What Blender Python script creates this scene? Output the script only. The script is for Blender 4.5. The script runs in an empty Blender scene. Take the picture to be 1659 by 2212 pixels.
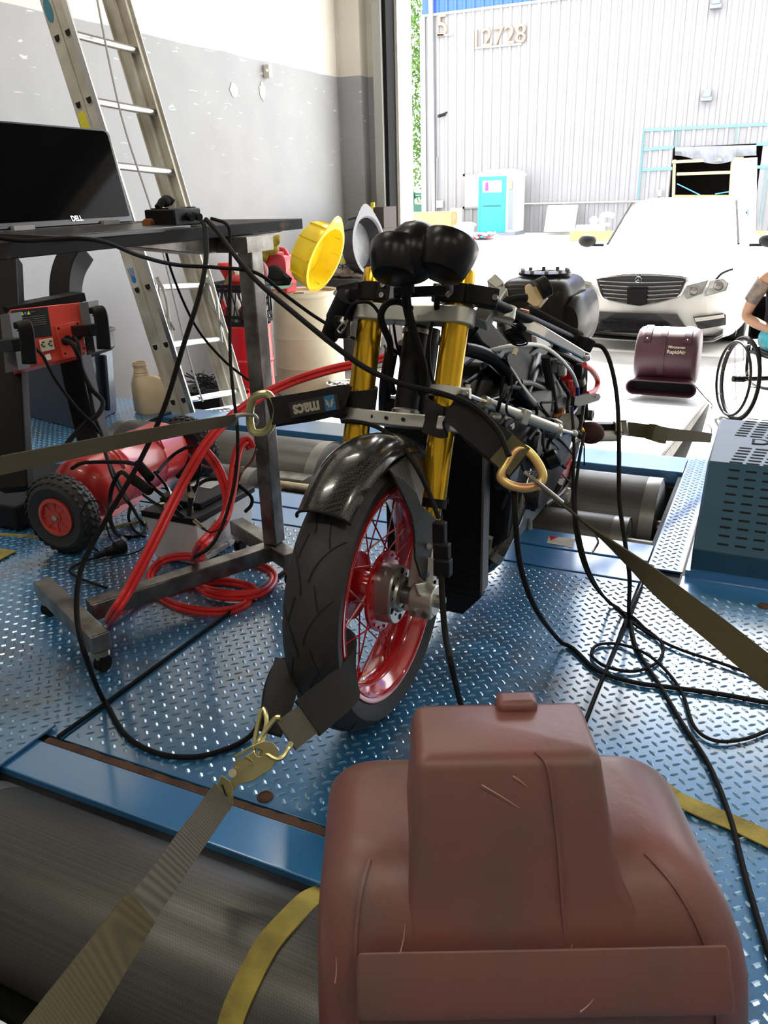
import bpy, math, random
from mathutils import Vector as V, Matrix as M3, noise
random.seed(7)
C = bpy.context.scene.collection
pi = math.pi; sin = math.sin; cos = math.cos; R = math.radians
# ------------------------------------------------------------------ camera
IW, IH, F = 1659, 2212, 1750.0
CH = 1.10
_Y = V((1720-IW/2, 390-IH/2, F)).normalized()
_U = _Y.cross(V((1, -.03, 0))).normalized()
if _U.y > 0: _U = -_U
_X = _Y.cross(_U)
if _X.x < 0: _X = -_X
EYE = V((0, 0, CH))
def ray(x, y):
    d = V((x-IW/2, y-IH/2, F)); return V((_X.dot(d), _Y.dot(d), _U.dot(d)))
def Pz(x, y, z=0.0): r = ray(x, y); return EYE+r*((z-CH)/r.z)
def Px(x, y, X): r = ray(x, y); return EYE+r*(X/r.x)
def Py(x, y, Y): r = ray(x, y); return EYE+r*(Y/r.y)
def Pd(x, y, d): return EYE+ray(x, y)*(d/F)
cam = bpy.data.cameras.new('camera'); co = bpy.data.objects.new('camera', cam); C.objects.link(co)
bpy.context.scene.camera = co
cam.sensor_fit = 'VERTICAL'; cam.sensor_height = 36; cam.lens = F*36/IH; cam.clip_start = .02; cam.clip_end = 300
rt = V((_X.x, _Y.x, _U.x)); dn = V((_X.y, _Y.y, _U.y)); fw = V((_X.z, _Y.z, _U.z))
co.matrix_world = M3(((rt.x, -dn.x, -fw.x, 0), (rt.y, -dn.y, -fw.y, 0), (rt.z, -dn.z, -fw.z, CH), (0, 0, 0, 1)))
# ------------------------------------------------------------------ sky, sun, shop lights, exposure
sc = bpy.context.scene
sc.view_settings.view_transform = 'Standard'; sc.view_settings.look = 'None'
sc.view_settings.exposure = .4; sc.view_settings.gamma = 1; sc.view_settings.use_curve_mapping = False
w = bpy.data.worlds.new('world'); sc.world = w; w.use_nodes = True
bg = w.node_tree.nodes['Background']; bg.inputs[0].default_value = (.98, .985, 1, 1); bg.inputs[1].default_value = 6.2
sl = bpy.data.lights.new('sun', 'SUN'); sl.energy = 18; sl.angle = R(.6); sl.color = (1, .96, .9)
so = bpy.data.objects.new('sun', sl); C.objects.link(so)
so.rotation_euler = V((.16, -1, -.93)).to_track_quat('-Z', 'Y').to_euler()
LAMPS = [(-2.6, -1.2), (-2.6, 1.6), (-2.6, 4.4), (.3, -1.6), (3.0, -1.2), (3.0, 1.6)]
LAMP_W = 30
# ------------------------------------------------------------------ materials
MT = {}
def mat(name, col=(.5, .5, .5), r=.5, m=0., n=0, bump=0., var=0., scale=20., col2=None, coat=0., spec=.5, emit=0, alpha=1, trans=0, lo=.35, hi=.65):
    if name in MT: return MT[name]
    a = bpy.data.materials.new(name); a.use_nodes = True; nt = a.node_tree; b = nt.nodes['Principled BSDF']
    b.inputs['Base Color'].default_value = (*col, 1); b.inputs['Roughness'].default_value = r; b.inputs['Metallic'].default_value = m
    b.inputs['Coat Weight'].default_value = coat; b.inputs['Coat Roughness'].default_value = .06
    b.inputs['Specular IOR Level'].default_value = spec
    b.inputs['Transmission Weight'].default_value = trans
    if emit: b.inputs['Emission Color'].default_value = (*col, 1); b.inputs['Emission Strength'].default_value = emit
    if var or bump or col2:
        tc = nt.nodes.new('ShaderNodeTexCoord'); no = nt.nodes.new('ShaderNodeTexNoise'); no.inputs['Scale'].default_value = scale
        no.inputs['Detail'].default_value = 6; nt.links.new(tc.outputs['Object'], no.inputs['Vector'])
        if col2 or var:
            c2 = col2 or tuple(max(0, c*(1-var)) for c in col)
            cr = nt.nodes.new('ShaderNodeValToRGB'); cr.color_ramp.elements[0].position = lo; cr.color_ramp.elements[1].position = hi
            cr.color_ramp.elements[0].color = (*c2, 1); cr.color_ramp.elements[1].color = (*col, 1)
            nt.links.new(no.outputs['Fac'], cr.inputs['Fac']); nt.links.new(cr.outputs['Color'], b.inputs['Base Color'])
        if bump:
            bp = nt.nodes.new('ShaderNodeBump'); bp.inputs['Strength'].default_value = bump; bp.inputs['Distance'].default_value = .004
            n2 = nt.nodes.new('ShaderNodeTexNoise'); n2.inputs['Scale'].default_value = scale*8; n2.inputs['Detail'].default_value = 3
            nt.links.new(tc.outputs['Object'], n2.inputs['Vector'])
            nt.links.new(n2.outputs['Fac'], bp.inputs['Height']); nt.links.new(bp.outputs['Normal'], b.inputs['Normal'])
    MT[name] = a; return a
def nodes(name):
    a = MT[name]; return a.node_tree, a.node_tree.nodes['Principled BSDF']
def wavemix(name, base, col2, scale, axis='X', width=.5, rot=(0, 0, 0), bump=.3, kind='BANDS', dist=.003, r=.6, m=0, **k):
    """a second colour and relief in fine stripes (weave, knurl)"""
    a = mat(name, base, r, m, **k); nt, b = nodes(name)
    tc = nt.nodes.new('ShaderNodeTexCoord'); mp = nt.nodes.new('ShaderNodeMapping'); mp.inputs['Rotation'].default_value = rot
    nt.links.new(tc.outputs['Object'], mp.inputs[0])
    ck = nt.nodes.new('ShaderNodeTexWave'); ck.bands_direction = axis; ck.inputs['Scale'].default_value = scale
    nt.links.new(mp.outputs[0], ck.inputs['Vector'])
    mx = nt.nodes.new('ShaderNodeMix'); mx.data_type = 'RGBA'; mx.inputs['A'].default_value = (*base, 1); mx.inputs['B'].default_value = (*col2, 1)
    nt.links.new(ck.outputs['Fac'], mx.inputs['Factor'])
    if b.inputs['Base Color'].links: nt.links.new(b.inputs['Base Color'].links[0].from_socket, mx.inputs['A'])
    nt.links.new(mx.outputs['Result'], b.inputs['Base Color'])
    bp = nt.nodes.new('ShaderNodeBump'); bp.inputs['Strength'].default_value = bump; bp.inputs['Distance'].default_value = dist
    nt.links.new(ck.outputs['Fac'], bp.inputs['Height']); nt.links.new(bp.outputs['Normal'], b.inputs['Normal'])
    return a
def checkmat(name, c1, c2, scale, r=.4, m=0., coat=0., rot=(0, 0, R(45)), bump=.0):
    a = mat(name, c1, r, m, coat=coat); nt, b = nodes(name)
    tc = nt.nodes.new('ShaderNodeTexCoord'); mp = nt.nodes.new('ShaderNodeMapping'); mp.inputs['Rotation'].default_value = rot
    nt.links.new(tc.outputs['Object'], mp.inputs[0])
    ck = nt.nodes.new('ShaderNodeTexChecker'); ck.inputs['Scale'].default_value = scale
    ck.inputs[1].default_value = (*c1, 1); ck.inputs[2].default_value = (*c2, 1)
    nt.links.new(mp.outputs[0], ck.inputs['Vector']); nt.links.new(ck.outputs['Color'], b.inputs['Base Color'])
    if bump:
        bp = nt.nodes.new('ShaderNodeBump'); bp.inputs['Strength'].default_value = bump; bp.inputs['Distance'].default_value = .002
        nt.links.new(ck.outputs['Fac'], bp.inputs['Height']); nt.links.new(bp.outputs['Normal'], b.inputs['Normal'])
    return a
# ------------------------------------------------------------------ mesh helpers
def frame(d, up=V((0, 0, 1))):
    d = V(d).normalized(); up = V(up)
    if abs(d.dot(up.normalized())) > .98: up = V((0, 1, 0)) if abs(d.y) < .9 else V((1, 0, 0))
    x = up.cross(d).normalized(); y = d.cross(x).normalized(); return x, y, d
def spline(pts, n=6, closed=False):
    P = [V(p) for p in pts]; N = len(P)
    if N < 3 and not closed: return P
    out = []
    rng = range(N if closed else N-1)
    for i in rng:
        if closed: a, b, c, d = P[i-1], P[i], P[(i+1) % N], P[(i+2) % N]
        else: b, c = P[i], P[i+1]; a = P[i-1] if i else b+(b-c); d = P[i+2] if i+2 < N else c+(c-b)
        for k in range(n):
            t = k/n
            out.append(.5*((2*b)+(c-a)*t+(2*a-5*b+4*c-d)*t*t+(3*b-a-3*c+d)*t**3))
    if not closed: out.append(P[-1])
    return out
class MB:
    def __init__(s): s.v = []; s.f = []
    def add(s, vs, fs):
        o = len(s.v); s.v += [V(v) for v in vs]; s.f += [tuple(i+o for i in f) for f in fs]; return s
    def box(s, c, size, ax=None, rz=0):
        c = V(c); x, y, z = ax if ax else (V((cos(rz), sin(rz), 0)), V((-sin(rz), cos(rz), 0)), V((0, 0, 1)))
        a, b, h = size[0]/2, size[1]/2, size[2]/2
        vs = [c+x*(i*a)+y*(j*b)+z*(k*h) for k in (-1, 1) for j in (-1, 1) for i in (-1, 1)]
        return s.add(vs, [(0, 2, 3, 1), (4, 5, 7, 6), (0, 1, 5, 4), (2, 6, 7, 3), (0, 4, 6, 2), (1, 3, 7, 5)])
    def bb(s, lo, hi):
        lo = V(lo); hi = V(hi); return s.box((lo+hi)/2, hi-lo)
    def bar(s, a, b, w, h, up=(0, 0, 1)):
        a = V(a); b = V(b); x, y, d = frame(b-a, up); return s.box((a+b)/2, (w, h, (b-a).length), (x, y, d))
    def rings(s, rs, caps=True, closed=False):
        n = len(rs[0]); vs = [p for r in rs for p in r]; fs = []
        m = len(rs)
        for i in range(m if closed else m-1):
            j = (i+1) % m
            for k in range(n):
                l = (k+1) % n; fs.append((i*n+k, i*n+l, j*n+l, j*n+k))
        if caps and not closed: fs.append(tuple(range(n-1, -1, -1))); fs.append(tuple((m-1)*n+k for k in range(n)))
        return s.add(vs, fs)
    def cyl(s, a, b, r, r2=None, n=20, caps=True):
        a = V(a); b = V(b); x, y, d = frame(b-a); r2 = r if r2 is None else r2
        return s.rings([[p+x*(q*cos(2*pi*k/n))+y*(q*sin(2*pi*k/n)) for k in range(n)] for p, q in ((a, r), (b, r2))], caps)
    def lathe(s, prof, o=(0, 0, 0), ax=(0, 0, 1), n=32, caps=True, closed=False):
        o = V(o); x, y, d = frame(ax)
        return s.rings([[o+d*h+x*(max(r, 1e-5)*cos(2*pi*k/n))+y*(max(r, 1e-5)*sin(2*pi*k/n)) for k in range(n)] for r, h in prof], caps, closed)
    def tube(s, pts, r, n=8, sm=6, closed=False, caps=True, flat=1.0):
        P = spline(pts, sm, closed) if sm else [V(p) for p in pts]
        P = [p for i, p in enumerate(P) if i == 0 or (p-P[i-1]).length > 1e-6]
        m = len(P); rs = []; x = None
        for i in range(m):
            if closed: d = (P[(i+1) % m]-P[i-1]).normalized()
            else: d = (P[min(i+1, m-1)]-P[max(i-1, 0)]).normalized()
            if x is None: x, y, _ = frame(d)
            else:
                x = (x-d*x.dot(d)); x = x.normalized() if x.length > 1e-6 else frame(d)[0]; y = d.cross(x)
            q = r if not isinstance(r, (list, tuple)) else r[0]+(r[-1]-r[0])*i/(m-1) if len(r) == 2 else r[min(len(r)-1, int(i*len(r)/m))]
            rs.append([P[i]+x*(q*cos(2*pi*k/n))+y*(q*flat*sin(2*pi*k/n)) for k in range(n)])
        return s.rings(rs, caps, closed)
    def ribbon(s, pts, w, t, side, sm=6, closed=False):
        """flat strap: side = width direction, one vector or one per control point"""
        P = spline(pts, sm, closed); m = len(P)
        if isinstance(side, list): S = spline(side, sm, closed); S = S if len(S) == m else [S[min(i, len(S)-1)] for i in range(m)]
        else: S = [V(side)]*m
        ws = w if isinstance(w, (list, tuple)) else (w, w)
        rs = []
        for i in range(m):
            d = (P[(i+1) % m]-P[i-1]).normalized() if closed else (P[min(i+1, m-1)]-P[max(i-1, 0)]).normalized()
            a = S[i]-d*S[i].dot(d); a = a.normalized(); b = d.cross(a)
            ww = ws[0]+(ws[-1]-ws[0])*i/max(1, m-1)
            rs.append([P[i]+a*(ww/2*i1)+b*(t/2*j1) for i1, j1 in ((-1, -1), (1, -1), (1, 1), (-1, 1))])
        return s.rings(rs, True, closed)
    def prism(s, pts2, o, ax, ay, az):
        o = V(o); ax = V(ax); ay = V(ay); az = V(az)
        a = [o+ax*p[0]+ay*p[1] for p in pts2]; return s.rings([a, [p+az for p in a]])
    def poly(s, pts, t):
        """outline of 3-D points given thickness vector"""
        t = V(t); a = [V(p) for p in pts]; return s.rings([a, [p+t for p in a]])
    def ell(s, c, r, ax=None, n=20, m=12, lo=-90, hi=90):
        c = V(c); x, y, z = ax if ax else (V((1, 0, 0)), V((0, 1, 0)), V((0, 0, 1))); rs = []
        for i in range(m+1):
            t = R(lo+(hi-lo)*i/m); q = max(cos(t), 1e-4)
            rs.append([c+x*(r[0]*q*cos(2*pi*k/n))+y*(r[1]*q*sin(2*pi*k/n))+z*(r[2]*sin(t)) for k in range(n)])
        return s.rings(rs)
    def build(s, name, m, parent=None, sm=35, bev=0, seg=2, sub=0, loc=None, **k):
        me = bpy.data.meshes.new(name)
        o = bpy.data.objects.new(name, me)
        if parent is None and loc is None:
            xs = [v.x for v in s.v]; ys = [v.y for v in s.v]; zs = [v.z for v in s.v]
            loc = V(((min(xs)+max(xs))/2, (min(ys)+max(ys))/2, min(zs)))
        if parent is None: base = V(loc); o.location = base
        else: base = wl(parent)
        me.from_pydata([v-base for v in s.v], [], s.f); me.validate()
        fixn(me)
        if m is not None: me.materials.append(m if not isinstance(m, str) else MT[m])
        if sm: me.shade_smooth(); me.set_sharp_from_angle(angle=R(sm))
        C.objects.link(o)
        if parent is not None: o.parent = parent
        if bev:
            q = o.modifiers.new('bevel', 'BEVEL'); q.width = bev; q.segments = seg; q.limit_method = 'ANGLE'; q.angle_limit = R(40); q.harden_normals = False
        if sub: q = o.modifiers.new('sub', 'SUBSURF'); q.levels = sub; q.render_levels = sub
        for a, b in k.items(): o[a] = b
        return o
def fixn(me):
    import bmesh
    bm = bmesh.new(); bm.from_mesh(me); bmesh.ops.recalc_face_normals(bm, faces=bm.faces); bm.to_mesh(me); bm.free()
def wl(o):
    p = V(o.location)
    while o.parent: o = o.parent; p += V(o.location)
    return p
def T(name, label, cat, loc=(0, 0, 0), group=None):
    o = bpy.data.objects.new(name, None); C.objects.link(o); o.location = loc; o['label'] = label; o['category'] = cat
    o.empty_display_size = .05
    if group: o['group'] = group
    return o
def tag(o, label, cat, group=None):
    o['label'] = label; o['category'] = cat
    if group: o['group'] = group
    return o
def text(body, size, o, ax, ay, m, parent, name='lettering', ext=.0005, bold=0.):
    cu = bpy.data.curves.new(name, 'FONT'); cu.body = body; cu.size = size; cu.extrude = ext; cu.offset = bold
    cu.align_x = 'CENTER'; cu.align_y = 'CENTER'
    tmp = bpy.data.objects.new('tmp', cu); C.objects.link(tmp)
    me = bpy.data.meshes.new_from_object(tmp.evaluated_get(bpy.context.evaluated_depsgraph_get())); bpy.data.objects.remove(tmp)
    me.name = name; me.materials.clear(); me.materials.append(MT[m])
    x = V(ax).normalized(); z = x.cross(V(ay)).normalized(); y = z.cross(x); p = V(o)-(wl(parent) if parent else V((0, 0, 0)))
    me.transform(M3(((x.x, y.x, z.x, p.x), (x.y, y.y, z.y, p.y), (x.z, y.z, z.z, p.z), (0, 0, 0, 1))))
    ob = bpy.data.objects.new(name, me); C.objects.link(ob)
    if parent: ob.parent = parent
    return ob
XX = V((1, 0, 0)); YY = V((0, 1, 0)); ZZ = V((0, 0, 1))
def struct(mb, name, m, **k):
    o = mb.build(name, m, None, loc=(0, 0, 0), **k); o['kind'] = 'structure'; return o
GZ = -.52      # shop floor and yard level; the dyno deck is z = 0
# ---- palette
mat('black_paint', (.010, .010, .011), .45, spec=.13, bump=.05, scale=30)
mat('black_gloss', (.006, .006, .007), .30, spec=.22)
mat('black_rubber', (.011, .011, .011), .7, spec=.12, bump=.15, scale=60)
mat('black_plastic', (.011, .011, .012), .5, spec=.14, bump=.1, scale=80)
mat('dark_metal', (.03, .03, .032), .5, .7, var=.5, scale=15)
mat('steel', (.42, .41, .38), .36, .9, var=.45, scale=25, bump=.08)
mat('zinc', (.62, .58, .40), .28, .9, var=.35, scale=30)
mat('chrome', (.8, .8, .8), .08, 1.)
mat('alu', (.56, .55, .49), .38, .75, var=.12, scale=18)
mat('gold', (.80, .47, .03), .22, .9, var=.2, scale=10)
mat('red_gloss', (.42, .008, .012), .16, coat=.7)
mat('red_paint', (.52, .018, .015), .32, var=.25, scale=6, coat=.3)
mat('red_cable', (.75, .03, .03), .4)
mat('white_paint', (.85, .85, .84), .4)
mat('strap_olive', (.09, .075, .03), .85)
# ================================================================== SETTING
def setting():
    # two-tone painted wall: warm white above the line, grey below, scuffs and fillers
    a = mat('wall_paint', (.5, .5, .5), .55); nt, b = nodes('wall_paint')
    g = nt.nodes.new('ShaderNodeNewGeometry'); sp = nt.nodes.new('ShaderNodeSeparateXYZ'); nt.links.new(g.outputs['Position'], sp.inputs[0])
    n0 = nt.nodes.new('ShaderNodeTexNoise'); n0.inputs['Scale'].default_value = 3; n0.inputs['Detail'].default_value = 8; nt.links.new(g.outputs['Position'], n0.inputs['Vector'])
    ma = nt.nodes.new('ShaderNodeMath'); ma.operation = 'MULTIPLY_ADD'; ma.inputs[1].default_value = .03; nt.links.new(n0.outputs['Fac'], ma.inputs[0]); nt.links.new(sp.outputs['Z'], ma.inputs[2])
    gt = nt.nodes.new('ShaderNodeMath'); gt.operation = 'GREATER_THAN'; gt.inputs[1].default_value = 2.205; nt.links.new(ma.outputs[0], gt.inputs[0])
    mx = nt.nodes.new('ShaderNodeMix'); mx.data_type = 'RGBA'; mx.inputs['A'].default_value = (.345, .35, .36, 1); mx.inputs['B'].default_value = (.72, .68, .60, 1)
    nt.links.new(gt.outputs[0], mx.inputs['Factor'])
    # chips near the paint line and faint filler patches
    mp = nt.nodes.new('ShaderNodeMapping'); mp.inputs['Scale'].default_value = (6, 5, 28); nt.links.new(g.outputs['Position'], mp.inputs[0])
    n1 = nt.nodes.new('ShaderNodeTexNoise'); n1.inputs['Scale'].default_value = 1.3; n1.inputs['Detail'].default_value = 5; nt.links.new(mp.outputs[0], n1.inputs['Vector'])
    r1 = nt.nodes.new('ShaderNodeValToRGB'); r1.color_ramp.elements[0].position = .672; r1.color_ramp.elements[1].position = .685; nt.links.new(n1.outputs['Fac'], r1.inputs['Fac'])
    m2 = nt.nodes.new('ShaderNodeMapRange'); m2.inputs[1].default_value = 1.2; m2.inputs[2].default_value = 2.1; nt.links.new(sp.outputs['Z'], m2.inputs[0])
    mm = nt.nodes.new('ShaderNodeMath'); mm.operation = 'MULTIPLY'; nt.links.new(r1.outputs['Color'], mm.inputs[0]); nt.links.new(m2.outputs[0], mm.inputs[1])
    mx2 = nt.nodes.new('ShaderNodeMix'); mx2.data_type = 'RGBA'; mx2.inputs['B'].default_value = (.72, .71, .68, 1)
    nt.links.new(mm.outputs[0], mx2.inputs['Factor']); nt.links.new(mx.outputs['Result'], mx2.inputs['A'])
    r3 = nt.nodes.new('ShaderNodeValToRGB'); r3.color_ramp.elements[0].position = .3; r3.color_ramp.elements[1].position = .7
    r3.color_ramp.elements[0].color = (.9, .9, .9, 1); nt.links.new(n0.outputs['Fac'], r3.inputs['Fac'])
    mx3 = nt.nodes.new('ShaderNodeMix'); mx3.data_type = 'RGBA'; mx3.blend_type = 'MULTIPLY'; mx3.inputs['Factor'].default_value = 1
    nt.links.new(mx2.outputs['Result'], mx3.inputs['A']); nt.links.new(r3.outputs['Color'], mx3.inputs['B']); nt.links.new(mx3.outputs['Result'], b.inputs['Base Color'])
    mat('concrete', (.24, .23, .215), .7, var=.25, scale=3, bump=.1)
    mat('yard', (.45, .44, .41), .8, var=.12, scale=1.2)
    mat('jamb_concrete', (.72, .68, .6), .8, var=.12, scale=14, bump=.5)
    mat('frame_grey', (.36, .36, .34), .45, .1)
    mat('ceiling_paint', (.09, .085, .08), .9); mat('dim_wall', (.4, .4, .39), .7)
    t = .2
    struct(MB().bb((-4.5, -4, GZ-.2), (5.2, 8.75, GZ)), 'floor', 'concrete')
    struct(MB().bb((-60, 8.75, GZ-.2), (60, 70, GZ)), 'pavement', 'yard')
    struct(MB().bb((-4.5, -4, GZ), (-4.3, 8.75, 5.0)), 'wall_left', 'wall_paint')
    struct(MB().bb((5, -4, GZ), (5.2, 8.75, 5.0)), 'wall_right', 'wall_paint')
    struct(MB().bb((-4.5, -4.2, GZ), (5.2, -4, 5.0)), 'wall_front', 'dim_wall')
    wb = MB().bb((-4.3, 8.12, GZ), (-4.05, 8.4, 5)).bb((-4.3, 8.28, GZ), (-3.86, 8.4, 5)).bb((-4.3, 8.3, 4.75), (5, 8.4, 5)).bb((4.2, 8.3, GZ), (5, 8.4, 4.75))
    struct(wb, 'wall_back', 'wall_paint')
    struct(MB().bb((-4.5, 8.4, GZ), (-3.77, 8.75, 5)).bb((-3.77, 8.4, 4.8), (5.2, 8.75, 5)).bb((4.2, 8.4, GZ), (5.2, 8.75, 4.8)), 'wall_outside', 'jamb_concrete')
    struct(MB().bb((-4.5, -4.2, 5.0), (5.2, 8.75, 5.15)), 'ceiling', 'ceiling_paint')
    struct(MB().bb((-3.93, 8.16, GZ), (-3.84, 8.28, 4.5)), 'trim_1', 'frame_grey')
    struct(MB().bb((-3.845, 8.2, GZ), (-3.80, 8.4, 4.5)), 'trim_2', 'black_rubber')
    struct(MB().bb((-4.3, 8.10, GZ), (-4.285, 8.12, 5)), 'trim_3', 'wall_paint')
    for i, (x, y) in enumerate(LAMPS):
        l = bpy.data.lights.new('shop_lamp', 'AREA'); l.shape = 'RECTANGLE'; l.size = 1.2; l.size_y = .16; l.energy = LAMP_W; l.color = (1, .93, .8)
        o = bpy.data.objects.new('shop_lamp', l); C.objects.link(o); o.location = (x, y, 4.5)
    q = MB().bb((-4.3, Px(575, 150, -4.28).y-.02, Px(575, 166, -4.28).z-.01), (-4.24, Px(575, 150, -4.28).y+.035, Px(575, 140, -4.28).z))
    mat('off_white', (.62, .6, .55), .5)
    b_ = q.build('wall_box', 'off_white', bev=.006); tag(b_, 'small white box fixed high on the grey painted wall', 'box')
    h = MB().cyl(Px(575, 152, -4.24), Px(575, 152, -4.235)+V((.01, 0, 0)), .012); h.build('knob', 'off_white', b_)
    for i, (x, y, ww, hh) in enumerate([(505, 195, .12, .10), (566, 196, .10, .12)]):
        p = Px(x, y, -4.299)
        mat('filler', (.50, .50, .48), .6, var=.15, scale=12)
        n = 14; pts = [(ww*(.8+.35*noise.noise(V((i*5, k*.9, 1))))*cos(2*pi*k/n)*.6, hh*(.8+.5*noise.noise(V((i*3, k*.7, 4))))*sin(2*pi*k/n)*.7) for k in range(n)]
        o = MB().prism(pts, p, (0, 1, 0), (0, 0, 1), (.004, 0, 0)).build('filler_patch', 'filler')
        tag(o, ['pale filler patch on the grey wall, the one nearer the ladder', 'pale filler patch on the grey wall right below the small box'][i], 'patch', 'filler patches')
setting()
# ================================================================== YARD
BY = 33.0
def yard():
    mat('clad', (.17, .168, .174), .5, var=.12, scale=.6)
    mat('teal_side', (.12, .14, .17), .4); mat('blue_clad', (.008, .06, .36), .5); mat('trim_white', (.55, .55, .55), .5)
    bl = T('warehouse', 'pale corrugated metal warehouse with a blue band across the yard', 'building', (-1, BY, GZ))
    x0 = Py(914, 250, BY).x; pw = 1.071; ztop = 7.29; ox1_ = x0+12*pw
    def panel(z0, z1, name, m, share={}):
        key = (round(z0, 2), round(z1, 2), m)
        if key in share: return share[key]
        prof = []
        for k in range(3):
            s = k*pw/3; prof += [(s, 0), (s+.2, 0), (s+.23, -.045), (s+.33, -.045)]
        prof.append((pw, 0)); vs = []; fs = []
        for i, (x, y) in enumerate(prof): vs += [(x, y, z0), (x, y, z1)]
        for i in range(len(prof)-1): fs.append((2*i, 2*i+2, 2*i+3, 2*i+1))
        me = bpy.data.meshes.new(name); me.from_pydata(vs, [], fs); me.materials.append(MT[m]); share[key] = me; return me
    for i in range(26):
        x = x0+i*pw; hid = 9 <= i < 12
        for nm, z0, z1, m in ((('wall_panel', 2.32, ztop, 'clad'),) if hid else (('wall_panel', GZ, ztop, 'clad'),))+(('fascia_panel', ztop+.06, 11.5, 'blue_clad'),):
            o = bpy.data.objects.new(nm, panel(z0, z1, nm, m)); C.objects.link(o); o.parent = bl; o.location = V((x, BY, 0))-V(bl.location)
            o.location.z = -GZ
    MB().bb((Py(1637, 400, BY).x, BY-.05, GZ), (ox1_, BY+.05, 2.33)).build('infill_panel', 'clad', bl)
    MB().bb((x0-.03, BY-.09, ztop), (x0+28, BY, ztop+.07)).build('trim_strip', 'trim_white', bl)
    MB().bb((x0-.08, BY-.07, GZ), (x0+.14, BY+.1, ztop)).build('corner_trim', 'clad', bl)
    MB().bb((x0-.1, BY+.3, GZ), (x0+.05, BY+12, 11.5)).build('side_wall', 'clad', bl)
    MB().bb((x0-.1, BY-.1, 11.5), (x0+28, BY+.2, 11.6)).build('roof_edge', 'trim_white', bl)
    # interior behind the opening, its shade painted in as a near-black colour
    ox0, ox1 = x0+9*pw, x0+12*pw
    mat('room_shade', (.03, .02, .02), .9)
    MB().bb((ox0-.2, BY+5, GZ), (ox1+.2, BY+5.1, 3)).bb((ox0-.3, BY+.1, GZ), (ox0-.2, BY+5, 3)).bb((ox1+.2, BY+.1, GZ), (ox1+.3, BY+5, 3)).bb((ox0-.3, BY+.1, 2.6), (ox1+.3, BY+5.1, 2.7)).build('dark_interior', 'room_shade', bl)
    mat('raw_wood', (.36, .26, .15), .7, var=.2, scale=4); mat('plywood', (.30, .235, .10), .7, var=.3, scale=2.5)
    fr = MB(); a = Py(1455, 344, BY-.08); b = Py(1606, 340, BY-.08)
    MB().bar(Py(1452, 350, BY-.1), Py(1606, 342, BY-.1), .12, .1).build('door_header', 'raw_wood', bl)
    MB().bar(Py(1457, 345, BY-.05), Py(1453, 497, BY-.05), .1, .1, YY).build('door_jamb', 'raw_wood', bl)
    MB().bar(Py(1582, 345, BY-.05), Py(1572, 497, BY-.05), .08, .08, YY).build('door_jamb', 'raw_wood', bl)
    MB().bar(Py(1462, 376, BY-.12), Py(1582, 372, BY-.12), .1, .06, YY).build('cross_rail', 'raw_wood', bl)
    MB().poly([Py(1582, 343, BY-.12), Py(1636, 340, BY-.12), Py(1632, 500, BY-.12), Py(1572, 500, BY-.12)], (0, .03, 0)).build('white_sheet', 'white_paint', bl)
    MB().poly([Py(1456, 421, BY-.06), Py(1575, 421, BY-.06), Py(1572, 500, BY-.06), Py(1454, 500, BY-.06)], (0, .03, 0)).build('plywood_sheet', 'plywood', bl)
    mat('blue_brace', (.05, .3, .8), .5)
    MB().bar(Py(1463, 397, BY-.2), Py(1512, 421, BY-.2), .06, .03).build('brace', 'blue_brace', bl)
    MB().bar(Py(1545, 419, BY-.2), Py(1575, 414, BY-.2), .06, .03).build('brace', 'blue_brace', bl)
    mat('poly_sheet', (.13, .14, .16), .25, var=.3, scale=3, spec=.6)
    n = 24; rs = []
    for i in range(n+1):
        t = i/n; x = 1458+176*t; top = 318-5*t; bot = 336+18*sin(pi*t)**2*(1 if t < .75 else .3)
        rs.append([Py(x, top, BY-.16+.03*sin(i*1.7)), Py(x, (top+bot)/2, BY-.2-.04*sin(i*2.3)), Py(x, bot, BY-.16+.05*sin(i*1.1)), Py(x, bot, BY-.13+.05*sin(i*1.1)), Py(x, top, BY-.12)])
    MB().rings(rs).build('plastic_sheet', 'poly_sheet', bl)
    # window
    mat('win_frame', (.14, .135, .13), .5); mat('win_glass', (.75, .77, .76), .12)
    w0 = Py(1001, 376, BY-.05); w1 = Py(1043, 450, BY-.05)
    wf = MB()
    for q in (((w0.x, w0.z-.08), (w1.x, w0.z)), ((w0.x, w1.z), (w1.x, w1.z+.08)), ((w0.x, w1.z), (w0.x+.08, w0.z)), ((w1.x-.08, w1.z), (w1.x, w0.z))): wf.bb((q[0][0], BY-.1, q[0][1]), (q[1][0], BY-.04, q[1][1]))
    f = wf.build('window', 'win_frame', bl); MB().bb((w0.x+.06, BY-.07, w1.z+.06), (w1.x-.06, BY-.05, w0.z-.06)).build('pane', 'win_glass', f)
    # downspout, conduit
    MB().bar(Py(930, 0, BY-.15)+V((0, 0, 2)), Py(937, 470, BY-.15), .16, .12, YY).build('downspout', 'clad', bl)
    MB().tube([Py(944, 340, BY-.1), Py(943, 470, BY-.1)], .035, sm=0).build('conduit', 'clad', bl)
    MB().tube([Py(1105, 441, BY-.1), Py(1418, 434, BY-.1)], .03, sm=0).build('conduit', 'frame_grey', bl)
    for (x, y, wd, hh, c) in ((950, 441, .24, .26, 'white_paint'), (1425, 417, .12, .2, 'off_white')):
        p = Py(x, y, BY-.12); MB().box(p, (wd, .14, hh)).build('junction_box', c, bl, bev=.01)
    mat('salmon', (.34, .16, .10), .5)
    text('5', 1.05, Py(955, 57, BY-.09), XX, ZZ, 'salmon', bl, 'house_number', .03)
    text('12728', .86, Py(1076, 80, BY-.09), XX, ZZ, 'salmon', bl, 'house_number', .03)
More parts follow.
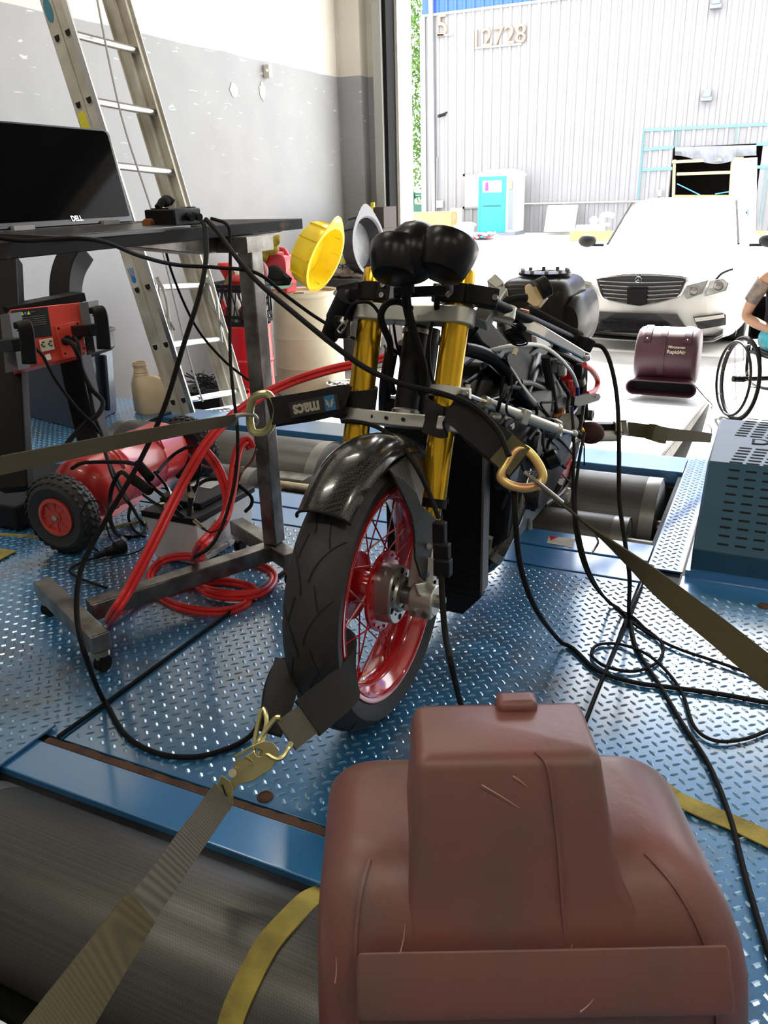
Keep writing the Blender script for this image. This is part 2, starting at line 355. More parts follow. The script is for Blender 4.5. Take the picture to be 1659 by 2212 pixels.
    for (a, b) in (((943, 76), (976, 75)), ((1026, 104), (1126, 95))): MB().bar(Py(*a, BY-.09), Py(*b, BY-.09), .06, .05).build('number_rail', 'off_white', bl)
    for (x, y) in ((1527, 215), (1547, 16)):
        p = Py(x, y, BY-.1); L = MB().box(p+V((0, -.12, 0)), (.36, .3, .12)).prism([(-.3, 0), (0, .28), (0, 0)], p+V((-.12, 0, .06)), YY, ZZ, (.24, 0, 0)).build('wall_light', 'teal_side', bl, bev=.01)
    p = Py(958, 247, BY-.1); cm = MB().cyl(p+V((.05, 0, 0)), p+V((-.1, -.28, -.08)), .06).cyl(p, p+V((.14, .05, .08)), .03); cm.build('security_camera', 'black_plastic', bl)
    # tape
    mat('blue_tape', (.08, .50, .62), .6)
    tp = bl
    for a, b in (((1391, 281), (1659, 268)), ((1391, 281), (1377, 448)), ((1391, 323), (1455, 318)), ((1388, 367), (1452, 364)), ((1461, 281), (1461, 318)), ((1590, 270), (1590, 308)), ((1634, 312), (1668, 310)), ((1634, 361), (1668, 360)), ((1657, 361), (1642, 483))):
        A, B = Py(*a, BY-.07), Py(*b, BY-.07); MB().bar(A, B, .09 if abs(A.x-B.x) > abs(A.z-B.z) else .012, .012 if abs(A.x-B.x) > abs(A.z-B.z) else .09, YY).build('tape_strip', 'blue_tape', tp)
    # portable toilet
    y = 31.0; X0 = Py(1031, 503, y).x; X1 = Py(1092, 503, y).x; X2 = X1+.34; top = Py(1060, 381, y).z
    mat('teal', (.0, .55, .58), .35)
    pt = T('portable_toilet', 'turquoise portable toilet with white roof against the warehouse', 'toilet', ((X0+X1)/2, y+.6, GZ))
    MB().bb((X0, y+.05, GZ+.12), (X2, y+1.2, top+.02)).build('cabin', 'white_paint', pt, bev=.03)
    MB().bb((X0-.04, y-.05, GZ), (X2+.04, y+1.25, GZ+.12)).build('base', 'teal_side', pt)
    dr = MB().bb((X0+.02, y, GZ+.13), (X1-.02, y+.06, top)).bb((X0+.02, y-.02, GZ+.13), (X0+.1, y, top-.1)).bb((X1-.1, y-.02, GZ+.13), (X1-.02, y, top-.1)).build('door', 'teal', pt, bev=.012)
    MB().bb((X0+.2, y-.03, (GZ+top)/2), (X1-.2, y-.01, (GZ+top)/2+.03)).build('handle', 'black_plastic', dr)
    c = V(((X0+X1)/2-.0, y-.012, Py(1060, 403, y).z))
    sg = MB().box(c, (.72, .02, .4)).build('sign', 'white_paint', dr)
    mat('violet', (.2, .02, .55), .5); MB().box(c+V((-.2, -.015, -.04)), (.13, .01, .22)).ell(c+V((-.2, -.015, .1)), (.06, .008, .07), n=12, m=6).build('figure_symbol', 'violet', dr)
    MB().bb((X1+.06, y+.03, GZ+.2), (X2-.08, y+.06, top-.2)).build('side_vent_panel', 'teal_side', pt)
    MB().bb((X1+.05, y+.01, top-.45), (X1+.2, y+.035, top-.1)).build('notice', 'salmon', pt)
    rf = MB().rings([[V((xa, ya, z)) for xa, ya in ((X0-.03+e, y-.03+e), (X2+.03-e, y-.03+e), (X2+.03-e, y+1.25-e), (X0-.03+e, y+1.25-e))] for z, e in ((top, 0), (top+.08, 0), (top+.2, .2), (top+.24, .4))]); rf.build('roof', 'white_paint', pt)
    # trash can
    g = Pz(1003, 522, GZ); h = Py(1003, 486, g.y).z-GZ; r = .33*(g.y/26)
    mat('bin_grey', (.22, .25, .26), .55); tc = T('trash_can', 'grey ribbed trash can with a white bag in front of the turquoise toilet', 'trash can', (g.x, g.y, GZ))
    MB().lathe([(r*.78, 0), (r*.8, .02), (r, h*.93), (r*1.08, h*.94), (r*1.08, h), (r*.95, h), (r*.9, h*.9), (r*.72, .06)], (g.x, g.y, GZ)).build('barrel', 'bin_grey', tc)
    MB().ell((g.x+.05, g.y, GZ+h), (r*1.05, r*1.05, .1), n=12, m=8).build('bag', 'white_paint', tc)
    # crate, boards, rubble
    A = Pz(888, 512, GZ); yy = A.y; X0, X1 = Py(884, 490, yy).x, Py(974, 490, yy).x; zt = Py(920, 458, yy).z
    o = MB().bb((X0-.6, yy, GZ), (X1, yy+.7, zt)).build('plywood_box', 'plywood', bev=.02); tag(o, 'big raw plywood crate at the left end of the yard', 'crate')
    p0, p1 = Py(975, 450, BY-1.2), Py(996, 480, BY-1.2)
    o = MB().bb((p0.x, BY-1.3, GZ), (p1.x, BY-1.1, p0.z)).bb((p0.x, BY-1.4, GZ+.3), (p0.x+.25, BY-1.2, GZ+.9)).build('white_cabinet', 'off_white', bev=.02); tag(o, 'narrow white cabinet between plywood crate and trash can', 'cabinet')
    g = Pz(1175, 503, GZ)
    o = MB().poly([Py(1175, 500, BY-1.8), Py(1240, 500, BY-1.8), Py(1248, 444, BY-.3), Py(1183, 446, BY-.3)], (0, .06, .03)).build('leaning_board', 'white_paint'); tag(o, 'large white board leaning against the warehouse', 'board')
    hp = T('hose_heap', 'heap of red and blue hoses on the ground before the toilet', 'hoses', Pz(1045, 519, GZ))
    for k, c in enumerate(('red_cable', 'blue_brace', 'off_white')):
        pts = [Pz(1018+14*sin(j*1.9+k)+j*3.6, 516+3.5*sin(j*2.7+k*2), GZ)+V((0, 0, .05+.12*abs(sin(j+k)))) for j in range(14)]
        MB().tube(pts, .035, n=6).build('hose', c, hp)
    # low yellow barrier pieces
    for i, (xa, xb, lb) in enumerate(((1230, 1330, 'yellowish plywood barrier left of the white car roof'), (1590, 1655, 'yellowish plywood barrier right of the white car roof'))):
        a = Pz(xa, 521, GZ); zt = Py(xa, 499, a.y).z; x1 = Py(xb, 510, a.y).x
        o = MB().bb((a.x, a.y, GZ), (x1, a.y+.1, zt)).build('plywood_barrier', 'plywood', bev=.01); tag(o, lb, 'barrier', 'plywood barriers')
    ch = T('slat_stack', 'stack of white plastic crates right of the leaning board', 'crates', Pz(1265, 503, GZ))
    for k in range(5):
        a = Py(1247+k*8, 500, 30.5); b = Py(1250+k*9, 486, 30.5); MB().bar(a, b+V((0, 0, .0)), .1, .3, YY).build('slat', 'white_paint', ch)
    a = Py(1283, 501, 30.4); MB().bar(a, Py(1300, 500, 30.4), .1, .3).build('slat', 'white_paint', ch)
    pm = T('yard_pump', 'cream pipework stand behind the white car bonnet', 'machine', Pz(1300, 503, GZ))
    MB().tube([Py(1302, 503, 30.8), Py(1300, 470, 30.8), Py(1310, 463, 30.8), Py(1326, 466, 30.8)], .09, n=10).build('pipe', 'off_white', pm)
    MB().ell(Py(1283, 476, 30.8), (.16, .16, .14)).cyl(Py(1283, 479, 30.8), Py(1286, 503, 30.8), .08).build('valve', 'white_paint', pm)
    MB().tube([Py(1290, 488, 30.8), Py(1318, 484, 30.8)], .06, sm=0).build('pipe', 'off_white', pm)
    # tall white frame right of the doorway
    o = MB().bar(Py(1607, 458, 31.5), Py(1607, 500, 31.5), .2, .1, YY).bar(Py(1616, 450, 31.5), Py(1612, 500, 31.5), .1, .1, YY).build('blue_drum_stand', 'teal_side'); tag(o, 'blue grey post right behind the car roof', 'post')
    # dumpster
    mat('dumpster_green', (.0, .07, .045), .5)
    A = Py(884, 470, 38); B = Py(914, 416, 38); zt = B.z
    du = T('dumpster', 'dark green dumpster under the tree beyond the jamb', 'dumpster', ((A.x+B.x)/2, 38, GZ))
    MB().bb((A.x-2, 38, GZ), (B.x+.5, 40, Py(900, 442, 38).z)).build('lower_bin', 'dumpster_green', du)
    u = MB(); z0 = Py(900, 442, 38).z
    for k in range(5): u.bb((A.x-2+k*.72, 38, z0), (A.x-1.9+k*.72, 38.1, zt))
    u.bb((A.x-2, 38.05, zt-.12), (B.x+.5, 38.15, zt)).bb((A.x-2, 38.1, z0+.3), (B.x+.5, 38.16, z0+.4)).build('cage', 'dumpster_green', du)
    # tree
    mat('leaf', (.05, .15, .015), .6, col2=(.14, .26, .05), scale=1.2); mat('bark', (.12, .08, .05), .9)
    tx = Py(897, 200, 44).x; tr = T('tree', 'tall weeping green tree seen between door jamb and warehouse', 'tree', (tx, 44, GZ))
    MB().tube([(tx-.9, 44, GZ), (tx-.8, 44, 4), (tx-1, 44, 9), (tx-.7, 44.1, 15)], [.10, .04], n=8).build('trunk', 'bark', tr)
    rnd = random.Random(3); m = MB()
    for b in range(520):
        a = rnd.random()*2*pi; rr = 2.1*math.sqrt(rnd.random()); z = 1.0+rnd.random()*16; cx, cy = tx+rr*cos(a)*(1-.02*z), 44+rr*sin(a)
        L = .8+rnd.random()*1.8
        for k in range(26):
            q = V((cx+rnd.gauss(0, .22), cy+rnd.gauss(0, .22), z-L*k/26)); s_ = .08+.09*rnd.random()
            u_ = V((rnd.gauss(0, 1), rnd.gauss(0, 1), rnd.gauss(0, 1))).normalized(); v_ = u_.cross(V((rnd.gauss(0, 1), .3, 1))).normalized()
            m.add([q-u_*s_, q+v_*s_*.5, q+u_*s_, q-v_*s_*.5], [(0, 1, 2, 3)])
    o = m.build('foliage', 'leaf', tr, sm=0); o['kind'] = 'stuff'
yard()
# ================================================================== CAR
def car():
    O = Pz(1385, 765, GZ); X0, Y0 = O.x, 8.95
    f = T('car', 'white sedan facing the shop door with wide black grille', 'car', (X0, Y0+2.3, GZ))
    mat('car_white', (.93, .93, .90), .25, coat=.6)
    mat('car_black', (.02, .02, .024), .3); mat('lamp_glass', (.45, .45, .45), .1, .3, coat=.5)
    def cv(x): t = min(1.2, abs(x-X0)/.93); return .30*t**3
    st = [(0, .62, .17, .56), (.02, .80, .12, .66), (.10, .88, .10, .72), (.35, .925, .12, .785), (.8, .93, .14, .86), (1.25, .93, .16, .93), (1.6, .93, .16, .97), (3.6, .93, .16, 1.0), (4.3, .90, .2, .98), (4.8, .75, .3, .8)]
    rs = []
    for y, hw, zb, zt in st:
        r = []; n = 40
        for k in range(n):
            a = 2*pi*k/n; c_, s_ = cos(a), sin(a); e = .32
            x = hw*math.copysign(abs(c_)**e, c_); z = (zb+zt)/2+(zt-zb)/2*math.copysign(abs(s_)**(e*1.2), s_)
            if s_ > 0: z += .05*(1-(x/hw)**2)
            fade = max(0, 1-y/1.2)
            r.append(V((X0+x, Y0+y+cv(X0+x)*fade, GZ+z)))
        rs.append(r)
    MB().rings(rs).build('body', 'car_white', f, sm=50)
    cab = []
    for y, hb, ht, zb, zt in ((1.25, .74, .73, .93, .95), (1.7, .78, .68, .93, 1.21), (2.25, .79, .60, .93, 1.42), (2.8, .79, .58, .93, 1.46), (3.4, .78, .58, .93, 1.42), (4.1, .74, .6, .93, 1.1), (4.3, .7, .65, .93, .98)):
        cab.append([V((X0+x, Y0+y, GZ+z)) for x, z in ((-hb, zb), (hb, zb), (hb-.02, zb+.3*(zt-zb)), (ht, zt-.03), (ht*.8, zt), (-ht*.8, zt), (-ht, zt-.03), (-hb+.02, zb+.3*(zt-zb)))])
    MB().rings(cab).build('cabin', 'car_white', f, sm=50)
    mat('screen_glare', (.75, .77, .78), .08, coat=1)  # glare on the windscreen glass is painted in as a glossy white base
    wsn = MB(); a = [(-.68, 1.36, .985), (.68, 1.36, .985), (.56, 2.18, 1.40), (-.56, 2.18, 1.40)]
    wsn.poly([V((X0+x, Y0+y-.02, GZ+z+.02)) for x, y, z in a], (0, .01, -.01)).build('windscreen', 'screen_glare', f)
    for s in (-1, 1):
        MB().tube([V((X0+s*.72, Y0+1.34, GZ+.98)), V((X0+s*.6, Y0+2.1, GZ+1.42))], .012, sm=0).build('pillar_seal', 'black_rubber', f)
        mi = MB().ell((X0+s*1.02, Y0+1.62, GZ+1.0), (.11, .07, .075)).box((X0+s*.92, Y0+1.64, GZ+.95), (.2, .05, .03)); mi.build('mirror', 'black_plastic', f)
    YF = Y0-.012
    def fp(x, y): p = Py(x, y, YF); return p
    def face(pts, name, m, off=0, t=.02, parent=f):
        P = []
        for i in range(len(pts)):
            a, b = pts[i], pts[(i+1) % len(pts)]
            for k in range(4): P.append((a[0]+(b[0]-a[0])*k/4, a[1]+(b[1]-a[1])*k/4))
        q = []
        for x, y in P:
            p = fp(x, y); p.y = p.y+cv(p.x)-off; q.append(p)
        return MB().poly(q, (0, t, 0)).build(name, m, parent, sm=0)
    G = [(1288, 601), (1330, 595), (1385, 592), (1440, 594), (1483, 600), (1480, 616), (1470, 636), (1452, 645), (1385, 658), (1318, 648), (1302, 640), (1293, 620)]
    g = face(G, 'grille', 'car_black', .03, .05)
    def strip(pts, name, m, off, r): return MB().tube([V((fp(*p).x, fp(*p).y+cv(fp(*p).x)-off, fp(*p).z)) for p in pts], r, n=6, sm=3).build(name, m, g)
    strip(G+[G[0]], 'grille_frame', 'chrome', .05, .010)
    for k in range(5):
        yy = 607+k*8.5; xl = 1294+k*3.3; xr = 1477-k*3.3
        strip([(xl, yy-.5), (1385, yy+2+k*.6), (xr, yy-.5)], 'grille_slat', 'chrome', .055, .007)
    face([(1357, 622), (1401, 622), (1398, 656), (1385, 659), (1357, 655)], 'grille_plaque', 'black_plastic', .075, .02, g)
    em = MB(); c = fp(1381, 603); c.y += cv(c.x)-.07
    em.tube([c+V((.03*cos(t*pi/6), 0, .03*sin(t*pi/6))) for t in range(12)], .004, n=6, sm=2, closed=True)
    for k in range(3):
        a = pi/2+k*2*pi/3; em.cyl(c, c+V((.03*cos(a), 0, .03*sin(a))), .005, .001, n=6)
    em.build('star_emblem', 'chrome', g)
    for pts, nm in (([(1484, 617), (1530, 606), (1516, 634), (1485, 645), (1480, 640)], 'headlamp'), ([(1534, 608), (1560, 604), (1572, 615), (1566, 630), (1523, 640)], 'headlamp'), ([(1253, 607), (1274, 611), (1284, 643), (1268, 641), (1256, 620)], 'headlamp'), ([(1243, 605), (1208, 604), (1200, 615), (1206, 630), (1248, 640)], 'headlamp')):
        h = face(pts, nm, 'lamp_glass', .03, .05)
        q = [fp(*p) for p in pts]; cx = sum(p.x for p in q)/len(q); cz = sum(p.z for p in q)/len(q); yy = YF+cv(cx)-.035
        MB().lathe([(.055, 0), (.055, -.012), (.045, -.012), (.035, 0), (.0, -.01)], (cx, yy, cz), (0, 1, 0), n=20).build('lens', 'steel', h)
        MB().tube([V((p.x, p.y+cv(p.x)-.032, p.z)) for p in q], .006, n=6, sm=0, closed=True).build('lamp_rim', 'frame_grey', h)
    L = face([(1284, 674), (1462, 678), (1486, 715), (1476, 722), (1270, 716), (1264, 712)], 'lower_grille', 'car_black', .03, .05)
    ms = MB(); a0 = fp(1298, 690); a1 = fp(1446, 712)
    nx = 22; nz = 4; dx = (a1.x-a0.x)/nx; dz = (a1.z-a0.z)/nz
    for i in range(nx):
        for j in range(nz):
            c = V((a0.x+dx*(i+.5*(j % 2)), YF+cv(a0.x+dx*i)-.04, a0.z+dz*(j+.5)))
            ms.tube([c+V((abs(dx)*.55*cos(k*pi/3), 0, abs(dz)*.55*sin(k*pi/3))) for k in range(6)], .0035, n=4, sm=0, closed=True)
    o = ms.build('mesh_insert', 'dark_metal', L, sm=0)
    I = face([(1497, 685), (1559, 680), (1566, 684), (1566, 706), (1513, 712), (1507, 709)], 'side_intake', 'car_black', .03, .04)
    face([(1500, 687), (1562, 682), (1563, 689), (1503, 695)], 'daytime_lamp', 'off_white', .05, .03, I)
    face([(1262, 716), (1385, 726), (1540, 726), (1560, 716), (1560, 724), (1540, 733), (1385, 734), (1262, 724)], 'front_lip', 'car_black', .07, .12)
    face([(1262, 728), (1540, 737), (1560, 728), (1560, 731), (1540, 740), (1262, 731)], 'lip_edge', 'frame_grey', .08, .1)
    MB().bb((X0-.85, Y0+.3, GZ+.13), (X0+.85, Y0+4.4, GZ+.2)).build('underbody', 'black_plastic', f)
    for s in (-1, 1):
        for y in (.85, 3.7):
            wl_ = MB().lathe([(.20, 0), (.3, .01), (.32, .05), (.32, .2), (.3, .24), (.2, .25)], (X0+s*.80-(.0 if s > 0 else .0)-.125, Y0+y, GZ+.32), XX, n=28).build('wheel', 'black_rubber', f)
            MB().cyl((X0+s*.80-.12, Y0+y, GZ+.32), (X0+s*.80+.12, Y0+y, GZ+.32), .2).build('rim', 'steel', wl_)
    MB().tube([V((fp(x, y).x, fp(x, y).y+cv(fp(x, y).x)+.02*k, fp(x, y).z)) for k, (x, y) in enumerate(((1545, 606), (1556, 594), (1570, 588), (1579, 586)))], .012, n=6).build('bonnet_seam', 'black_rubber', f)
car()
# ================================================================== CHASSIS DYNAMOMETER
def tread_mat(name, base, dirt, lo=.32, hi=.52, rough=.34):
    a = mat(name, base, rough, .35, coat=1., spec=.6); nt, b = nodes(name); b.inputs['Coat IOR'].default_value = 1.9; b.inputs['Coat Roughness'].default_value = .17
    g = nt.nodes.new('ShaderNodeTexCoord'); n1 = nt.nodes.new('ShaderNodeTexNoise'); n1.inputs['Scale'].default_value = 3.2; n1.inputs['Detail'].default_value = 9; n1.inputs['Roughness'].default_value = .65
    nt.links.new(g.outputs['Object'], n1.inputs['Vector'])
    cr = nt.nodes.new('ShaderNodeValToRGB'); cr.color_ramp.elements[0].position = lo; cr.color_ramp.elements[1].position = hi
    cr.color_ramp.elements[0].color = (*dirt, 1); cr.color_ramp.elements[1].color = (*base, 1)
    nt.links.new(n1.outputs['Fac'], cr.inputs['Fac']); nt.links.new(cr.outputs['Color'], b.inputs['Base Color'])
    r2 = nt.nodes.new('ShaderNodeMapRange'); r2.inputs[3].default_value = rough+.18; r2.inputs[4].default_value = rough-.06
    nt.links.new(n1.outputs['Fac'], r2.inputs[0]); nt.links.new(r2.outputs[0], b.inputs['Roughness'])
    return a
tread_mat('tread_blue', (.025, .165, .36), (.06, .065, .065), .30, .50)
tread_mat('lug_blue', (.10, .28, .45), (.16, .13, .10), .30, .45, .25)
tread_mat('bar_blue', (.03, .20, .46), (.05, .08, .10), .22, .36, .38)
mat('rust', (.10, .045, .02), .8, var=.5, scale=20)
mat('frame_dark', (.012, .02, .03), .6)
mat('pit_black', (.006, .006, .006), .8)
def lugs(regions, parent, name='tread_lugs', p=.0332, L=.0115, W=.0042, H=.0019):
    vs = []; fs = []
    shape = [(-L, 0, 0), (-L*.45, -W, 0), (L*.45, -W, 0), (L, 0, 0), (L*.45, W, 0), (-L*.45, W, 0), (-L*.5, 0, H), (L*.5, 0, H)]
    faces = [(0, 1, 6), (1, 2, 7, 6), (2, 3, 7), (3, 4, 7), (4, 5, 6, 7), (5, 0, 6)]
    c = math.sqrt(.5)
    base = wl(parent)
    for (xa, ya, xb, yb, z, holes) in regions:
        for i in range(int(xa/p)-1, int(xb/p)+2):
            for j in range(int(ya/p)-1, int(yb/p)+2):
                for k in (0, 1):
                    x = i*p+k*p/2+.004; y = j*p+k*p/2
                    if not (xa+.012 < x < xb-.012 and ya+.012 < y < yb-.012): continue
                    if any(hx0 < x < hx1 and hy0 < y < hy1 for hx0, hy0, hx1, hy1 in holes): continue
                    s_ = 1 if k == 0 else -1; o = len(vs)
                    zz = z(y) if callable(z) else z
                    for a, b, h in shape: vs.append((x+c*(a-s_*b)-base.x, y+c*(s_*a+b)-base.y, zz+h-base.z))
                    fs += [tuple(q+o for q in f) for f in faces]
    me = bpy.data.meshes.new(name); me.from_pydata(vs, [], fs); me.materials.append(MT['lug_blue'])
    ob = bpy.data.objects.new(name, me); C.objects.link(ob); ob.parent = parent; ob['kind'] = 'stuff'
    return ob
def dyno():
    D = T('chassis_dynamometer', 'blue tread plate dynamometer deck with grey knurled rollers under the motorcycle', 'dynamometer', (-.7, 1.6, GZ))
    def plate(xa, ya, xb, yb, z=0., name='deck_plate', m='tread_blue', t=.006, holes=(), lg=True):
        o = MB().bb((xa, ya, z-t), (xb, yb, z)).build(name, m, D, sm=0, bev=.0015)
        if lg: lugs([(xa, ya, xb, yb, z, holes)], o)
        return o
    g = .003
    plate(-1.30+g, 1.022, -.262-g, 2.268)
    plate(-2.75, 1.022, -1.30-g, 2.268)
    plate(-.262+g, .15, 1.5, 2.268)
    plate(-.262+g, 2.39, -.155, 4.0, z=.0)
    plate(-.155, 2.274, 1.5, 2.392, z=-.012, m='bar_blue', lg=False)
    plate(-3.9, 2.1, -2.95, 3.60, z=.012)
    plate(-1.85, .55, -1.34, 1.045, z=.012)
    # substructure
    fr = MB()
    for a, b in (((-1.30, 1.0, GZ+.01), (-.27, 2.60, -.012)), ((-2.75, 1.0, GZ+.01), (-1.31, 2.60, -.012)), ((-.275, .15, GZ+.01), (1.5, 2.27, -.012)), ((-.275, 2.28, GZ+.01), (-.16, 4.0, -.012)), ((-3.9, 2.1, GZ+.01), (-2.96, 3.6, 0)), ((-1.85, .5, GZ+.01), (-1.35, 1.0, 0)), ((-3.0, 3.34, GZ+.01), (-.28, 3.49, -.05))):
        fr.bb(a, b)
    fr.build('frame', 'frame_dark', D)
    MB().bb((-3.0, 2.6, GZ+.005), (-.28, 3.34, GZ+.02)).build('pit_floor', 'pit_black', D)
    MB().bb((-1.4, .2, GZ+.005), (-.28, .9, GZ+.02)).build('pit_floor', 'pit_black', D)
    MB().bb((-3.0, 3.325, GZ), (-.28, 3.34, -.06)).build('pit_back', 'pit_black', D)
    # edge bars and strips
    MB().bb((-1.42, .897, -.05), (-.28, .996, .004)).build('front_bar', 'bar_blue', D, bev=.003)
    MB().bb((-1.42, .88, -.07), (-.28, .897, -.012)).build('front_bar_flange', 'dark_metal', D)
    rnd = random.Random(5); r_ = MB()
    pts = [(-1.33, 0)]
    n = 60; lo = [(-1.33+1.05*i/n, 0) for i in range(n+1)]; up = [(-1.33+1.05*i/n, .016+.012*abs(noise.noise(V((i*.35, 2, 0))))) for i in range(n, -1, -1)]
    r_.prism(lo+up, (0, .998, -.003), XX, YY, (0, 0, .0045)).build('rusted_edge', 'rust', D, sm=0)
    MB().bb((-3.0, 2.276, -.03), (-.262, 2.415, .002)).build('cross_strip', 'bar_blue', D, bev=.002)
    MB().bb((-3.0, 2.43, -.03), (-.262, 2.56, .002)).build('cross_strip', 'bar_blue', D, bev=.002)
    MB().bb((-3.0, 3.35, -.05), (-.262, 3.56, .002)).build('rear_beam', 'bar_blue', D, bev=.003)
    # rollers
    mat('roller_grey', (.085, .083, .078), .5, .55)
    a = checkmat('roller_knurl', (.105, .102, .094), (.078, .076, .07), 260, .42, .6, rot=(0, R(45), 0), bump=.35)
    mat('roller_rim', (.32, .31, .29), .35, .8, var=.3, scale=8)
    def roller(x0, x1, y, z, r, ends=1, rim=.05):
        o = MB().lathe([(r-.02, 0), (r-.004, .004), (r, .012), (r, x1-x0-.012), (r-.004, x1-x0-.004), (r-.02, x1-x0)], (x0, y, z), XX, n=72).build('roller', 'roller_knurl', D, sm=40)
        for e in (x0+.001, x1-rim-.001): MB().lathe([(r+.0008, 0), (r+.0008, rim), (r-.001, rim), (r-.001, 0)], (e, y, z), XX, n=72, caps=False, closed=True).build('roller_rim', 'roller_rim', o)
        MB().cyl((x0-.12, y, z), (x1+.12, y, z), .03).build('shaft', 'steel', o)
        return o
    roller(-1.31, -.32, .765, -.115, .155)
    roller(-1.20, -.30, 2.99, -.11, .19)
    roller(-1.20, -.36, 2.665, -.06, .10)
    roller(-2.90, -1.70, 2.99, -.11, .19)
    roller(-2.90, -1.88, 2.665, -.06, .10)
    MB().cyl((-1.88, 2.70, -.03), (-1.2, 2.70, -.03), .022).cyl((-1.62, 2.70, -.03), (-1.50, 2.70, -.03), .035).build('coupling_shaft', 'zinc', D)
    MB().bb((-1.86, 2.74, -.02), (-1.70, 2.82, -.01)).bb((-1.86, 2.74, -.1), (-1.85, 2.82, -.02)).bb((-1.71, 2.74, -.1), (-1.70, 2.82, -.02)).build('bearing_bracket', 'steel', D)
    # ramps behind the rollers
    def ramp(x0, x1, m, name, lg):
        o = MB().poly([(x0, 3.56, -.02), (x1, 3.56, -.02), (x1, 6.75, GZ+.06), (x0, 6.75, GZ+.06)], (0, 0, -.02)).build(name, m, D)
        if lg: lugs([(x0, 3.58, x1, 6.7, lambda y: -.02+(y-3.56)*(GZ+.08)/3.19, ())], o)
        for x in (x0, x1-.03):
            MB().poly([(x, 3.56, -.045), (x, 6.75, GZ+.035), (x, 6.75, GZ+.005), (x, 3.56, -.13)], (.03, 0, 0)).build('ramp_rail', 'steel', o)
        return o
    mat('ramp_light', (.55, .57, .60), .4, .3)
    ramp(-1.52, -.39, 'ramp_light', 'ramp', False); ramp(-2.92, -2.03, 'ramp_light', 'ramp', True)
    MB().bb((-2.0, 3.57, -.06), (-1.55, 4.6, -.045)).build('centre_panel', 'ramp_light', D)
    MB().bb((-1.9, .2, -.04), (-.85, .50, -.01)).build('pale_front_cover', 'white_paint', D, bev=.003)
    # bolts
    def bolt(x, y, z=.0): MB().lathe([(.017, 0), (.016, .003), (.011, .006), (.010, .004), (.004, .003), (0, .003)], (x, y, z), n=16).build('bolt', 'rust', D)
    for q in ((573, 1722), (1408, 1268), (1650, 1310)):
        p = Pz(*q); bolt(p.x, p.y)
    # worn sticker + scrapes on the strips
    p = [Pz(1186, 1157, .0025), Pz(1243, 1165, .0025), Pz(1237, 1184, .0025), Pz(1222, 1180, .0025), Pz(1181, 1173, .0025)]
    mat('worn_label', (.55, .5, .42), .6, var=.3, scale=30); lb = MB().poly(p, (0, 0, .0008)).build('worn_sticker', 'worn_label', D)
    MB().poly([Pz(1186, 1157, .0034), Pz(1206, 1160, .0034), Pz(1190, 1167, .0034)], (0, 0, .0005)).build('red_corner', 'red_paint', lb)
    return D
dyno()
def cabinet():
    x0, x1 = -.135, 1.35; yb = 3.10
    K = T('dyno_cover_box', 'blue slotted sheet metal cover box on the right of the deck', 'cover box', (.6, 2.75, -.01))
    prof = [(2.40, .0), (2.40, .078), (2.635, .285), (yb, .305), (yb, 0)]
    mat('cover_blue', (.016, .075, .125), .5, .0, var=.15, scale=3, coat=.15); nt_, b_ = nodes('cover_blue'); b_.inputs['Coat Roughness'].default_value = .3; b_.inputs['Coat IOR'].default_value = 1.45
    mat('slot_dark', (.002, .002, .002), .9)
    # folded panels
    body = MB().rings([[V((x, y, z)) for y, z in prof] for x in (x0, x1)]).build('housing', 'cover_blue', K, bev=.006, seg=3)
    MB().bb((x0-.012, 2.385, -.01), (x1, yb, .012)).build('base_flange', 'bar_blue', K)
    d = V((0, .235, .207)); L = d.length; d.normalize(); nrm = V((0, -d.z, d.y))
    def slot(c, ax, nm, w, h):
        pts = []
        for k in range(5): a = pi/2+pi*k/4; pts.append((-w/2+h/2*cos(a), h/2*sin(a)))
        for k in range(5): a = -pi/2+pi*k/4; pts.append((w/2+h/2*cos(a), h/2*sin(a)))
        return MB().prism(pts, c, XX, ax, nm*.0012)
    cols = [Px(1, 1, 1) for _ in ()]
    # columns located on the sloped face
    def onslope(px, py):
        r = ray(px, py); p0 = V((0, 2.40, .078)); t = (p0-EYE).dot(nrm)/r.dot(nrm); return EYE+r*t
    c0, c1 = onslope(1561, 1176), onslope(1599, 1181)
    dx = c1.x-c0.x; first = True; proto = None
    n = 10; 
    t0 = (c0-V((c0.x, 2.40, .078))).length; ct = onslope(1586, 1016); t1 = (ct-V((ct.x, 2.40, .078))).length
    for i in range(14):
        for j in range(n):
            t = t0+(t1-t0)*j/(n-1); c = V((c0.x+dx*i, 2.40, .078))+d*t+nrm*-.0004
            if proto is None: proto = slot(c, d, nrm, .026, .0065).build('slot', 'slot_dark', K, sm=0); o0 = c
            else:
                q = proto.copy(); C.objects.link(q); q.location = c-o0
    def top(y): return .285+(y-2.635)*(.020/(yb-2.635))
    def ontop(px, py):
        p = Pz(px, py, .30)
        for _ in range(4): p = Pz(px, py, top(p.y))
        return p
    proto = None
    for (pa, pb, m_) in (((1590, 999), (1597, 967), 6), ((1600, 941), (1612, 905), 8)):
        a, b = ontop(*pa), ontop(*pb)
        for i in range(4):
            for j in range(m_):
                c = V((a.x+.004*j+dx*i, a.y+(b.y-a.y)*j/(m_-1), 0)); c.z = top(c.y)+.0002
                if proto is None: proto = slot(c, YY, ZZ, .03, .009).build('slot', 'slot_dark', K, sm=0); o0 = c
                else: q = proto.copy(); C.objects.link(q); q.location = c-o0
    c = ontop(1658, 957); c.z = top(c.y)+.001
    text('DY', .085, c+V((.004, 0, 0)), XX, YY, 'slot_dark', K, 'lettering', .0006)
    return K
cabinet()
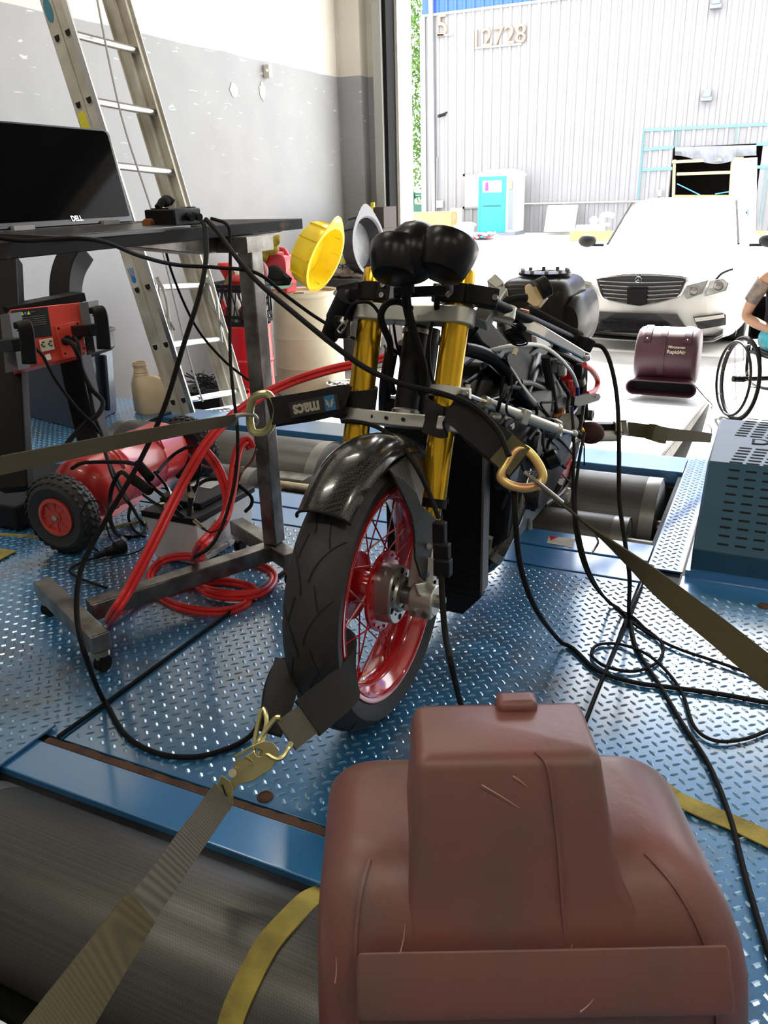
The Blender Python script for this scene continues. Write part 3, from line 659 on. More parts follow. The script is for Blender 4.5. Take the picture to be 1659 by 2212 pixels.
# ================================================================== MOTORCYCLE
BX = -.71; AX = V((BX, 1.40, .305))
FA = V((0, .359, .933)).normalized(); FF = V((0, -.933, .359)).normalized()
def FK(x, z, f=0.): return V((x, 1.425+.385*(z-.3), z))+FF*f
def dep(p):
    d = V(p)-EYE; return d.dot(fw)
def bike():
    mat('tyre', (.022, .022, .022), .62, bump=.12, scale=50, var=.25)
    mat('groove', (.004, .004, .004), .9)
    checkmat('carbon', (.035, .035, .028), (.008, .008, .008), 210, .22, 0, coat=.45, rot=(R(35), R(35), R(20)))
    checkmat('carbon_matte', (.045, .043, .034), (.016, .016, .014), 210, .5, 0, coat=0., rot=(R(35), R(35), R(20))); MT['carbon_matte'].node_tree.nodes['Principled BSDF'].inputs['Specular IOR Level'].default_value = .2
    mat('hub_alu', (.44, .44, .41), .33, .85, var=.1, scale=30)
    mat('teal_metal', (.0, .25, .26), .3, .7)
    mat('reservoir', (.72, .52, .26), .3, coat=.4); mat('trim_grey', (.10, .105, .11), .5, spec=.2); mat('grey_panel', (.035, .035, .034), .6, spec=.1)
    mat('tank_gloss', (.022, .021, .016), .3, spec=.08)
    mat('copper', (.42, .16, .06), .4, .7, var=.4, scale=30); mat('hose_white', (.75, .74, .7), .4); mat('hose_blue', (.02, .03, .3), .35)
    B = T('motorcycle', 'naked motorcycle with gold fork and red spoked wheel strapped down on the blue deck', 'motorcycle', (BX, 2.1, 0))
    def P(mb, name, m, par=B, **k): return mb.build(name, m, par, **k)
    # ---- front wheel
    R_ = .305; hw = .060; prof = []
    for k in range(13):
        t = -1+2*k/12; prof.append((R_-.034*abs(t)**2.3, t*hw))
    prof = [(.232, -.046), (.25, -.056)]+prof+[(.25, .056), (.232, .046)]
    ty = P(MB().lathe(prof, AX, XX, n=96, caps=False, closed=True), 'front_tyre', 'tyre')
    def ts(u, x): # point on tyre surface, u angle, x offset
        t = x/hw; r = R_-.034*abs(t)**2.3+.0006
        return AX+V((x, -r*cos(u), r*sin(u)))
    for i in range(16):
        u0 = i*2*pi/16
        for s in (-1, 1):
            o = MB(); pts = [ts(u0+.16*s*0+.30*q+(.09 if s > 0 else 0), s*(.006+.045*q**1.6)) for q in [j/6 for j in range(7)]]
            o.ribbon(pts, (.0035, .002), .0012, [p-AX-XX*(p-AX).x for p in pts] and XX, sm=2); P(o, 'tread_groove', 'groove', ty, sm=0)
            pts = [ts(u0+.22+.16*q+(.09 if s > 0 else 0), s*(.030-.012*q)) for q in (0, .25, .5, .75, 1)]
            P(MB().ribbon(pts, (.002, .002), .0012, XX, sm=2), 'tread_groove', 'groove', ty, sm=0)
    rp = [(.2365, .0485), (.236, .052), (.230, .052), (.219, .046), (.212, .035), (.206, .030), (.199, .018), (.1965, 0)]
    rp = rp+[(r, -x) for r, x in rp[::-1][1:]]
    rp2 = [(r+.006, x*.93) for r, x in rp[::-1] if r < .23]
    rim = P(MB().lathe(rp+rp2, AX, XX, n=96, caps=False, closed=True), 'front_rim', 'red_gloss')
    P(MB().lathe([(.224, .0495), (.2255, .0505), (.224, .0515)], AX, XX, n=72, caps=False, closed=True), 'rim_bead', 'red_gloss', rim)
    P(MB().lathe([(.203, .0265), (.2045, .029), (.202, .029)], AX, XX, n=72, caps=False, closed=True), 'rim_bead', 'red_gloss', rim)
    hub = P(MB().lathe([(.018, -.062), (.05, -.060), (.052, -.05), (.075, -.046), (.076, -.041), (.04, -.036), (.034, -.02), (.034, .0), (.045, .012), (.082, .020), (.088, .022), (.088, .029), (.080, .031), (.05, .030), (.02, .03)], AX, XX, n=56), 'front_hub', 'red_gloss')
    for i in range(18):
        a = i*2*pi/18; c = AX+V((.031, .079*cos(a), .079*sin(a)))
        P(MB().cyl(c, c+V((.003, 0, 0)), .0035, n=8), 'hub_rivet', 'red_gloss', hub)
    for i in range(32):
        s = 1 if i % 2 else -1; k = i//2; a = 2*pi*k/16+(.0 if s > 0 else pi/16); q = .55 if (k % 2) else -.55
        rh = .080 if s > 0 else .070; p0 = AX+V((.025 if s > 0 else -.043, rh*cos(a), rh*sin(a))); b_ = a+q
        p1 = AX+V((s*.008, .199*cos(b_), .199*sin(b_)))
        d = (p1-p0).normalized(); P(MB().cyl(p0, p1, .0018, n=6).cyl(p1-d*.02, p1, .0034, n=6), 'spoke', 'red_gloss', hub)
    # silver disc carrier, six lobes
    n = 72; rs = []
    for x, sc_ in ((.030, 1.), (.062, 1.), (.066, .96)):
        rs.append([AX+V((x, 0, 0))+V((0, cos(2*pi*j/n), sin(2*pi*j/n)))*(.0625+.0035*cos(3*2*pi*j/n+.5))*sc_ for j in range(n)])
    hc = P(MB().rings(rs), 'hub_carrier', 'hub_alu', sm=30)
    P(MB().lathe([(.040, .066), (.038, .072), (.030, .074), (.030, .070), (.0, .070)], AX, XX, n=40), 'bearing_cap', 'hub_alu', hc)
    for i in range(6):
        a = i*pi/3+.35; c = AX+V((.0655, .051*cos(a), .051*sin(a)))
        P(MB().cyl(c, c+V((.0015, 0, 0)), .0068, n=16), 'bolt_hole', 'groove', hc)
        c = AX+V((.0655, .045*cos(a+.5), .045*sin(a+.5))); P(MB().cyl(c, c+V((.0012, 0, 0)), .003, n=10), 'bolt_hole', 'groove', hc)
    ax = P(MB().cyl(AX+V((-.14, 0, 0)), AX+V((.165, 0, 0)), .011).cyl(AX+V((.07, 0, 0)), AX+V((.096, 0, 0)), .019), 'axle', 'steel')
    P(MB().cyl(AX+V((.148, 0, 0)), AX+V((.160, 0, 0)), .015, n=24).ell(AX+V((.160, 0, 0)), (.006, .013, .013)), 'axle_nut', 'steel', ax)
    # ---- fork legs
    for s in (-1, 1):
        x = BX+s*.1
        gt = P(MB().cyl(FK(x, .487), FK(x, .905), .0285, n=40), 'fork_tube', 'gold')
        P(MB().lathe([(.0285, 0), (.0285, .035), (.026, .04), (.015, .041)], FK(x, .905), FA, n=36), 'fork_cap', 'gold', gt)
        P(MB().cyl(FK(x, .938), FK(x, .948), .012, n=6), 'adjuster', 'teal_metal' if s > 0 else 'black_paint', gt)
        P(MB().lathe([(.031, -.014), (.031, .004), (.028, .006)], FK(x, .487), FA, n=36), 'dust_seal', 'black_rubber', gt)
        P(MB().cyl(FK(x, .30), FK(x, .487), .0215, n=30), 'stanchion', 'gold', gt)
        # cast axle foot
        ft = MB(); c = AX+V((s*.122, 0, 0))
        n = 28; prof = [(.030*cos(2*pi*j/n)-.0, .030*sin(2*pi*j/n)) for j in range(n)]
        ft.prism([(a*1.12, b*1.12) for a, b in prof], c-V((.026, 0, 0)), YY, ZZ, (.052, 0, 0))
        ft.rings([[FK(x, z)+V((a*w_, 0, 0))+V((0, b*h_, 0)) for a, b in ((-1, -1), (1, -1), (1, 1), (-1, 1))] for z, w_, h_ in ((.275, .024, .032), (.33, .024, .026), (.40, .023, .023))])
        ft.box(c+V((-.0, -.022, -.018)), (.05, .022, .026))
        f = P(ft, 'axle_foot', 'alu', bev=.003)
        for q in (-.013, .013):
            b0 = c+V((q, -.033, -.018)); P(MB().lathe([(.0075, 0), (.0075, .006), (.0045, .006), (.004, .003), (0, .003)], b0, (0, -1, 0), n=18), 'pinch_bolt', 'steel', f)
    # caliper bracket on the right leg
    P(MB().poly([Px(893, 1262, -.592), Px(949, 1248, -.592), Px(948, 1262, -.592), Px(930, 1288, -.592), Px(900, 1284, -.592)], (.006, 0, 0)), 'bracket_tab', 'alu', bev=.001)
    st = MB().bar(Px(928, 1205, -.5855), Px(926, 1262, -.5855), .0008, .02, XX); lb = P(st, 'leg_sticker', 'off_white')
    mat('blue_ink', (.02, .12, .5), .4); text('OHL', .016, Px(926, 1241, -.5845), YY, ZZ, 'blue_ink', lb, 'lettering', .0003, )
    # ---- clamps
    def clamp(z, th, name, x0=-1, x1=1, m='alu'):
        n = 18; out = []
        def arc(cx, a0, a1, r): return [(cx+r*cos(a0+(a1-a0)*k/n), r*sin(a0+(a1-a0)*k/n)) for k in range(n+1)]
        L = arc(-.1, pi*.42, pi*1.58, .040); Rr = arc(.1, -pi*.42, pi*.42, .040)
        out = L+[(-.05, -.028), (0, -.024), (.05, -.028)]+Rr+[(.05, .02), (0, .045), (-.05, .02)]
        o = MB().prism([(a, b) for a, b in out], FK(BX, z)-FA*th/2, XX, -FF, FA*th)
        return P(o, name, m, bev=.003, sm=40)
    tc_ = clamp(.852, .036, 'top_clamp'); lc = clamp(.640, .030, 'bottom_clamp')
    P(MB().cyl(FK(BX, .852, .0235), FK(BX, .852, .026), .0045, n=12), 'clamp_hole', 'groove', tc_)
    for q in (-.055, -.02, .02): P(MB().cyl(FK(BX+q, .640, .026), FK(BX+q, .640, .0295), .004, n=12), 'clamp_hole', 'groove', lc)
    rg = P(MB().lathe([(.0285, -.012), (.037, -.012), (.037, .012), (.0285, .012)], FK(BX+.1, .703), FA, n=36, caps=False, closed=True).box(FK(BX+.143, .703), (.02, .016, .024)), 'damper_ring', 'alu', bev=.002)
    P(MB().cyl(FK(BX+.147, .703, .012), FK(BX+.147, .703, .02), .005), 'ring_bolt', 'steel', rg)
    P(MB().cyl(FK(BX, .655, -.028), FK(BX, .835, -.028), .027, n=30), 'steering_stem', 'black_paint')
    P(MB().lathe([(.031, 0), (.031, .008), (.027, .012)], FK(BX, .655, -.028), FA, n=30), 'head_bearing', 'steel'); P(MB().lathe([(.030, 0), (.030, .01)], FK(BX, .82, -.028), FA, n=30), 'head_bearing', 'steel')
    P(MB().cyl(FK(BX, .66, -.075), FK(BX, .84, -.075), .036, n=24), 'head_tube', 'black_gloss')
    # ---- handlebar clamps, bars, levers
    for s in (-1, 1):
        x = BX+s*.1
        cl = MB().lathe([(.0285, -.020), (.036, -.020), (.036, .020), (.0285, .020)], FK(x, .893), FA, n=32, caps=False, closed=True)
        cl.box(FK(x-s*.035, .893, .015), (.032, .03, .038), (XX, FF, FA))
        k = P(cl, 'bar_clamp', 'black_paint', bev=.002)
        for q in (-.010, .012): P(MB().lathe([(.0055, 0), (.0055, .004), (.003, .004), (.003, .002), (0, .002)], FK(x-s*.035, .893, .031)+FA*q, FF, n=14), 'clamp_bolt', 'steel', k)
        o = MB(); a = FK(x+s*.02, .893, .018); b = a+V((s*.065, .018, -.012)); o.bar(a, b, .034, .04, FA); k2 = P(o, 'clamp_arm', 'black_paint', bev=.004)
        P(MB().cyl(b+FF*.018, b+FF*.024, .006, n=14), 'arm_bolt', 'steel', k2)
    # right hand side of the picture
    e0 = FK(BX+.165, .885, .01); gA = Pd(1133, 678, 1.90); gB = Pd(1248, 738, 1.96)
    d = (gB-gA).normalized()
    br = P(MB().cyl(e0, gB, .011), 'handlebar', 'black_paint')
    gr = [(.021, 0), (.024, .004)]; L = (gB-gA).length
    for k in range(30): t = .008+k*(L-.03)/30; gr += [(.0242, t), (.0218, t+.5*(L-.03)/30)]
    gr += [(.026, L-.02), (.026, L-.004), (.022, L)]
    P(MB().lathe(gr, gA, d, n=24), 'ribbed_grip', 'black_rubber', br)
    bx_ = P(MB().box(Pd(1262, 742, 1.93), (.05, .03, .026), frame(d, ZZ)), 'bar_end_box', 'black_paint', br, bev=.003)
    lv = MB(); P0 = Pd(1072, 660, 1.78); pts = [P0, Pd(1110, 688, 1.79), Pd(1160, 712, 1.80), Pd(1215, 742, 1.83), Pd(1262, 768, 1.86)]
    lv.ribbon(pts, (.034, .018), .011, FA, sm=5).ell(Pd(1266, 771, 1.86), (.011, .011, .011)); P(lv, 'clutch_lever', 'chrome', sm=40, bev=.003)
    mc = MB().bar(Pd(1036, 700, 1.74), Pd(1082, 628, 1.76), .036, .036, FF).bar(Pd(1062, 622, 1.76), Pd(1080, 606, 1.76), .030, .028, FF).bar(Pd(1048, 668, 1.75), Pd(1108, 688, 1.76), .034, .026, FF)
    m_ = P(mc, 'lever_perch', 'alu', bev=.003)
    P(MB().cyl(Pd(1095, 662, 1.745), Pd(1090, 690, 1.745), .022, n=26), 'pivot', 'alu', m_, bev=.002)
    P(MB().cyl(Pd(1080, 665, 1.755), Pd(1097, 712, 1.76), .009), 'pivot_bolt', 'steel', m_); P(MB().cyl(Pd(1046, 695, 1.74), Pd(1053, 682, 1.74), .010, n=14), 'banjo_bolt', 'copper', m_)
    P(MB().cyl(Pd(1120, 700, 1.76), Pd(1132, 712, 1.75), .007), 'adjuster_screw', 'black_paint', m_)
    P(MB().tube([Pd(1122, 672, 1.83), Pd(1140, 676, 1.84)], .007, sm=0), 'bar_stub', 'copper', m_)
    P(MB().tube([Pd(1062, 668, 1.75), Pd(1080, 655, 1.75), Pd(1110, 645, 1.76), Pd(1137, 643, 1.77)], .0085), 'reservoir_hose', 'black_rubber', m_)
    rv = P(MB().poly([Pd(1133, 618, 1.80), Pd(1143, 612, 1.80), Pd(1152, 620, 1.80), Pd(1161, 616, 1.80), Pd(1180, 640, 1.80), Pd(1162, 662, 1.80), Pd(1152, 662, 1.80), Pd(1136, 650, 1.80)], FF*-.022), 'fluid_reservoir', 'reservoir', bev=.002)
    q0, q1 = Pd(1163, 627, 1.80), Pd(1180, 618, 1.80); P(MB().cyl(q0, q0+(q1-q0).normalized()*.024, .024, n=26), 'reservoir_cap', 'black_plastic', rv, bev=.002)
    # coil of wire under the lever
    for k in range(6):
        c = Pd(1106+3*k, 716+4.5*k, 1.78); P(MB().tube([c+V((.020*cos(t*pi/4), 0.004*sin(t*2+k), .0075*sin(t*pi/4))) for t in range(8)], .0022, n=6, sm=3, closed=True), 'wire_coil', 'black_rubber')
    P(MB().bar(Pd(1116, 752, 1.77), Pd(1110, 766, 1.77), .008, .006), 'coil_terminal', 'zinc')
    # left hand side of the picture
    e0 = FK(BX-.165, .885, .01); b1 = Pd(733, 700, 1.86); lb = P(MB().cyl(e0, b1, .011), 'handlebar', 'black_paint')
    P(MB().ell(Pd(752, 660, 1.80), (.030, .034, .036)).cyl(Pd(752, 640, 1.77), Pd(732, 690, 1.82), .026, .03), 'switch_cluster', 'black_plastic', lb)
    P(MB().cyl(Pd(762, 640, 1.74), Pd(766, 634, 1.72), .014, n=18), 'switch_knob', 'black_gloss', lb)
    P(MB().cyl(Pd(725, 690, 1.84), Pd(714, 722, 1.88), .021, n=22).ell(Pd(713, 723, 1.88), (.021, .021, .021)), 'grip', 'black_rubber', lb)
    P(MB().box(Pd(740, 705, 1.79), (.028, .03, .05)).bar(Pd(745, 685, 1.76), Pd(737, 700, 1.76), .02, .02), 'throttle_housing', 'black_paint', lb, bev=.004)
    P(MB().tube([Pd(745, 690, 1.74), Pd(738, 700, 1.74), Pd(730, 712, 1.76), Pd(737, 718, 1.75), Pd(748, 700, 1.74)], .0025), 'chrome_clip', 'chrome', lb)
    P(MB().cyl(Pd(740, 698, 1.74), Pd(746, 688, 1.74), .008), 'cable_fitting', 'alu', lb)
    # ---- gauge cluster
    wv = V((.02, .55, .83)).normalized(); G0 = Pd(895, 560, 1.60)
    cup = [(.0, .0), (.034, .001), (.042, .004), (.046, .012), (.053, .040), (.055, .066), (.051, .072), (.0, .074)]
    gp = MB().lathe([(r*.98, h*1.0) for r, h in cup], Pd(850, 602, 1.56), (wv+V((-.10, 0, 0))).normalized(), n=48); k1 = P(gp, 'gauge_cup', 'black_gloss', sm=40)
    k2 = P(MB().lathe([(r*1.05, h*1.05) for r, h in cup], Pd(948, 596, 1.55), (wv+V((.12, 0, 0))).normalized(), n=48), 'gauge_cup', 'black_gloss', sm=40)
    P(MB().ell(Pd(896, 546, 1.575), (.052, .052, .062), (XX, wv.cross(XX), wv), n=36, m=20), 'gauge_body', 'black_gloss')
    P(MB().lathe([(.0, .022), (.020, .018), (.038, .006), (.042, 0), (.041, -.006), (0, -.01)], Pd(896, 501, 1.575), (V((0, .1, 1))).normalized(), n=40), 'gauge_peak', 'black_paint', sm=40)
    P(MB().lathe([(.020, 0), (.016, .008), (.014, .02), (.011, .03), (.011, .05)], Pd(881, 576, 1.57), V((0, .1, -1)), n=24), 'cable_boot', 'black_rubber')
    P(MB().tube([Pd(880, 600, 1.58), Pd(878, 650, 1.63), Pd(888, 700, 1.66), Pd(903, 750, 1.70), Pd(915, 800, 1.74), Pd(912, 850, 1.78)], .0095), 'wiring_loom', 'black_rubber')
    P(MB().bar(Pd(850, 632, 1.66), Pd(965, 628, 1.66), .02, .014, FF).bar(Pd(860, 625, 1.66), Pd(862, 655, 1.68), .01, .014).bar(Pd(945, 622, 1.66), Pd(943, 665, 1.70), .012, .018), 'gauge_bracket', 'black_paint', bev=.002)
    P(MB().tube([Pd(965, 600, 1.60), Pd(975, 625, 1.63), Pd(965, 640, 1.64)], .005), 'bracket_wire', 'steel')
    # ---- cables around the stem
    def cab(pts, r, m='black_rubber', name='cable'): return P(MB().tube([Pd(*q) for q in pts], r, n=8), name, m)
    cab([(745, 690, 1.73), (758, 662, 1.70), (775, 653, 1.68), (800, 655, 1.68), (820, 680, 1.70), (832, 720, 1.73), (850, 755, 1.78), (880, 775, 1.80), (930, 800, 1.85)], .0035)
    cab([(888, 668, 1.70), (865, 652, 1.68), (838, 655, 1.67), (823, 680, 1.68), (830, 710, 1.70), (843, 745, 1.74), (840, 800, 1.78), (850, 850, 1.82)], .0075, name='wiring_loom')
    cab([(1000, 688, 1.72), (975, 664, 1.70), (948, 672, 1.70), (932, 705, 1.71), (926, 760, 1.74), (932, 810, 1.78), (945, 850, 1.80)], .0038, 'dark_metal')
    cab([(1028, 690, 1.74), (1010, 672, 1.73), (995, 664, 1.72)], .0045, 'steel', 'hose_fitting')
    cab([(1035, 660, 1.80), (1040, 690, 1.84), (1015, 730, 1.88), (1000, 760, 1.92)], .005)
    cab([(738, 910, 1.76), (775, 912, 1.74), (820, 925, 1.70), (865, 960, 1.66), (900, 1010, 1.63), (925, 1060, 1.63), (948, 1120, 1.62)], .005)
    cab([(690, 895, 1.9), (740, 903, 1.84), (775, 912, 1.78)], .0028)
    cab([(850, 700, 1.80), (858, 750, 1.82), (875, 800, 1.85), (870, 870, 1.9)], .003); cab([(830, 745, 1.80), (838, 760, 1.80), (845, 745, 1.80), (842, 700, 1.82)], .003, 'steel')
    # plastic connectors by the right leg
    cn = P(MB().box(Pd(950, 1150, 1.60), (.026, .02, .045)).box(Pd(955, 1190, 1.60), (.032, .022, .034)).box(Pd(957, 1225, 1.60), (.034, .024, .036)), 'connector', 'black_plastic', bev=.003)
    # ---- mudguard
    fr = []
    n = 34
    for i in range(n+1):
        u = R(50)+(R(160)-R(50))*i/n; rs_ = []
        wsc = .86+.14*min(1, i/8); m = 14; cr = []
        for k in range(m+1):
            t = -1+2*k/m; a = t*R(80); x = .066*wsc*sin(a)/sin(R(80)); rr = .292+.046*cos(a)**.8
            cr.append((x, rr))
        ring = [AX+V((x, -r*cos(u), r*sin(u))) for x, r in cr]+[AX+V((x*.97, -(r-.003)*cos(u), (r-.003)*sin(u))) for x, r in cr[::-1]]
        fr.append(ring)
    P(MB().rings(fr), 'mudguard', 'carbon', sm=50)
    # rim of the guard
    P(MB().tube([0.5*(fr[0][k]+fr[0][k]) for k in range(15)], .0028, n=8, sm=2), 'mudguard_edge', 'black_rubber')
    g = [(842, 1022), (868, 1035), (895, 1062), (905, 1090), (930, 1112), (944, 1128), (938, 1165), (931, 1185), (926, 1225), (915, 1254), (905, 1245), (893, 1205), (891, 1150), (884, 1110), (865, 1068)]
    P(MB().poly([Px(x, y, -.594) for x, y in g], (.005, 0, 0)), 'fork_guard', 'carbon_matte', bev=.0015)
    P(MB().poly([AX+V((.066+.0, -.30*cos(u), .30*sin(u))) for u in (R(80), R(100), R(120))]+[Px(905, 1095, -.60), Px(880, 1060, -.61)], (.005, 0, 0)), 'guard_arm', 'carbon_matte')
    P(MB().cyl(Px(927, 1180, -.588), Px(927, 1180, -.584), .006), 'guard_screw', 'steel')
    # left guard
    P(MB().poly([V((-.828, FK(0, z).y+dy, z)) for z, dy in ((.56, -.03), (.56, .04), (.46, .05), (.34, .03), (.30, -.01), (.36, -.035), (.46, -.045))], (-.005, 0, 0)), 'fork_guard', 'carbon')
    # ---- radiator and front lower mass
    rx0, rx1 = -.85, -.588
    ra = P(MB().bb((rx0, 1.765, .13), (rx1, 1.80, .63)), 'radiator', 'black_plastic', bev=.004)
    for k in range(24): P(MB().bb((rx0+.012, 1.762, .15+k*.0195), (rx1-.012, 1.766, .1535+k*.0195)), 'radiator_fin', 'black_paint', ra, sm=0)
    P(MB().bb((rx1+.001, 1.755, .15), (rx1+.007, 1.80, .60)), 'radiator_side_trim', 'trim_grey')
    P(MB().poly([V((rx0, 1.765, .13)), V((rx1, 1.765, .13)), V((rx1-.05, 1.77, .07)), V((rx0+.05, 1.77, .07))], (0, .04, 0)), 'radiator_lower_tank', 'black_plastic')
    # ---- engine mass
    en = MB().rings([[V((x, y, z)) for x, z in ((-.86, zb+.04), (-.83, zb), (-.59, zb), (-.56, zb+.04), (-.545, zt-.08), (-.60, zt), (-.82, zt), (-.87, zt-.08))] for y, zb, zt in ((1.88, .22, .50), (1.98, .17, .60), (2.3, .16, .66), (2.5, .20, .55), (2.6, .28, .45))])
    e = P(en, 'engine_block', 'black_paint', bev=.01)
    for (x, y, X, r, l, m, nm) in ((1100, 1010, -.54, .06, .035, 'black_gloss', 'clutch_cover'), (1160, 960, -.535, .045, .03, 'dark_metal', 'generator_cover'), (1152, 1075, -.53, .035, .04, 'black_plastic', 'oil_filter'), (1190, 925, -.53, .03, .05, 'steel', 'throttle_body')):
        c = Px(x, y, X); P(MB().lathe([(0, l), (r*.7, l), (r*.95, l*.7), (r, 0)], c-V((.02, 0, 0)), XX, n=36), nm, m, e)
        for k in range(6):
            a = k*pi/3; P(MB().cyl(c+V((0, r*.93*cos(a), r*.93*sin(a))), c+V((.012, r*.93*cos(a), r*.93*sin(a))), .005, n=8), 'cover_bolt', 'dark_metal', e)
    c = Px(1085, 905, -.56); 
    P(MB().cyl(Px(1060, 903, -.60), Px(1092, 905, -.57), .014, n=20), 'pipe_stub', 'alu')
    P(MB().lathe([(.019, -.012), (.019, .012)], Px(1096, 905, -.57), XX, n=20).box(Px(1102, 918, -.57), (.018, .022, .02)).cyl(Px(1108, 908, -.57), Px(1118, 910, -.57), .006), 'pipe_clamp', 'alu', bev=.002)
    P(MB().lathe([(.032, 0), (.035, .01), (.030, .03), (.034, .05), (.034, .07), (.028, .075)], Px(1165, 905, -.60), (.9, .1, .05), n=30), 'intake_ring', 'copper')
    P(MB().cyl(Px(1205, 918, -.60), Px(1228, 915, -.50), .036, .030, n=28), 'intake_trumpet', 'steel')
    # exhaust
    P(MB().tube([Px(1140, 1020, -.56), Px(1112, 1110, -.565), Px(1078, 1185, -.585), Px(1055, 1215, -.61), Px(1025, 1232, -.66)], .0245, n=22), 'exhaust_pipe', 'carbon')
    P(MB().cyl(Px(1074, 1192, -.588), Px(1062, 1207, -.60), .0275, n=26), 'exhaust_clamp', 'steel')
    P(MB().bar(Px(1055, 1160, -.60), Px(1045, 1215, -.62), .022, .014, YY), 'side_bracket', 'alu'); P(MB().tube([Px(1045, 1040, -.59), Px(1048, 1130, -.59), Px(1046, 1180, -.6)], .004), 'breather_hose', 'black_rubber')
    # hose with rings, drain etc
    P(MB().lathe([(.022, 0), (.024, .01), (.020, .014), (.026, .02), (.026, .05), (.02, .055)], Px(1168, 1005, -.54), (.45, .2, .25), n=26), 'coolant_elbow', 'black_gloss')
    P(MB().cyl(Px(1143, 1125, -.56), Px(1143, 1142, -.56), .009), 'drain_plug', 'zinc')
    # ---- frame tubes
    def ft(pts, r, m='black_gloss', name='frame_tube'): return P(MB().tube([Px(x, y, X) for x, y, X in pts], r, n=12), name, m)
    ft([(1000, 752, -.64), (1045, 765, -.61), (1085, 790, -.58), (1120, 840, -.56), (1155, 880, -.56)], .017)
    ft([(1045, 790, -.68), (1090, 835, -.64), (1150, 895, -.60)], .014); ft([(1125, 870, -.57), (1150, 810, -.57), (1163, 772, -.59)], .014)
    ft([(1163, 772, -.59), (1170, 830, -.58), (1200, 900, -.56)], .012); ft([(1000, 880, -.66), (1065, 870, -.60), (1120, 850, -.58)], .012)
    ft([(1045, 760, -.74), (1048, 860, -.74), (1045, 960, -.72)], .014); ft([(845, 760, -.80), (832, 840, -.84), (830, 900, -.88)], .016); ft([(900, 720, -.74), (990, 745, -.70), (1060, 752, -.70)], .012)
    ft([(1160, 745, -.66), (1220, 770, -.60), (1262, 790, -.56)], .014); ft([(1262, 790, -.56), (1258, 860, -.55), (1248, 930, -.55)], .013); ft([(870, 740, -.78), (880, 850, -.80)], .012)
    for k, (a, b) in enumerate((((1000, 790), (1040, 760)), ((1005, 830), (1045, 800)), ((1005, 870), (1048, 840)))): ft([(a[0], a[1], -.70), (b[0], b[1], -.72)], .006, 'black_paint', 'lattice_rod')
    # red/black/silver swingarm truss
    ft([(1128, 1062, -.60), (1180, 1015, -.585), (1245, 945, -.575)], .011, 'alu', 'swingarm_tube'); ft([(1175, 1090, -.60), (1215, 1060, -.59), (1240, 1000, -.58)], .010, 'black_gloss', 'swingarm_tube')
    P(MB().poly([Px(1205, 1035, -.585), Px(1222, 1010, -.585), Px(1240, 985, -.585), Px(1232, 1030, -.585)], (-.01, 0, 0)), 'swingarm_gusset', 'red_paint')
    P(MB().poly([Px(1205, 960, -.585), Px(1215, 935, -.585), Px(1222, 970, -.585), Px(1206, 1000, -.585)], (-.01, 0, 0)), 'swingarm_gusset', 'red_paint')
    P(MB().lathe([(.0, 0), (.028, .002), (.03, .015), (.026, .03)], Px(1212, 1068, -.60), (1, 0, 0), n=26), 'chain_adjuster', 'alu')
    # rear wheel standing between the rollers
    RW = V((BX, 2.835, .348))
    rt_ = P(MB().lathe([(.215, -.06), (.25, -.085)]+[(.31-.05*abs(t)**2.2, t*.09) for t in [-1+k/5 for k in range(11)]]+[(.25, .085), (.215, .06)], RW, XX, n=64, caps=False, closed=True), 'rear_tyre', 'tyre')
    P(MB().lathe([(.217, .062), (.205, .05), (.19, 0), (.205, -.05), (.217, -.062), (.222, 0)], RW, XX, n=64, caps=False, closed=True), 'rear_rim', 'red_gloss')
    P(MB().cyl(RW-XX*.1, RW+XX*.1, .04), 'rear_hub', 'red_gloss')
    for k in range(16): a = k*pi/8; P(MB().cyl(RW+V((0, .03*cos(a), .03*sin(a))), RW+V((0, .2*cos(a+.4), .2*sin(a+.4))), .002, n=6), 'rear_spoke', 'red_gloss', rt_)
    P(MB().cyl(RW-XX*.13, RW+XX*.17, .012).cyl(RW+XX*.12, RW+XX*.17, .022, n=6), 'rear_axle', 'steel')
    P(MB().bar(V((BX+.13, 2.35, .36)), V((BX+.13, 2.86, .348)), .05, .03, ZZ), 'swingarm_leg', 'black_gloss', bev=.005); P(MB().bar(V((BX-.13, 2.35, .36)), V((BX-.13, 2.86, .348)), .05, .03, ZZ), 'swingarm_leg', 'black_gloss', bev=.005)
    # ---- tank / seat unit
    tk = []
    for y, hx, z0, z1 in ((2.52, .085, .66, .80), (2.545, .108, .63, .825), (2.62, .118, .61, .835), (2.8, .118, .60, .835), (2.88, .10, .62, .82), (2.9, .08, .64, .80)):
        ring = []
        for k in range(36):
            a = 2*pi*k/36; ring.append(V((-.703+hx*math.copysign(abs(cos(a))**.38, cos(a)), y, (z0+z1)/2+(z1-z0)/2*math.copysign(abs(sin(a))**.38, sin(a)))))
        tk.append(ring)
    t_ = P(MB().rings(tk), 'fuel_tank', 'tank_gloss', sm=50)
    s2 = [[V((x+.035*cos(2*pi*k/20)*math.copysign(1, 1), y, zc+h*sin(2*pi*k/20))) for k in range(20)] for x, y, zc, h in ((-.585, 2.55, .70, .06), (-.575, 2.60, .70, .085), (-.575, 2.82, .70, .085), (-.59, 2.86, .70, .06))]
    P(MB().rings(s2), 'tank_side_pod', 'tank_gloss', t_, sm=50)
    fc = V((-.70, 2.70, .838)); fr_ = P(MB().lathe([(.085, 0), (.085, .008), (.06, .009), (.055, .006), (0, .006)], fc, ZZ, n=36), 'filler_ring', 'black_gloss', t_)
    for k in range(10): a = k*pi/5; P(MB().cyl(fc+V((.075*cos(a), .075*sin(a), .008)), fc+V((.075*cos(a), .075*sin(a), .018)), .0065, n=8), 'ring_bolt', 'steel', t_)
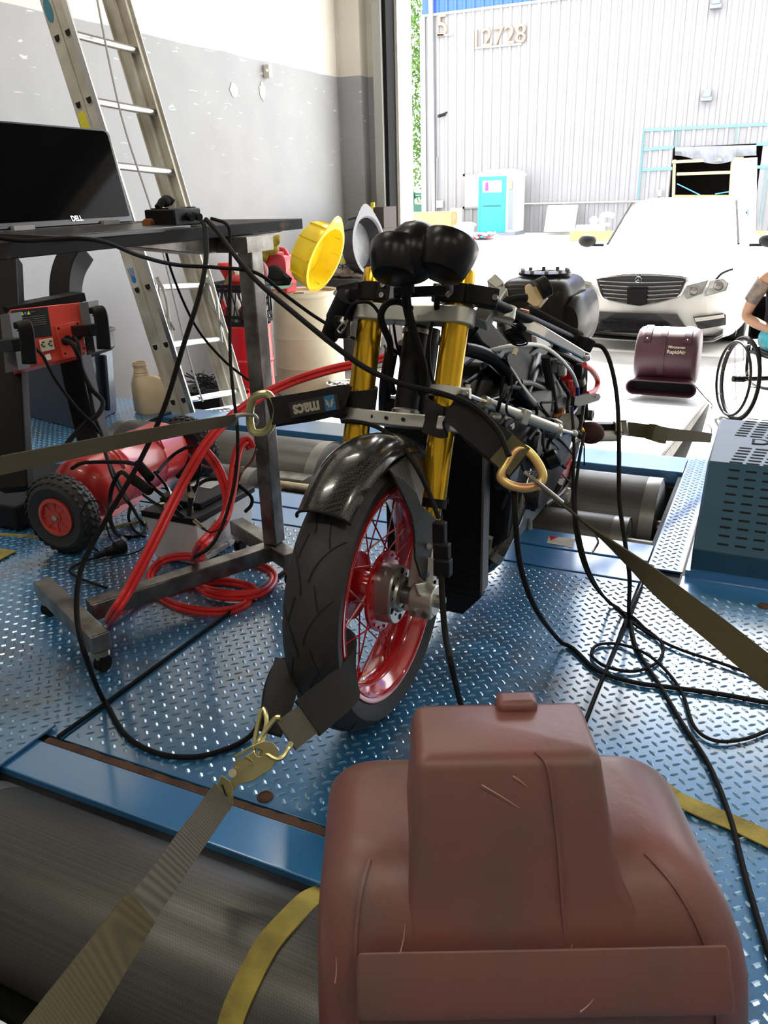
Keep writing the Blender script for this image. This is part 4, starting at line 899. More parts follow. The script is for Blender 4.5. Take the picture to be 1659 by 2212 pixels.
    # seat/tail and airbox panels
    P(MB().poly([Px(1018, 706, -.62), Px(1060, 690, -.62), Px(1100, 738, -.62), Px(1078, 774, -.62), Px(1040, 745, -.62)], (-.05, .03, 0)), 'airbox_panel', 'grey_panel', bev=.01)
    pn = [[Px(x, y, X) for x, y in row] for X, row in ((-.56, [(1090, 768), (1105, 800), (1125, 835), (1140, 862)]), (-.57, [(1110, 757), (1130, 790), (1142, 820), (1150, 845)]), (-.60, [(1150, 762), (1158, 785), (1164, 800), (1166, 815)]))]
    mb = MB(); fl = [p for r in pn for p in r]; mb.add(fl+[p+V((-.012, .006, 0)) for p in fl], [(i*4+j, i*4+j+1, i*4+j+5, i*4+j+4) for i in range(2) for j in range(3)]+[(12+i*4+j, 12+i*4+j+4, 12+i*4+j+5, 12+i*4+j+1) for i in range(2) for j in range(3)]); P(mb, 'side_panel', 'grey_panel', sub=2)
    P(MB().poly([Px(1158, 726, -.60), Px(1185, 738, -.60), Px(1193, 748, -.60), Px(1160, 752, -.60)], (-.02, .02, 0)), 'cream_tab', 'off_white', bev=.004)
    P(MB().poly([V((-.80, 2.1, .66)), V((-.60, 2.1, .66)), V((-.61, 2.5, .70)), V((-.79, 2.5, .70))], (0, 0, -.06)), 'tail_tray', 'black_paint', bev=.01)
    # ---- steering damper
    D0 = [Pd(1008, 852, 1.80), Pd(1046, 868, 1.83), Pd(1205, 928, 1.98), Pd(1240, 937, 2.01)]
    d = (D0[2]-D0[1]).normalized(); sd = P(MB().cyl(D0[1], D0[2], .0125, n=26), 'steering_damper', 'alu')
    P(MB().cyl(D0[0], D0[1], .005), 'damper_rod', 'chrome', sd); P(MB().cyl(D0[2], D0[3], .005), 'damper_rod', 'chrome', sd)
    P(MB().ell(D0[0], (.011, .011, .013)).cyl(D0[0]-FA*.018, D0[0]+FA*.022, .006), 'rod_end', 'alu', sd); P(MB().ell(D0[3], (.010, .008, .010)), 'rod_end', 'alu', sd)
    P(MB().lathe([(.006, 0), (.0145, 0), (.0145, .012), (.0125, .014)], D0[1]-d*.004, d, n=26).lathe([(.0125, 0), (.0145, .002), (.0145, .01), (.006, .011)], D0[2]-d*.008, d, n=26), 'damper_collar', 'zinc', sd)
    mid = D0[1]+(D0[2]-D0[1])*.5; P(MB().box(mid, (.032, .036, .022), (d.cross(ZZ).normalized(), d.cross(ZZ).cross(d).normalized(), d)), 'damper_clamp', 'alu', sd, bev=.003)
    # ---- hoses and looms on the right
    def hz(pts, r, m, name='hose'): return P(MB().tube([Px(*q) for q in pts], r, n=10), name, m)
    hz([(1035, 764, -.62), (1070, 755, -.59), (1110, 747, -.56), (1165, 746, -.54), (1205, 770, -.53), (1235, 805, -.53), (1247, 835, -.53)], .0055, 'hose_white')
    hz([(1247, 835, -.53), (1248, 868, -.53), (1238, 892, -.53), (1222, 905, -.53)], .006, 'hose_blue')
    hz([(1262, 788, -.53), (1278, 800, -.52), (1291, 822, -.52), (1286, 842, -.52), (1268, 851, -.53)], .009, 'red_cable')
    P(MB().poly([Px(x, y, -.52) for x, y in ((1242, 857), (1284, 848), (1296, 851), (1299, 858), (1294, 866), (1250, 880), (1240, 876))], (-.016, 0, 0)), 'black_bracket', 'black_plastic', bev=.003)
    P(MB().cyl(Px(1288, 857, -.519), Px(1288, 857, -.5175), .005), 'bracket_hole', 'white_paint')
    rnd = random.Random(11)
    for k in range(34):
        x = rnd.uniform(1090, 1240); y = rnd.uniform(775, 960); pts = []
        X = rnd.uniform(-.62, -.53)
        for j in range(5): pts.append((x, y, X)); x += rnd.uniform(-28, 34); y += rnd.uniform(-4, 42); X += rnd.uniform(-.015, .015); x = min(1262, max(1075, x))
        hz(pts, rnd.choice((.003, .0045, .006, .008)), rnd.choice(('black_rubber', 'black_gloss', 'black_rubber', 'dark_metal')), 'wire')
    for (x, y, s_, m) in ((1185, 870, .03, 'grey_panel'), (1195, 905, .028, 'black_plastic'), (1215, 800, .022, 'frame_grey'), (1190, 790, .026, 'black_plastic'), (1230, 830, .018, 'red_paint'), (1222, 862, .024, 'black_gloss'), (1250, 800, .028, 'dark_metal'), (1245, 885, .022, 'zinc'), (1225, 880, .018, 'steel'), (1210, 840, .02, 'black_plastic')):
        P(MB().box(Px(x, y, -.56), (s_, s_*1.2, s_*1.6), rz=rnd.uniform(-.6, .6)), 'electrical_box', m, bev=.004)
    P(MB().tube([Px(1252, 790, -.56), Px(1258, 840, -.56), Px(1262, 900, -.56)], .016, n=14), 'rubber_sleeve', 'black_rubber')
    P(MB().cyl(Px(1252, 815, -.555), Px(1254, 828, -.555), .0175), 'hose_clip', 'steel')
    P(MB().tube([Px(1178, 770, -.55), Px(1190, 840, -.55), Px(1203, 900, -.55), Px(1240, 930, -.54), Px(1256, 945, -.54)], .013, n=12, flat=.5), 'taped_loom', 'grey_panel')
    P(MB().ell(Px(1257, 932, -.54), (.008, .008, .014)), 'brass_fitting', 'gold')
    # rear stand spindle on the right
    P(MB().cyl(Pd(1235, 944, 2.85), Pd(1335, 941, 2.95), .02, n=20), 'axle_extension', 'off_white')
    return B
bike()
# ================================================================== LEFT SIDE OF THE SHOP
def table():
    mat('table_top', (.010, .009, .008), .6, spec=.12, col2=(.10, .07, .04), scale=9, lo=.28, hi=.36); mat('cart_steel', (.30, .29, .27), .36, .85, col2=(.12, .10, .085), scale=14, bump=.06)
    t = T('rolling_bench', 'narrow black topped rolling bench on a raw steel H base holding the laptop', 'bench', (-1.45, 1.65, 0))
    MB().poly([(-1.275, .55, 1.005), (-1.335, 2.25, 1.005), (-1.98, 2.33, 1.005), (-1.95, .55, 1.005)], (0, 0, .03)).build('bench_top', 'table_top', t, bev=.002)
    MB().bb((-1.328, 1.885, .11), (-1.282, 1.940, .97)).build('post', 'cart_steel', t, bev=.004)
    for q in (((-1.42, 1.86, .965), (-1.32, 1.975, .975)),): MB().bb((-1.37, 1.84, .965), (-1.262, 1.965, 1.004)).build('post_flange', 'cart_steel', t)
    br = MB().poly([(-1.36, 1.50, 1.003), (-1.36, 2.18, 1.003), (-1.36, 2.02, .965), (-1.36, 1.78, .965)], (-.08, 0, 0)); br.build('top_bracket', 'cart_steel', t, bev=.003)
    a, b = V((-1.556, 1.388, .085)), V((-1.31, 1.90, .085)); MB().bar(a, b, .05, .05).build('base_beam', 'cart_steel', t, bev=.004)
    MB().bar((-1.785, 1.445, .085), (-1.40, 1.267, .085), .05, .05).build('foot_bar', 'cart_steel', t, bev=.004)
    MB().bar((-1.53, 2.03, .085), (-1.21, 1.86, .085), .05, .05).build('foot_bar', 'cart_steel', t, bev=.004)
    for (x, y) in ((-1.77, 1.438), (-1.415, 1.274), (-1.515, 2.02), (-1.225, 1.868)):
        c = MB().cyl((x, y, .048), (x, y, .060), .022, n=20).box((x, y, .035), (.012, .03, .03)).build('caster_fork', 'zinc', t)
        MB().cyl((x-.011, y, .022), (x+.011, y, .022), .021, n=24).build('caster_wheel', 'black_rubber', c)
table()
def laptop():
    H = V((-1.513, 1.708, 1.048)); HL = V((-1.478, 1.245, 1.048)); F = V((-1.318, 1.69, 1.040)); FL_ = V((-1.29, 1.235, 1.040))
    L = T('laptop', 'open black laptop with dark glossy screen on the rolling bench', 'laptop', (-1.42, 1.47, 1.036))
    mat('screen', (.003, .003, .0035), .05, spec=.02); mat('laptop_black', (.02, .02, .021), .35); mat('keys', (.008, .008, .008), .5)
    MB().poly([HL, H, F, FL_], (0, 0, -.011)).build('base', 'laptop_black', L, bev=.002)
    up = V((-.084, .048, .216)); a, b = HL+V((.0, 0, .004)), H+V((0, 0, .004)); d = (b-a).normalized(); nrm = up.cross(d).normalized()
    if nrm.x < 0: nrm = -nrm
    w_ = (b-a).length; h_ = up.length; un = up.normalized(); r = .014; pts = []
    for cx, cy, s0 in ((w_-r, h_-r, 0), (r, h_-r, 90), (r*.3, r*.3, 180), (w_-r*.3, r*.3, 270)):
        rr = r if cy > .1 else r*.3
        for k in range(5): an = R(s0+22.5*k); pts.append((cx+rr*cos(an), cy+rr*sin(an)))
    lid = MB().prism(pts, a, d, un, nrm*-.008).build('lid', 'laptop_black', L)
    MB().prism([((x-w_/2)*.965+w_/2, (y-h_/2)*.93+h_/2+.004) for x, y in pts], a+nrm*.0002, d, un, nrm*.0006).build('screen_glass', 'screen', lid)
    mat('silver_ink', (.6, .6, .6), .3, .5)
    text('DELL', .017, a+d*(w_*.56)+un*.013+nrm*.0014, d, un, 'silver_ink', lid, 'lettering', .0002, .0006)
    for t0 in (.18, .80): MB().bar(a+d*(w_*t0-.03)+V((.004, 0, 0)), a+d*(w_*t0+.03)+V((.004, 0, 0)), .010, .010).build('hinge', 'frame_grey', L)
    X = (F-H).normalized(); 
    for i in range(5):
        for j in range(15):
            c = HL+d*(.03+j*.0275)+X*(.025+i*.0175)+V((0, 0, .0012-.008*(.025+i*.0175)/.2)); MB().box(c, (.024, .015, .0015), (d, X, ZZ)).build('key', 'keys', L, sm=0)
laptop()
def device():
    c = V((-1.40, 1.73, 1.036)); D = T('data_interface', 'small black interface box with plugged cables at the bench edge beside the laptop', 'electronics', c)
    b = MB().box(c+V((0, 0, .022)), (.085, .125, .04), rz=.12).build('case', 'black_plastic', D, bev=.004)
    MB().box(c+V((-.004, -.01, .043)), (.05, .08, .003), rz=.12).build('faceplate', 'black_gloss', D)
    MB().box(c+V((-.02, .085, .03)), (.03, .035, .03)).build('side_clip', 'black_plastic', D, bev=.003)
    MB().cyl(c+V((-.01, -.075, .012)), c+V((.0, -.105, .012)), .010).build('brass_plug', 'copper', D)
    MB().tube([c+V((-.03, -.02, .045)), c+V((-.028, .0, .06)), c+V((-.03, .02, .066)), c+V((-.02, .03, .055))], .009).ell(c+V((-.03, .01, .058)), (.014, .022, .012)).build('clip', 'black_rubber', D)
    for dy in (.0, .03): MB().cyl(c+V((.04, dy, .024)), c+V((.062, dy-.004, .020)), .009).build('plug', 'black_rubber', D)
device()
def ladder():
    la = T('extension_ladder', 'worn aluminium extension ladder leaning against the grey wall', 'ladder', (-2.8, 3.63, 0))
    mat('ladder_alu', (.66, .63, .54), .45, .35, col2=(.42, .38, .30), scale=5, bump=.05); mat('ladder_bright', (.62, .62, .60), .25, .9)
    d = V((-.2360, 0, .9717)).normalized(); n = V((d.z, 0, -d.x))
    B0 = V((-2.865, 3.42, .003)); B1 = V((-2.805, 3.84, -.03)); L = 4.6
    mat('hole_dark', (.01, .008, .006), .9)
    def rail(base, off, w_, side, name):
        a = base+n*off; o = MB(); y, yy = YY*side, .0
        pr = [(-w_/2, 0), (w_/2, 0), (w_/2, .028), (w_/2-.006, .028), (w_/2-.006, .005), (-w_/2+.006, .005), (-w_/2+.006, .028), (-w_/2, .028)]
        o.prism(pr, a, n, -YY*side, d*L); return o.build(name, 'ladder_alu', la, bev=.001)
    rl = [rail(B0, -.036, .07, -1, 'side_rail'), rail(B0, .040, .066, -1, 'side_rail'), rail(B1, -.036, .07, 1, 'side_rail'), rail(B1, .040, .066, 1, 'side_rail')]
    for base in (B0, B1): MB().bar(base+n*.074, base+n*.074+d*L, .003, .03, n).build('bright_flange', 'ladder_bright', la)
    for k in range(15):
        t = .075+.3048*k
        for off in (-.036, .040):
            if t > L-.05: continue
            a = B0+n*off+d*t; b = B1+n*off+d*t
            if off > 0 or k > 7:
                r_ = MB(); ring = []
                for p in (a+YY*.002, b-YY*.002):
                    q = []
                    for j in range(16): an = 2*pi*j/16; q.append(p+n*(.021*cos(an))+d*(min(.013, .020*sin(an))*1.0))
                    ring.append(q)
                r_.rings(ring).build('rung', 'ladder_bright', la, sm=30)
            pts = [(.015*cos(pi+pi*j/10), .016*sin(pi+pi*j/10)) for j in range(11)]+[(.015, .012), (-.015, .012)]
            h = MB().prism(pts, a-YY*.0006, n, d, (0, -.0015, 0)).build('rung_socket', 'hole_dark', la, sm=0)
            MB().tube([a-YY*.001+n*(p[0]*1.25)+d*(p[1]*1.25) for p in pts], .0025, n=6, sm=0, closed=True).build('socket_rim', 'ladder_alu', h)
    # rung lock and guide
    for base, s in ((B1, -1), (B0, 1)):
        p = base+n*.085+d*.72+YY*s*.035
        MB().tube([p, p+n*.02-d*.1, p-n*.01-d*.25, p-n*.03-d*.36], .009, n=8).build('rung_lock', 'ladder_bright', la)
        MB().tube([p+n*.01, p-n*.03-d*.12+YY*s*.01, p-n*.01-d*.2, p+n*.01-d*.28], .006, n=8).build('lock_spring', 'steel', la)
    o = MB().tube([Px(203, -60, -3.25), Px(210, 0, -3.24), Px(262, 250, -3.08), Px(330, 462, -2.95), Px(368, 610, -2.86), Px(405, 760, -2.82), Px(438, 868, -2.80)], .0055, n=6).build('rope', 'frame_grey', la)
    mat('label_yellow', (.75, .65, .03), .5); mat('label_blue', (.02, .2, .55), .5); mat('label_ground', (.5, .48, .4), .5); mat('logo_teal', (.05, .22, .3), .4)
    def lab(t, off, h, w_, m, nm='label'):
        c = B0+n*off+d*t-YY*.001; return MB().box(c, (w_, .0012, h), (n, YY, d)).build(nm, m, la), c
    lb, c = lab(.76, -.036, .14, .045, 'off_white'); hand = MB().ell(c-YY*.001+d*-.02, (.015, .001, .02), (n, YY, d), n=12, m=6)
    for k in range(4): hand.bar(c-YY*.001+d*-.01+n*(-.012+k*.008), c-YY*.001+d*.04+n*(-.016+k*.011), .002, .005, YY)
    hand.build('hand_symbol', 'label_blue', lb)
    lab(1.52, -.036, .09, .05, 'label_yellow'); lab(.24, -.030, .30, .03, 'label_ground')
    c = B0-n*.036+d*2.03-YY*.0015; e = MB().ell(c, (.026, .0015, .055), (n, YY, d), n=24, m=8).build('oval_badge', 'logo_teal', la)
ladder()
def cart():
    K = T('wheeled_power_cart', 'red wheeled power unit with black posts, outlet panel and pneumatic tyres', 'machine', (-2.2, 2.1, 0))
    mat('red_panel', (.55, .05, .03), .3, coat=.3); mat('post_black', (.008, .008, .009), .55, spec=.15); mat('post_grey', (.07, .07, .075), .5)
    W0 = Pd(135, 1100, 2.66); W0.z = .137; W1 = V((-2.13, 2.55, .137))
    W0 = V((-2.06, 1.80, .137)); axd = (W1-W0).normalized()
    for c, s in ((W0, -1), (W1, 1)):
        r = .137; hw = .042; pf = [(.062, -.03)]+[(r-.035*abs(t)**2.4, t*hw) for t in [-1+k/5 for k in range(11)]]+[(.062, .03)]
        tw = MB().lathe(pf, c, axd, n=56, caps=False, closed=True).build('tyre', 'tyre', K)
        u, v, w_ = frame(axd); lg = MB(); nn = 30
        for i in range(nn):
            for j in range(-2, 3):
                a = 2*pi*(i+.5*(j % 2))/nn; t = j/2.6; rr = r-.035*abs(t)**2.4
                q = c+w_*(t*hw)+(u*cos(a)+v*sin(a))*(rr+.001); tn = (-u*sin(a)+v*cos(a)); L_ = .0125; h_ = .0085
                o_ = (u*cos(a)+v*sin(a))*.003
                sl_ = w_; lg.add([q-tn*L_, q+sl_*h_, q+tn*L_, q-sl_*h_, q-tn*L_*.8+o_, q+sl_*h_*.8+o_, q+tn*L_*.8+o_, q-sl_*h_*.8+o_], [(4, 5, 6, 7), (0, 1, 5, 4), (1, 2, 6, 5), (2, 3, 7, 6), (3, 0, 4, 7)])
        g = lg.build('tread_blocks', 'tyre', tw, sm=0); g['kind'] = 'stuff'
        hb = MB().lathe([(.066, s*.030), (.066, s*.038), (.054, s*.040), (.052, s*.034), (.052, s*.01), (.018, s*.006), (.018, s*.034), (.0, s*.034)], c, axd, n=40).build('hub', 'red_panel', K)
        for k in range(8): a = k*pi/4; e = u*cos(a)+v*sin(a); MB().bar(c+e*.016+w_*s*.022, c+e*.053+w_*s*.026, .004, .018, w_).build('hub_rib', 'red_panel', hb)
        MB().cyl(c+w_*s*.03, c+w_*s*.042, .010, n=6).build('axle_nut', 'zinc', hb)
    a, b = W0+axd*.08+V((-.03, 0, .035)), W1-axd*.08+V((-.03, 0, .035)); L_ = (b-a).length
    MB().lathe([(.0, -.0), (.06, .005), (.105, .04), (.115, .07), (.115, L_*.33), (.119, L_*.35), (.115, L_*.37), (.115, L_*.66), (.119, L_*.68), (.115, L_*.70), (.115, L_-.07), (.105, L_-.03), (.06, L_-.005), (0, L_)], a, axd, n=48).build('red_drum_body', 'red_paint', K)
    for t in (.3, .7):
        c = a+(b-a)*t; MB().tube([c+V((.03, 0, .118)), c+V((.06, .0, .112)), c+V((.09, 0, .09)), c+V((.11, 0, .05))], .004).build('body_ridge', 'red_paint', K)
    MB().poly([W0+V((.02, .12, -.09)), W0+V((.02, .12, .02)), W1+V((.02, -.12, .02)), W1+V((.02, -.12, -.09))], (-.02, 0, 0)).build('skirt_panel', 'red_paint', K)
    for t in (.25, .45, .65, .8):
        for zz in (-.065, -.035, -.005): p = W0+(W1-W0)*t+V((.022, 0, zz)); MB().bar(p, p+V((0, .06, 0)), .002, .009, XX).build('vent_slot', 'slot_dark', K, sm=0)
    # panel between posts
    P_ = [Pd(22, 668, 2.74), Pd(176, 652, 2.92), Pd(186, 764, 2.90), Pd(42, 798, 2.72)]
    nrm = (P_[1]-P_[0]).cross(P_[3]-P_[0]).normalized()
    if nrm.dot(EYE-P_[0]) < 0: nrm = -nrm
    pn = MB().poly(P_, nrm*-.06).build('control_panel', 'red_panel', K, bev=.004)
    u = (P_[1]-P_[0]); v = (P_[3]-P_[0]); un, vn = u.normalized(), v.normalized()
    def pp(s, t, off=.001): return P_[0]+u*s+v*t+nrm*off
    mat('decal_black', (.01, .01, .012), .35); mat('outlet', (.55, .5, .38), .5)
    dl = MB().poly([pp(.0, .03), pp(.50, .03), pp(.50, .52), pp(.03, .52)], nrm*.001).build('warning_label', 'decal_black', pn)
    for k in range(9):
        MB().bar(pp(.05, .17+.035*k, .0025), pp(.05+(.40 if k < 5 else .16), .17+.035*k, .0025), .0004, .0028, nrm).build('label_line', 'label_ground', dl, sm=0)
    for k in range(5): c = pp(.05+.045*k, .10, .003); MB().prism([(-.006, -.005), (.006, -.005), (0, .007)] if k % 2 == 0 else [(.005*cos(j), .005*sin(j)) for j in range(6)], c, un, -vn, nrm*.0006).build('pictogram', 'label_yellow' if k % 2 == 0 else 'label_blue', dl, sm=0)
    MB().bar(pp(.25, .09, .0025), pp(.32, .09, .0025), .0004, .006, nrm).build('label_line', 'off_white', dl, sm=0)
    ou = MB().poly([pp(.31, .57), pp(.50, .56), pp(.51, .76), pp(.32, .78)], nrm*.004).build('outlet', 'outlet', pn, bev=.002)
    for s in (.36, .46):
        for t_ in (.62, .69): MB().box(pp(s, t_, .006), (.009, .003, .002), (un, vn, nrm)).build('socket_slot', 'slot_dark', ou, sm=0)
        MB().cyl(pp(s-.025, .66, .005), pp(s-.025, .66, .007), .003, n=10).build('ground_hole', 'slot_dark', ou)
    MB().poly([pp(.36, .83), pp(.43, .82), pp(.44, .92), pp(.37, .93)], nrm*.003).build('rocker_switch', 'off_white', pn)
    MB().poly([pp(.56, .37), pp(.92, .33), pp(.95, .88), pp(.60, .93)], nrm*.003).build('cover_plate', 'red_panel', pn, bev=.001)
    for s, t in ((.60, .42), (.88, .38), (.92, .82), (.64, .86)): MB().cyl(pp(s, t, .003), pp(s, t, .006), .004, n=12).build('plate_screw', 'black_paint', pn)
    for s, t in ((.67, .66), (.82, .63)): MB().cyl(pp(s, t, .0), pp(s, t, .03), .014, n=18).build('cable_gland', 'black_rubber', pn)
    # posts
    pts = [Pd(172, 540, 3.10), Pd(150, 580, 3.08), Pd(142, 630, 3.06), Pd(150, 700, 3.04), Pd(172, 820, 3.0), Pd(200, 940, 2.98), Pd(214, 1010, 2.96)]
    MB().ribbon(pts, .085, .09, (1, .2, 0)).build('curved_post', 'post_black', K, bev=.006)
    MB().bar(Pd(10, 560, 2.86), Pd(34, 1060, 2.76), .10, .08).build('post', 'post_black', K, bev=.006)
    MB().bb((-2.75, 1.85, .012), (-2.35, 2.3, .10)).build('foot_plate', 'post_black', K, bev=.01)
    MB().poly([Pd(170, 655, 2.90), Pd(190, 652, 2.90), Pd(206, 760, 2.90), Pd(188, 768, 2.90)], (0, .05, 0)).build('side_cheek', 'post_grey', K)
    MB().poly([Pd(0, 680, 2.70), Pd(20, 678, 2.70), Pd(40, 800, 2.70), Pd(12, 806, 2.70)], (0, .05, 0)).build('side_cheek', 'post_grey', K)
    MB().bar(Pd(8, 672, 2.8), Pd(172, 640, 2.98), .09, .03).build('top_shelf', 'post_black', K)
    for (x, y, dd) in ((54, 742, 2.58), (215, 710, 2.78)):
        h = MB().bar(Pd(x-44, y+4, dd+.10), Pd(x-6, y+2, dd), .06, .04, ZZ).build('hook_arm', 'black_plastic', K, bev=.004)
        MB().ribbon([Pd(x-14, y-42, dd-.02), Pd(x, y-36, dd-.03), Pd(x+6, y, dd-.03), Pd(x+10, y+44, dd-.03)], .045, .022, (.6, .8, 0)).build('hook_plate', 'black_plastic', K, bev=.006)
    def cb(pts, r): MB().tube([Pd(*q) for q in pts], r, n=8).build('power_lead', 'black_rubber', K)
    cb([(72, 750, 2.68), (92, 768, 2.66), (120, 820, 2.66), (165, 880, 2.68), (200, 915, 2.70), (214, 935, 2.72)], .0055)
    cb([(137, 735, 2.78), (155, 742, 2.72), (170, 770, 2.72), (178, 800, 2.74), (198, 840, 2.74), (222, 868, 2.74), (212, 895, 2.72), (185, 915, 2.70), (160, 940, 2.68), (140, 965, 2.66)], .0085)
    cb([(162, 730, 2.80), (170, 745, 2.76), (176, 790, 2.75), (190, 830, 2.75), (205, 900, 2.74), (222, 945, 2.72), (230, 985, 2.66), (255, 1040, 2.58), (275, 1080, 2.5)], .0065)
cart()
def battery():
    x0, x1, y0, y1 = -1.76, -1.555, 1.855, 2.175
    b = T('car_battery', 'large translucent grey car battery with black lid beside the steel base', 'battery', ((x0+x1)/2, (y0+y1)/2, 0))
    mat('battery_case', (.68, .68, .66), .35, var=.1, scale=9); mat('clamp_red', (.16, .01, .012), .35, coat=.3); mat('clear_film', (.55, .55, .57), .15)
    e = .012
    MB().rings([[V((x, y, z)) for x, y in ((x0+q, y0+q), (x1-q, y0+q), (x1-q, y1-q), (x0+q, y1-q))] for z, q in ((.002, e), (.15, 0))]).build('case', 'battery_case', b, bev=.005)
    ld = MB().bb((x0-.006, y0-.006, .15), (x1+.006, y1+.006, .172)).build('lid', 'black_plastic', b, bev=.004)
    MB().bb((x0+.01, y0+.07, .172), (x1-.03, y1-.02, .192)).build('raised_lid', 'black_plastic', b, bev=.004)
    MB().bb((x0+.03, y1-.12, .1925), (x0+.12, y1-.04, .1935)).build('lid_label', 'frame_grey', ld)
    MB().bb((x1+.0, y0+.03, .02), (x1+.006, y1-.01, .03)).build('case_ledge', 'battery_case', b)
    for k in range(6): MB().bb((x1-.002, y0+.06+k*.045, .018), (x1+.008, y0+.085+k*.045, .034)).build('case_lug', 'battery_case', b)
    MB().bb((x1-.0015, y0+.10, .05), (x1+.0015, y0+.24, .13)).build('shiny_film', 'clear_film', b)
    for (x, y) in ((x0+.05, y0+.035), (x1-.045, y0+.04)): MB().cyl((x, y, .172), (x, y, .19), .009, n=16).build('terminal', 'zinc', b)
battery()
def jumpers():
    J = T('jumper_cables', 'bright red twin jumper cable looped on the deck and running up to the motorcycle', 'cable', Pz(400, 1290, 0))
    def twin(P, r=.0068, s=None):
        S = spline(P, 8)
        for q in (-1, 1):
            pts = []
            for i, p in enumerate(S):
                d = (S[min(i+1, len(S)-1)]-S[max(i-1, 0)]).normalized(); v = (EYE-p).normalized(); a = d.cross(v).normalized(); pts.append(p+a*(q*r*.92))
            MB().tube(pts, r, n=10, sm=0).build('cable', 'red_cable', J)
    f = lambda x, y, z=.008: Pz(x, y, z)
    twin([Pd(835, 772, 2.35), Pd(760, 788, 2.30), Pd(690, 805, 2.25), Pd(610, 833, 2.2), Pd(530, 878, 2.12), Pd(460, 940, 2.02), Pd(400, 1035, 1.95), Pd(335, 1165, 1.90), Pd(280, 1270, 1.89), Pd(245, 1325, 1.90), f(232, 1346, .01)])
    twin([f(232, 1346, .01), f(262, 1318, .02), f(310, 1296), f(370, 1278), f(430, 1262), f(480, 1256, .012), f(530, 1264, .014), f(558, 1282, .02)])
    twin([f(558, 1282, .02), f(500, 1284, .02), f(440, 1272, .02), f(420, 1256, .014), f(460, 1250, .02)][:4]+[])
    twin([f(440, 1205, .04), f(392, 1202, .03), f(350, 1212), f(326, 1240), f(332, 1275), f(372, 1305), f(435, 1320), f(490, 1320), f(530, 1306), f(536, 1288)])
    twin([f(424, 1262, .014), f(452, 1282, .018), f(505, 1290, .018), f(558, 1283, .02), f(586, 1262, .01), f(590, 1240), f(566, 1222), f(520, 1212), f(480, 1214, .02)])
    twin([f(418, 1212, .04), Pd(430, 1185, 1.93), Pd(455, 1155, 1.93), Pd(482, 1125, 1.96), Pd(492, 1090, 2.0), Pd(486, 1050, 2.04), Pd(470, 1010, 2.08), Pd(448, 980, 2.12), Pd(432, 966, 2.14)])
    twin([Pd(455, 1160, 1.94), Pd(485, 1120, 1.97), Pd(500, 1060, 2.02), Pd(508, 1000, 2.06), Pd(518, 965, 2.09), Pd(534, 952, 2.11), Pd(543, 968, 2.12)])
    def clip(a, b, w, m):
        a = V(a); b = V(b); d = (b-a).normalized(); n = d.cross(EYE-a).normalized()
        for s in (-1, 1):
            q = MB().ribbon([a+n*s*w, a+(b-a)*.35+n*s*w*.9, a+(b-a)*.62+n*s*w*.25, b+n*s*w*.15], .022, .006, d.cross(n), sm=3); o = q.build('clamp_jaw', m, J, bev=.001)
        MB().cyl(a+(b-a)*.62-d.cross(n)*.014, a+(b-a)*.62+d.cross(n)*.014, .008, n=14).build('clamp_pivot', 'steel', J)
    clip(Pd(415, 968, 2.12), Pd(498, 1040, 2.15), .020, 'clamp_red'); clip(Pd(540, 965, 2.12), Pd(510, 1045, 2.12), .018, 'clamp_red')
jumpers()
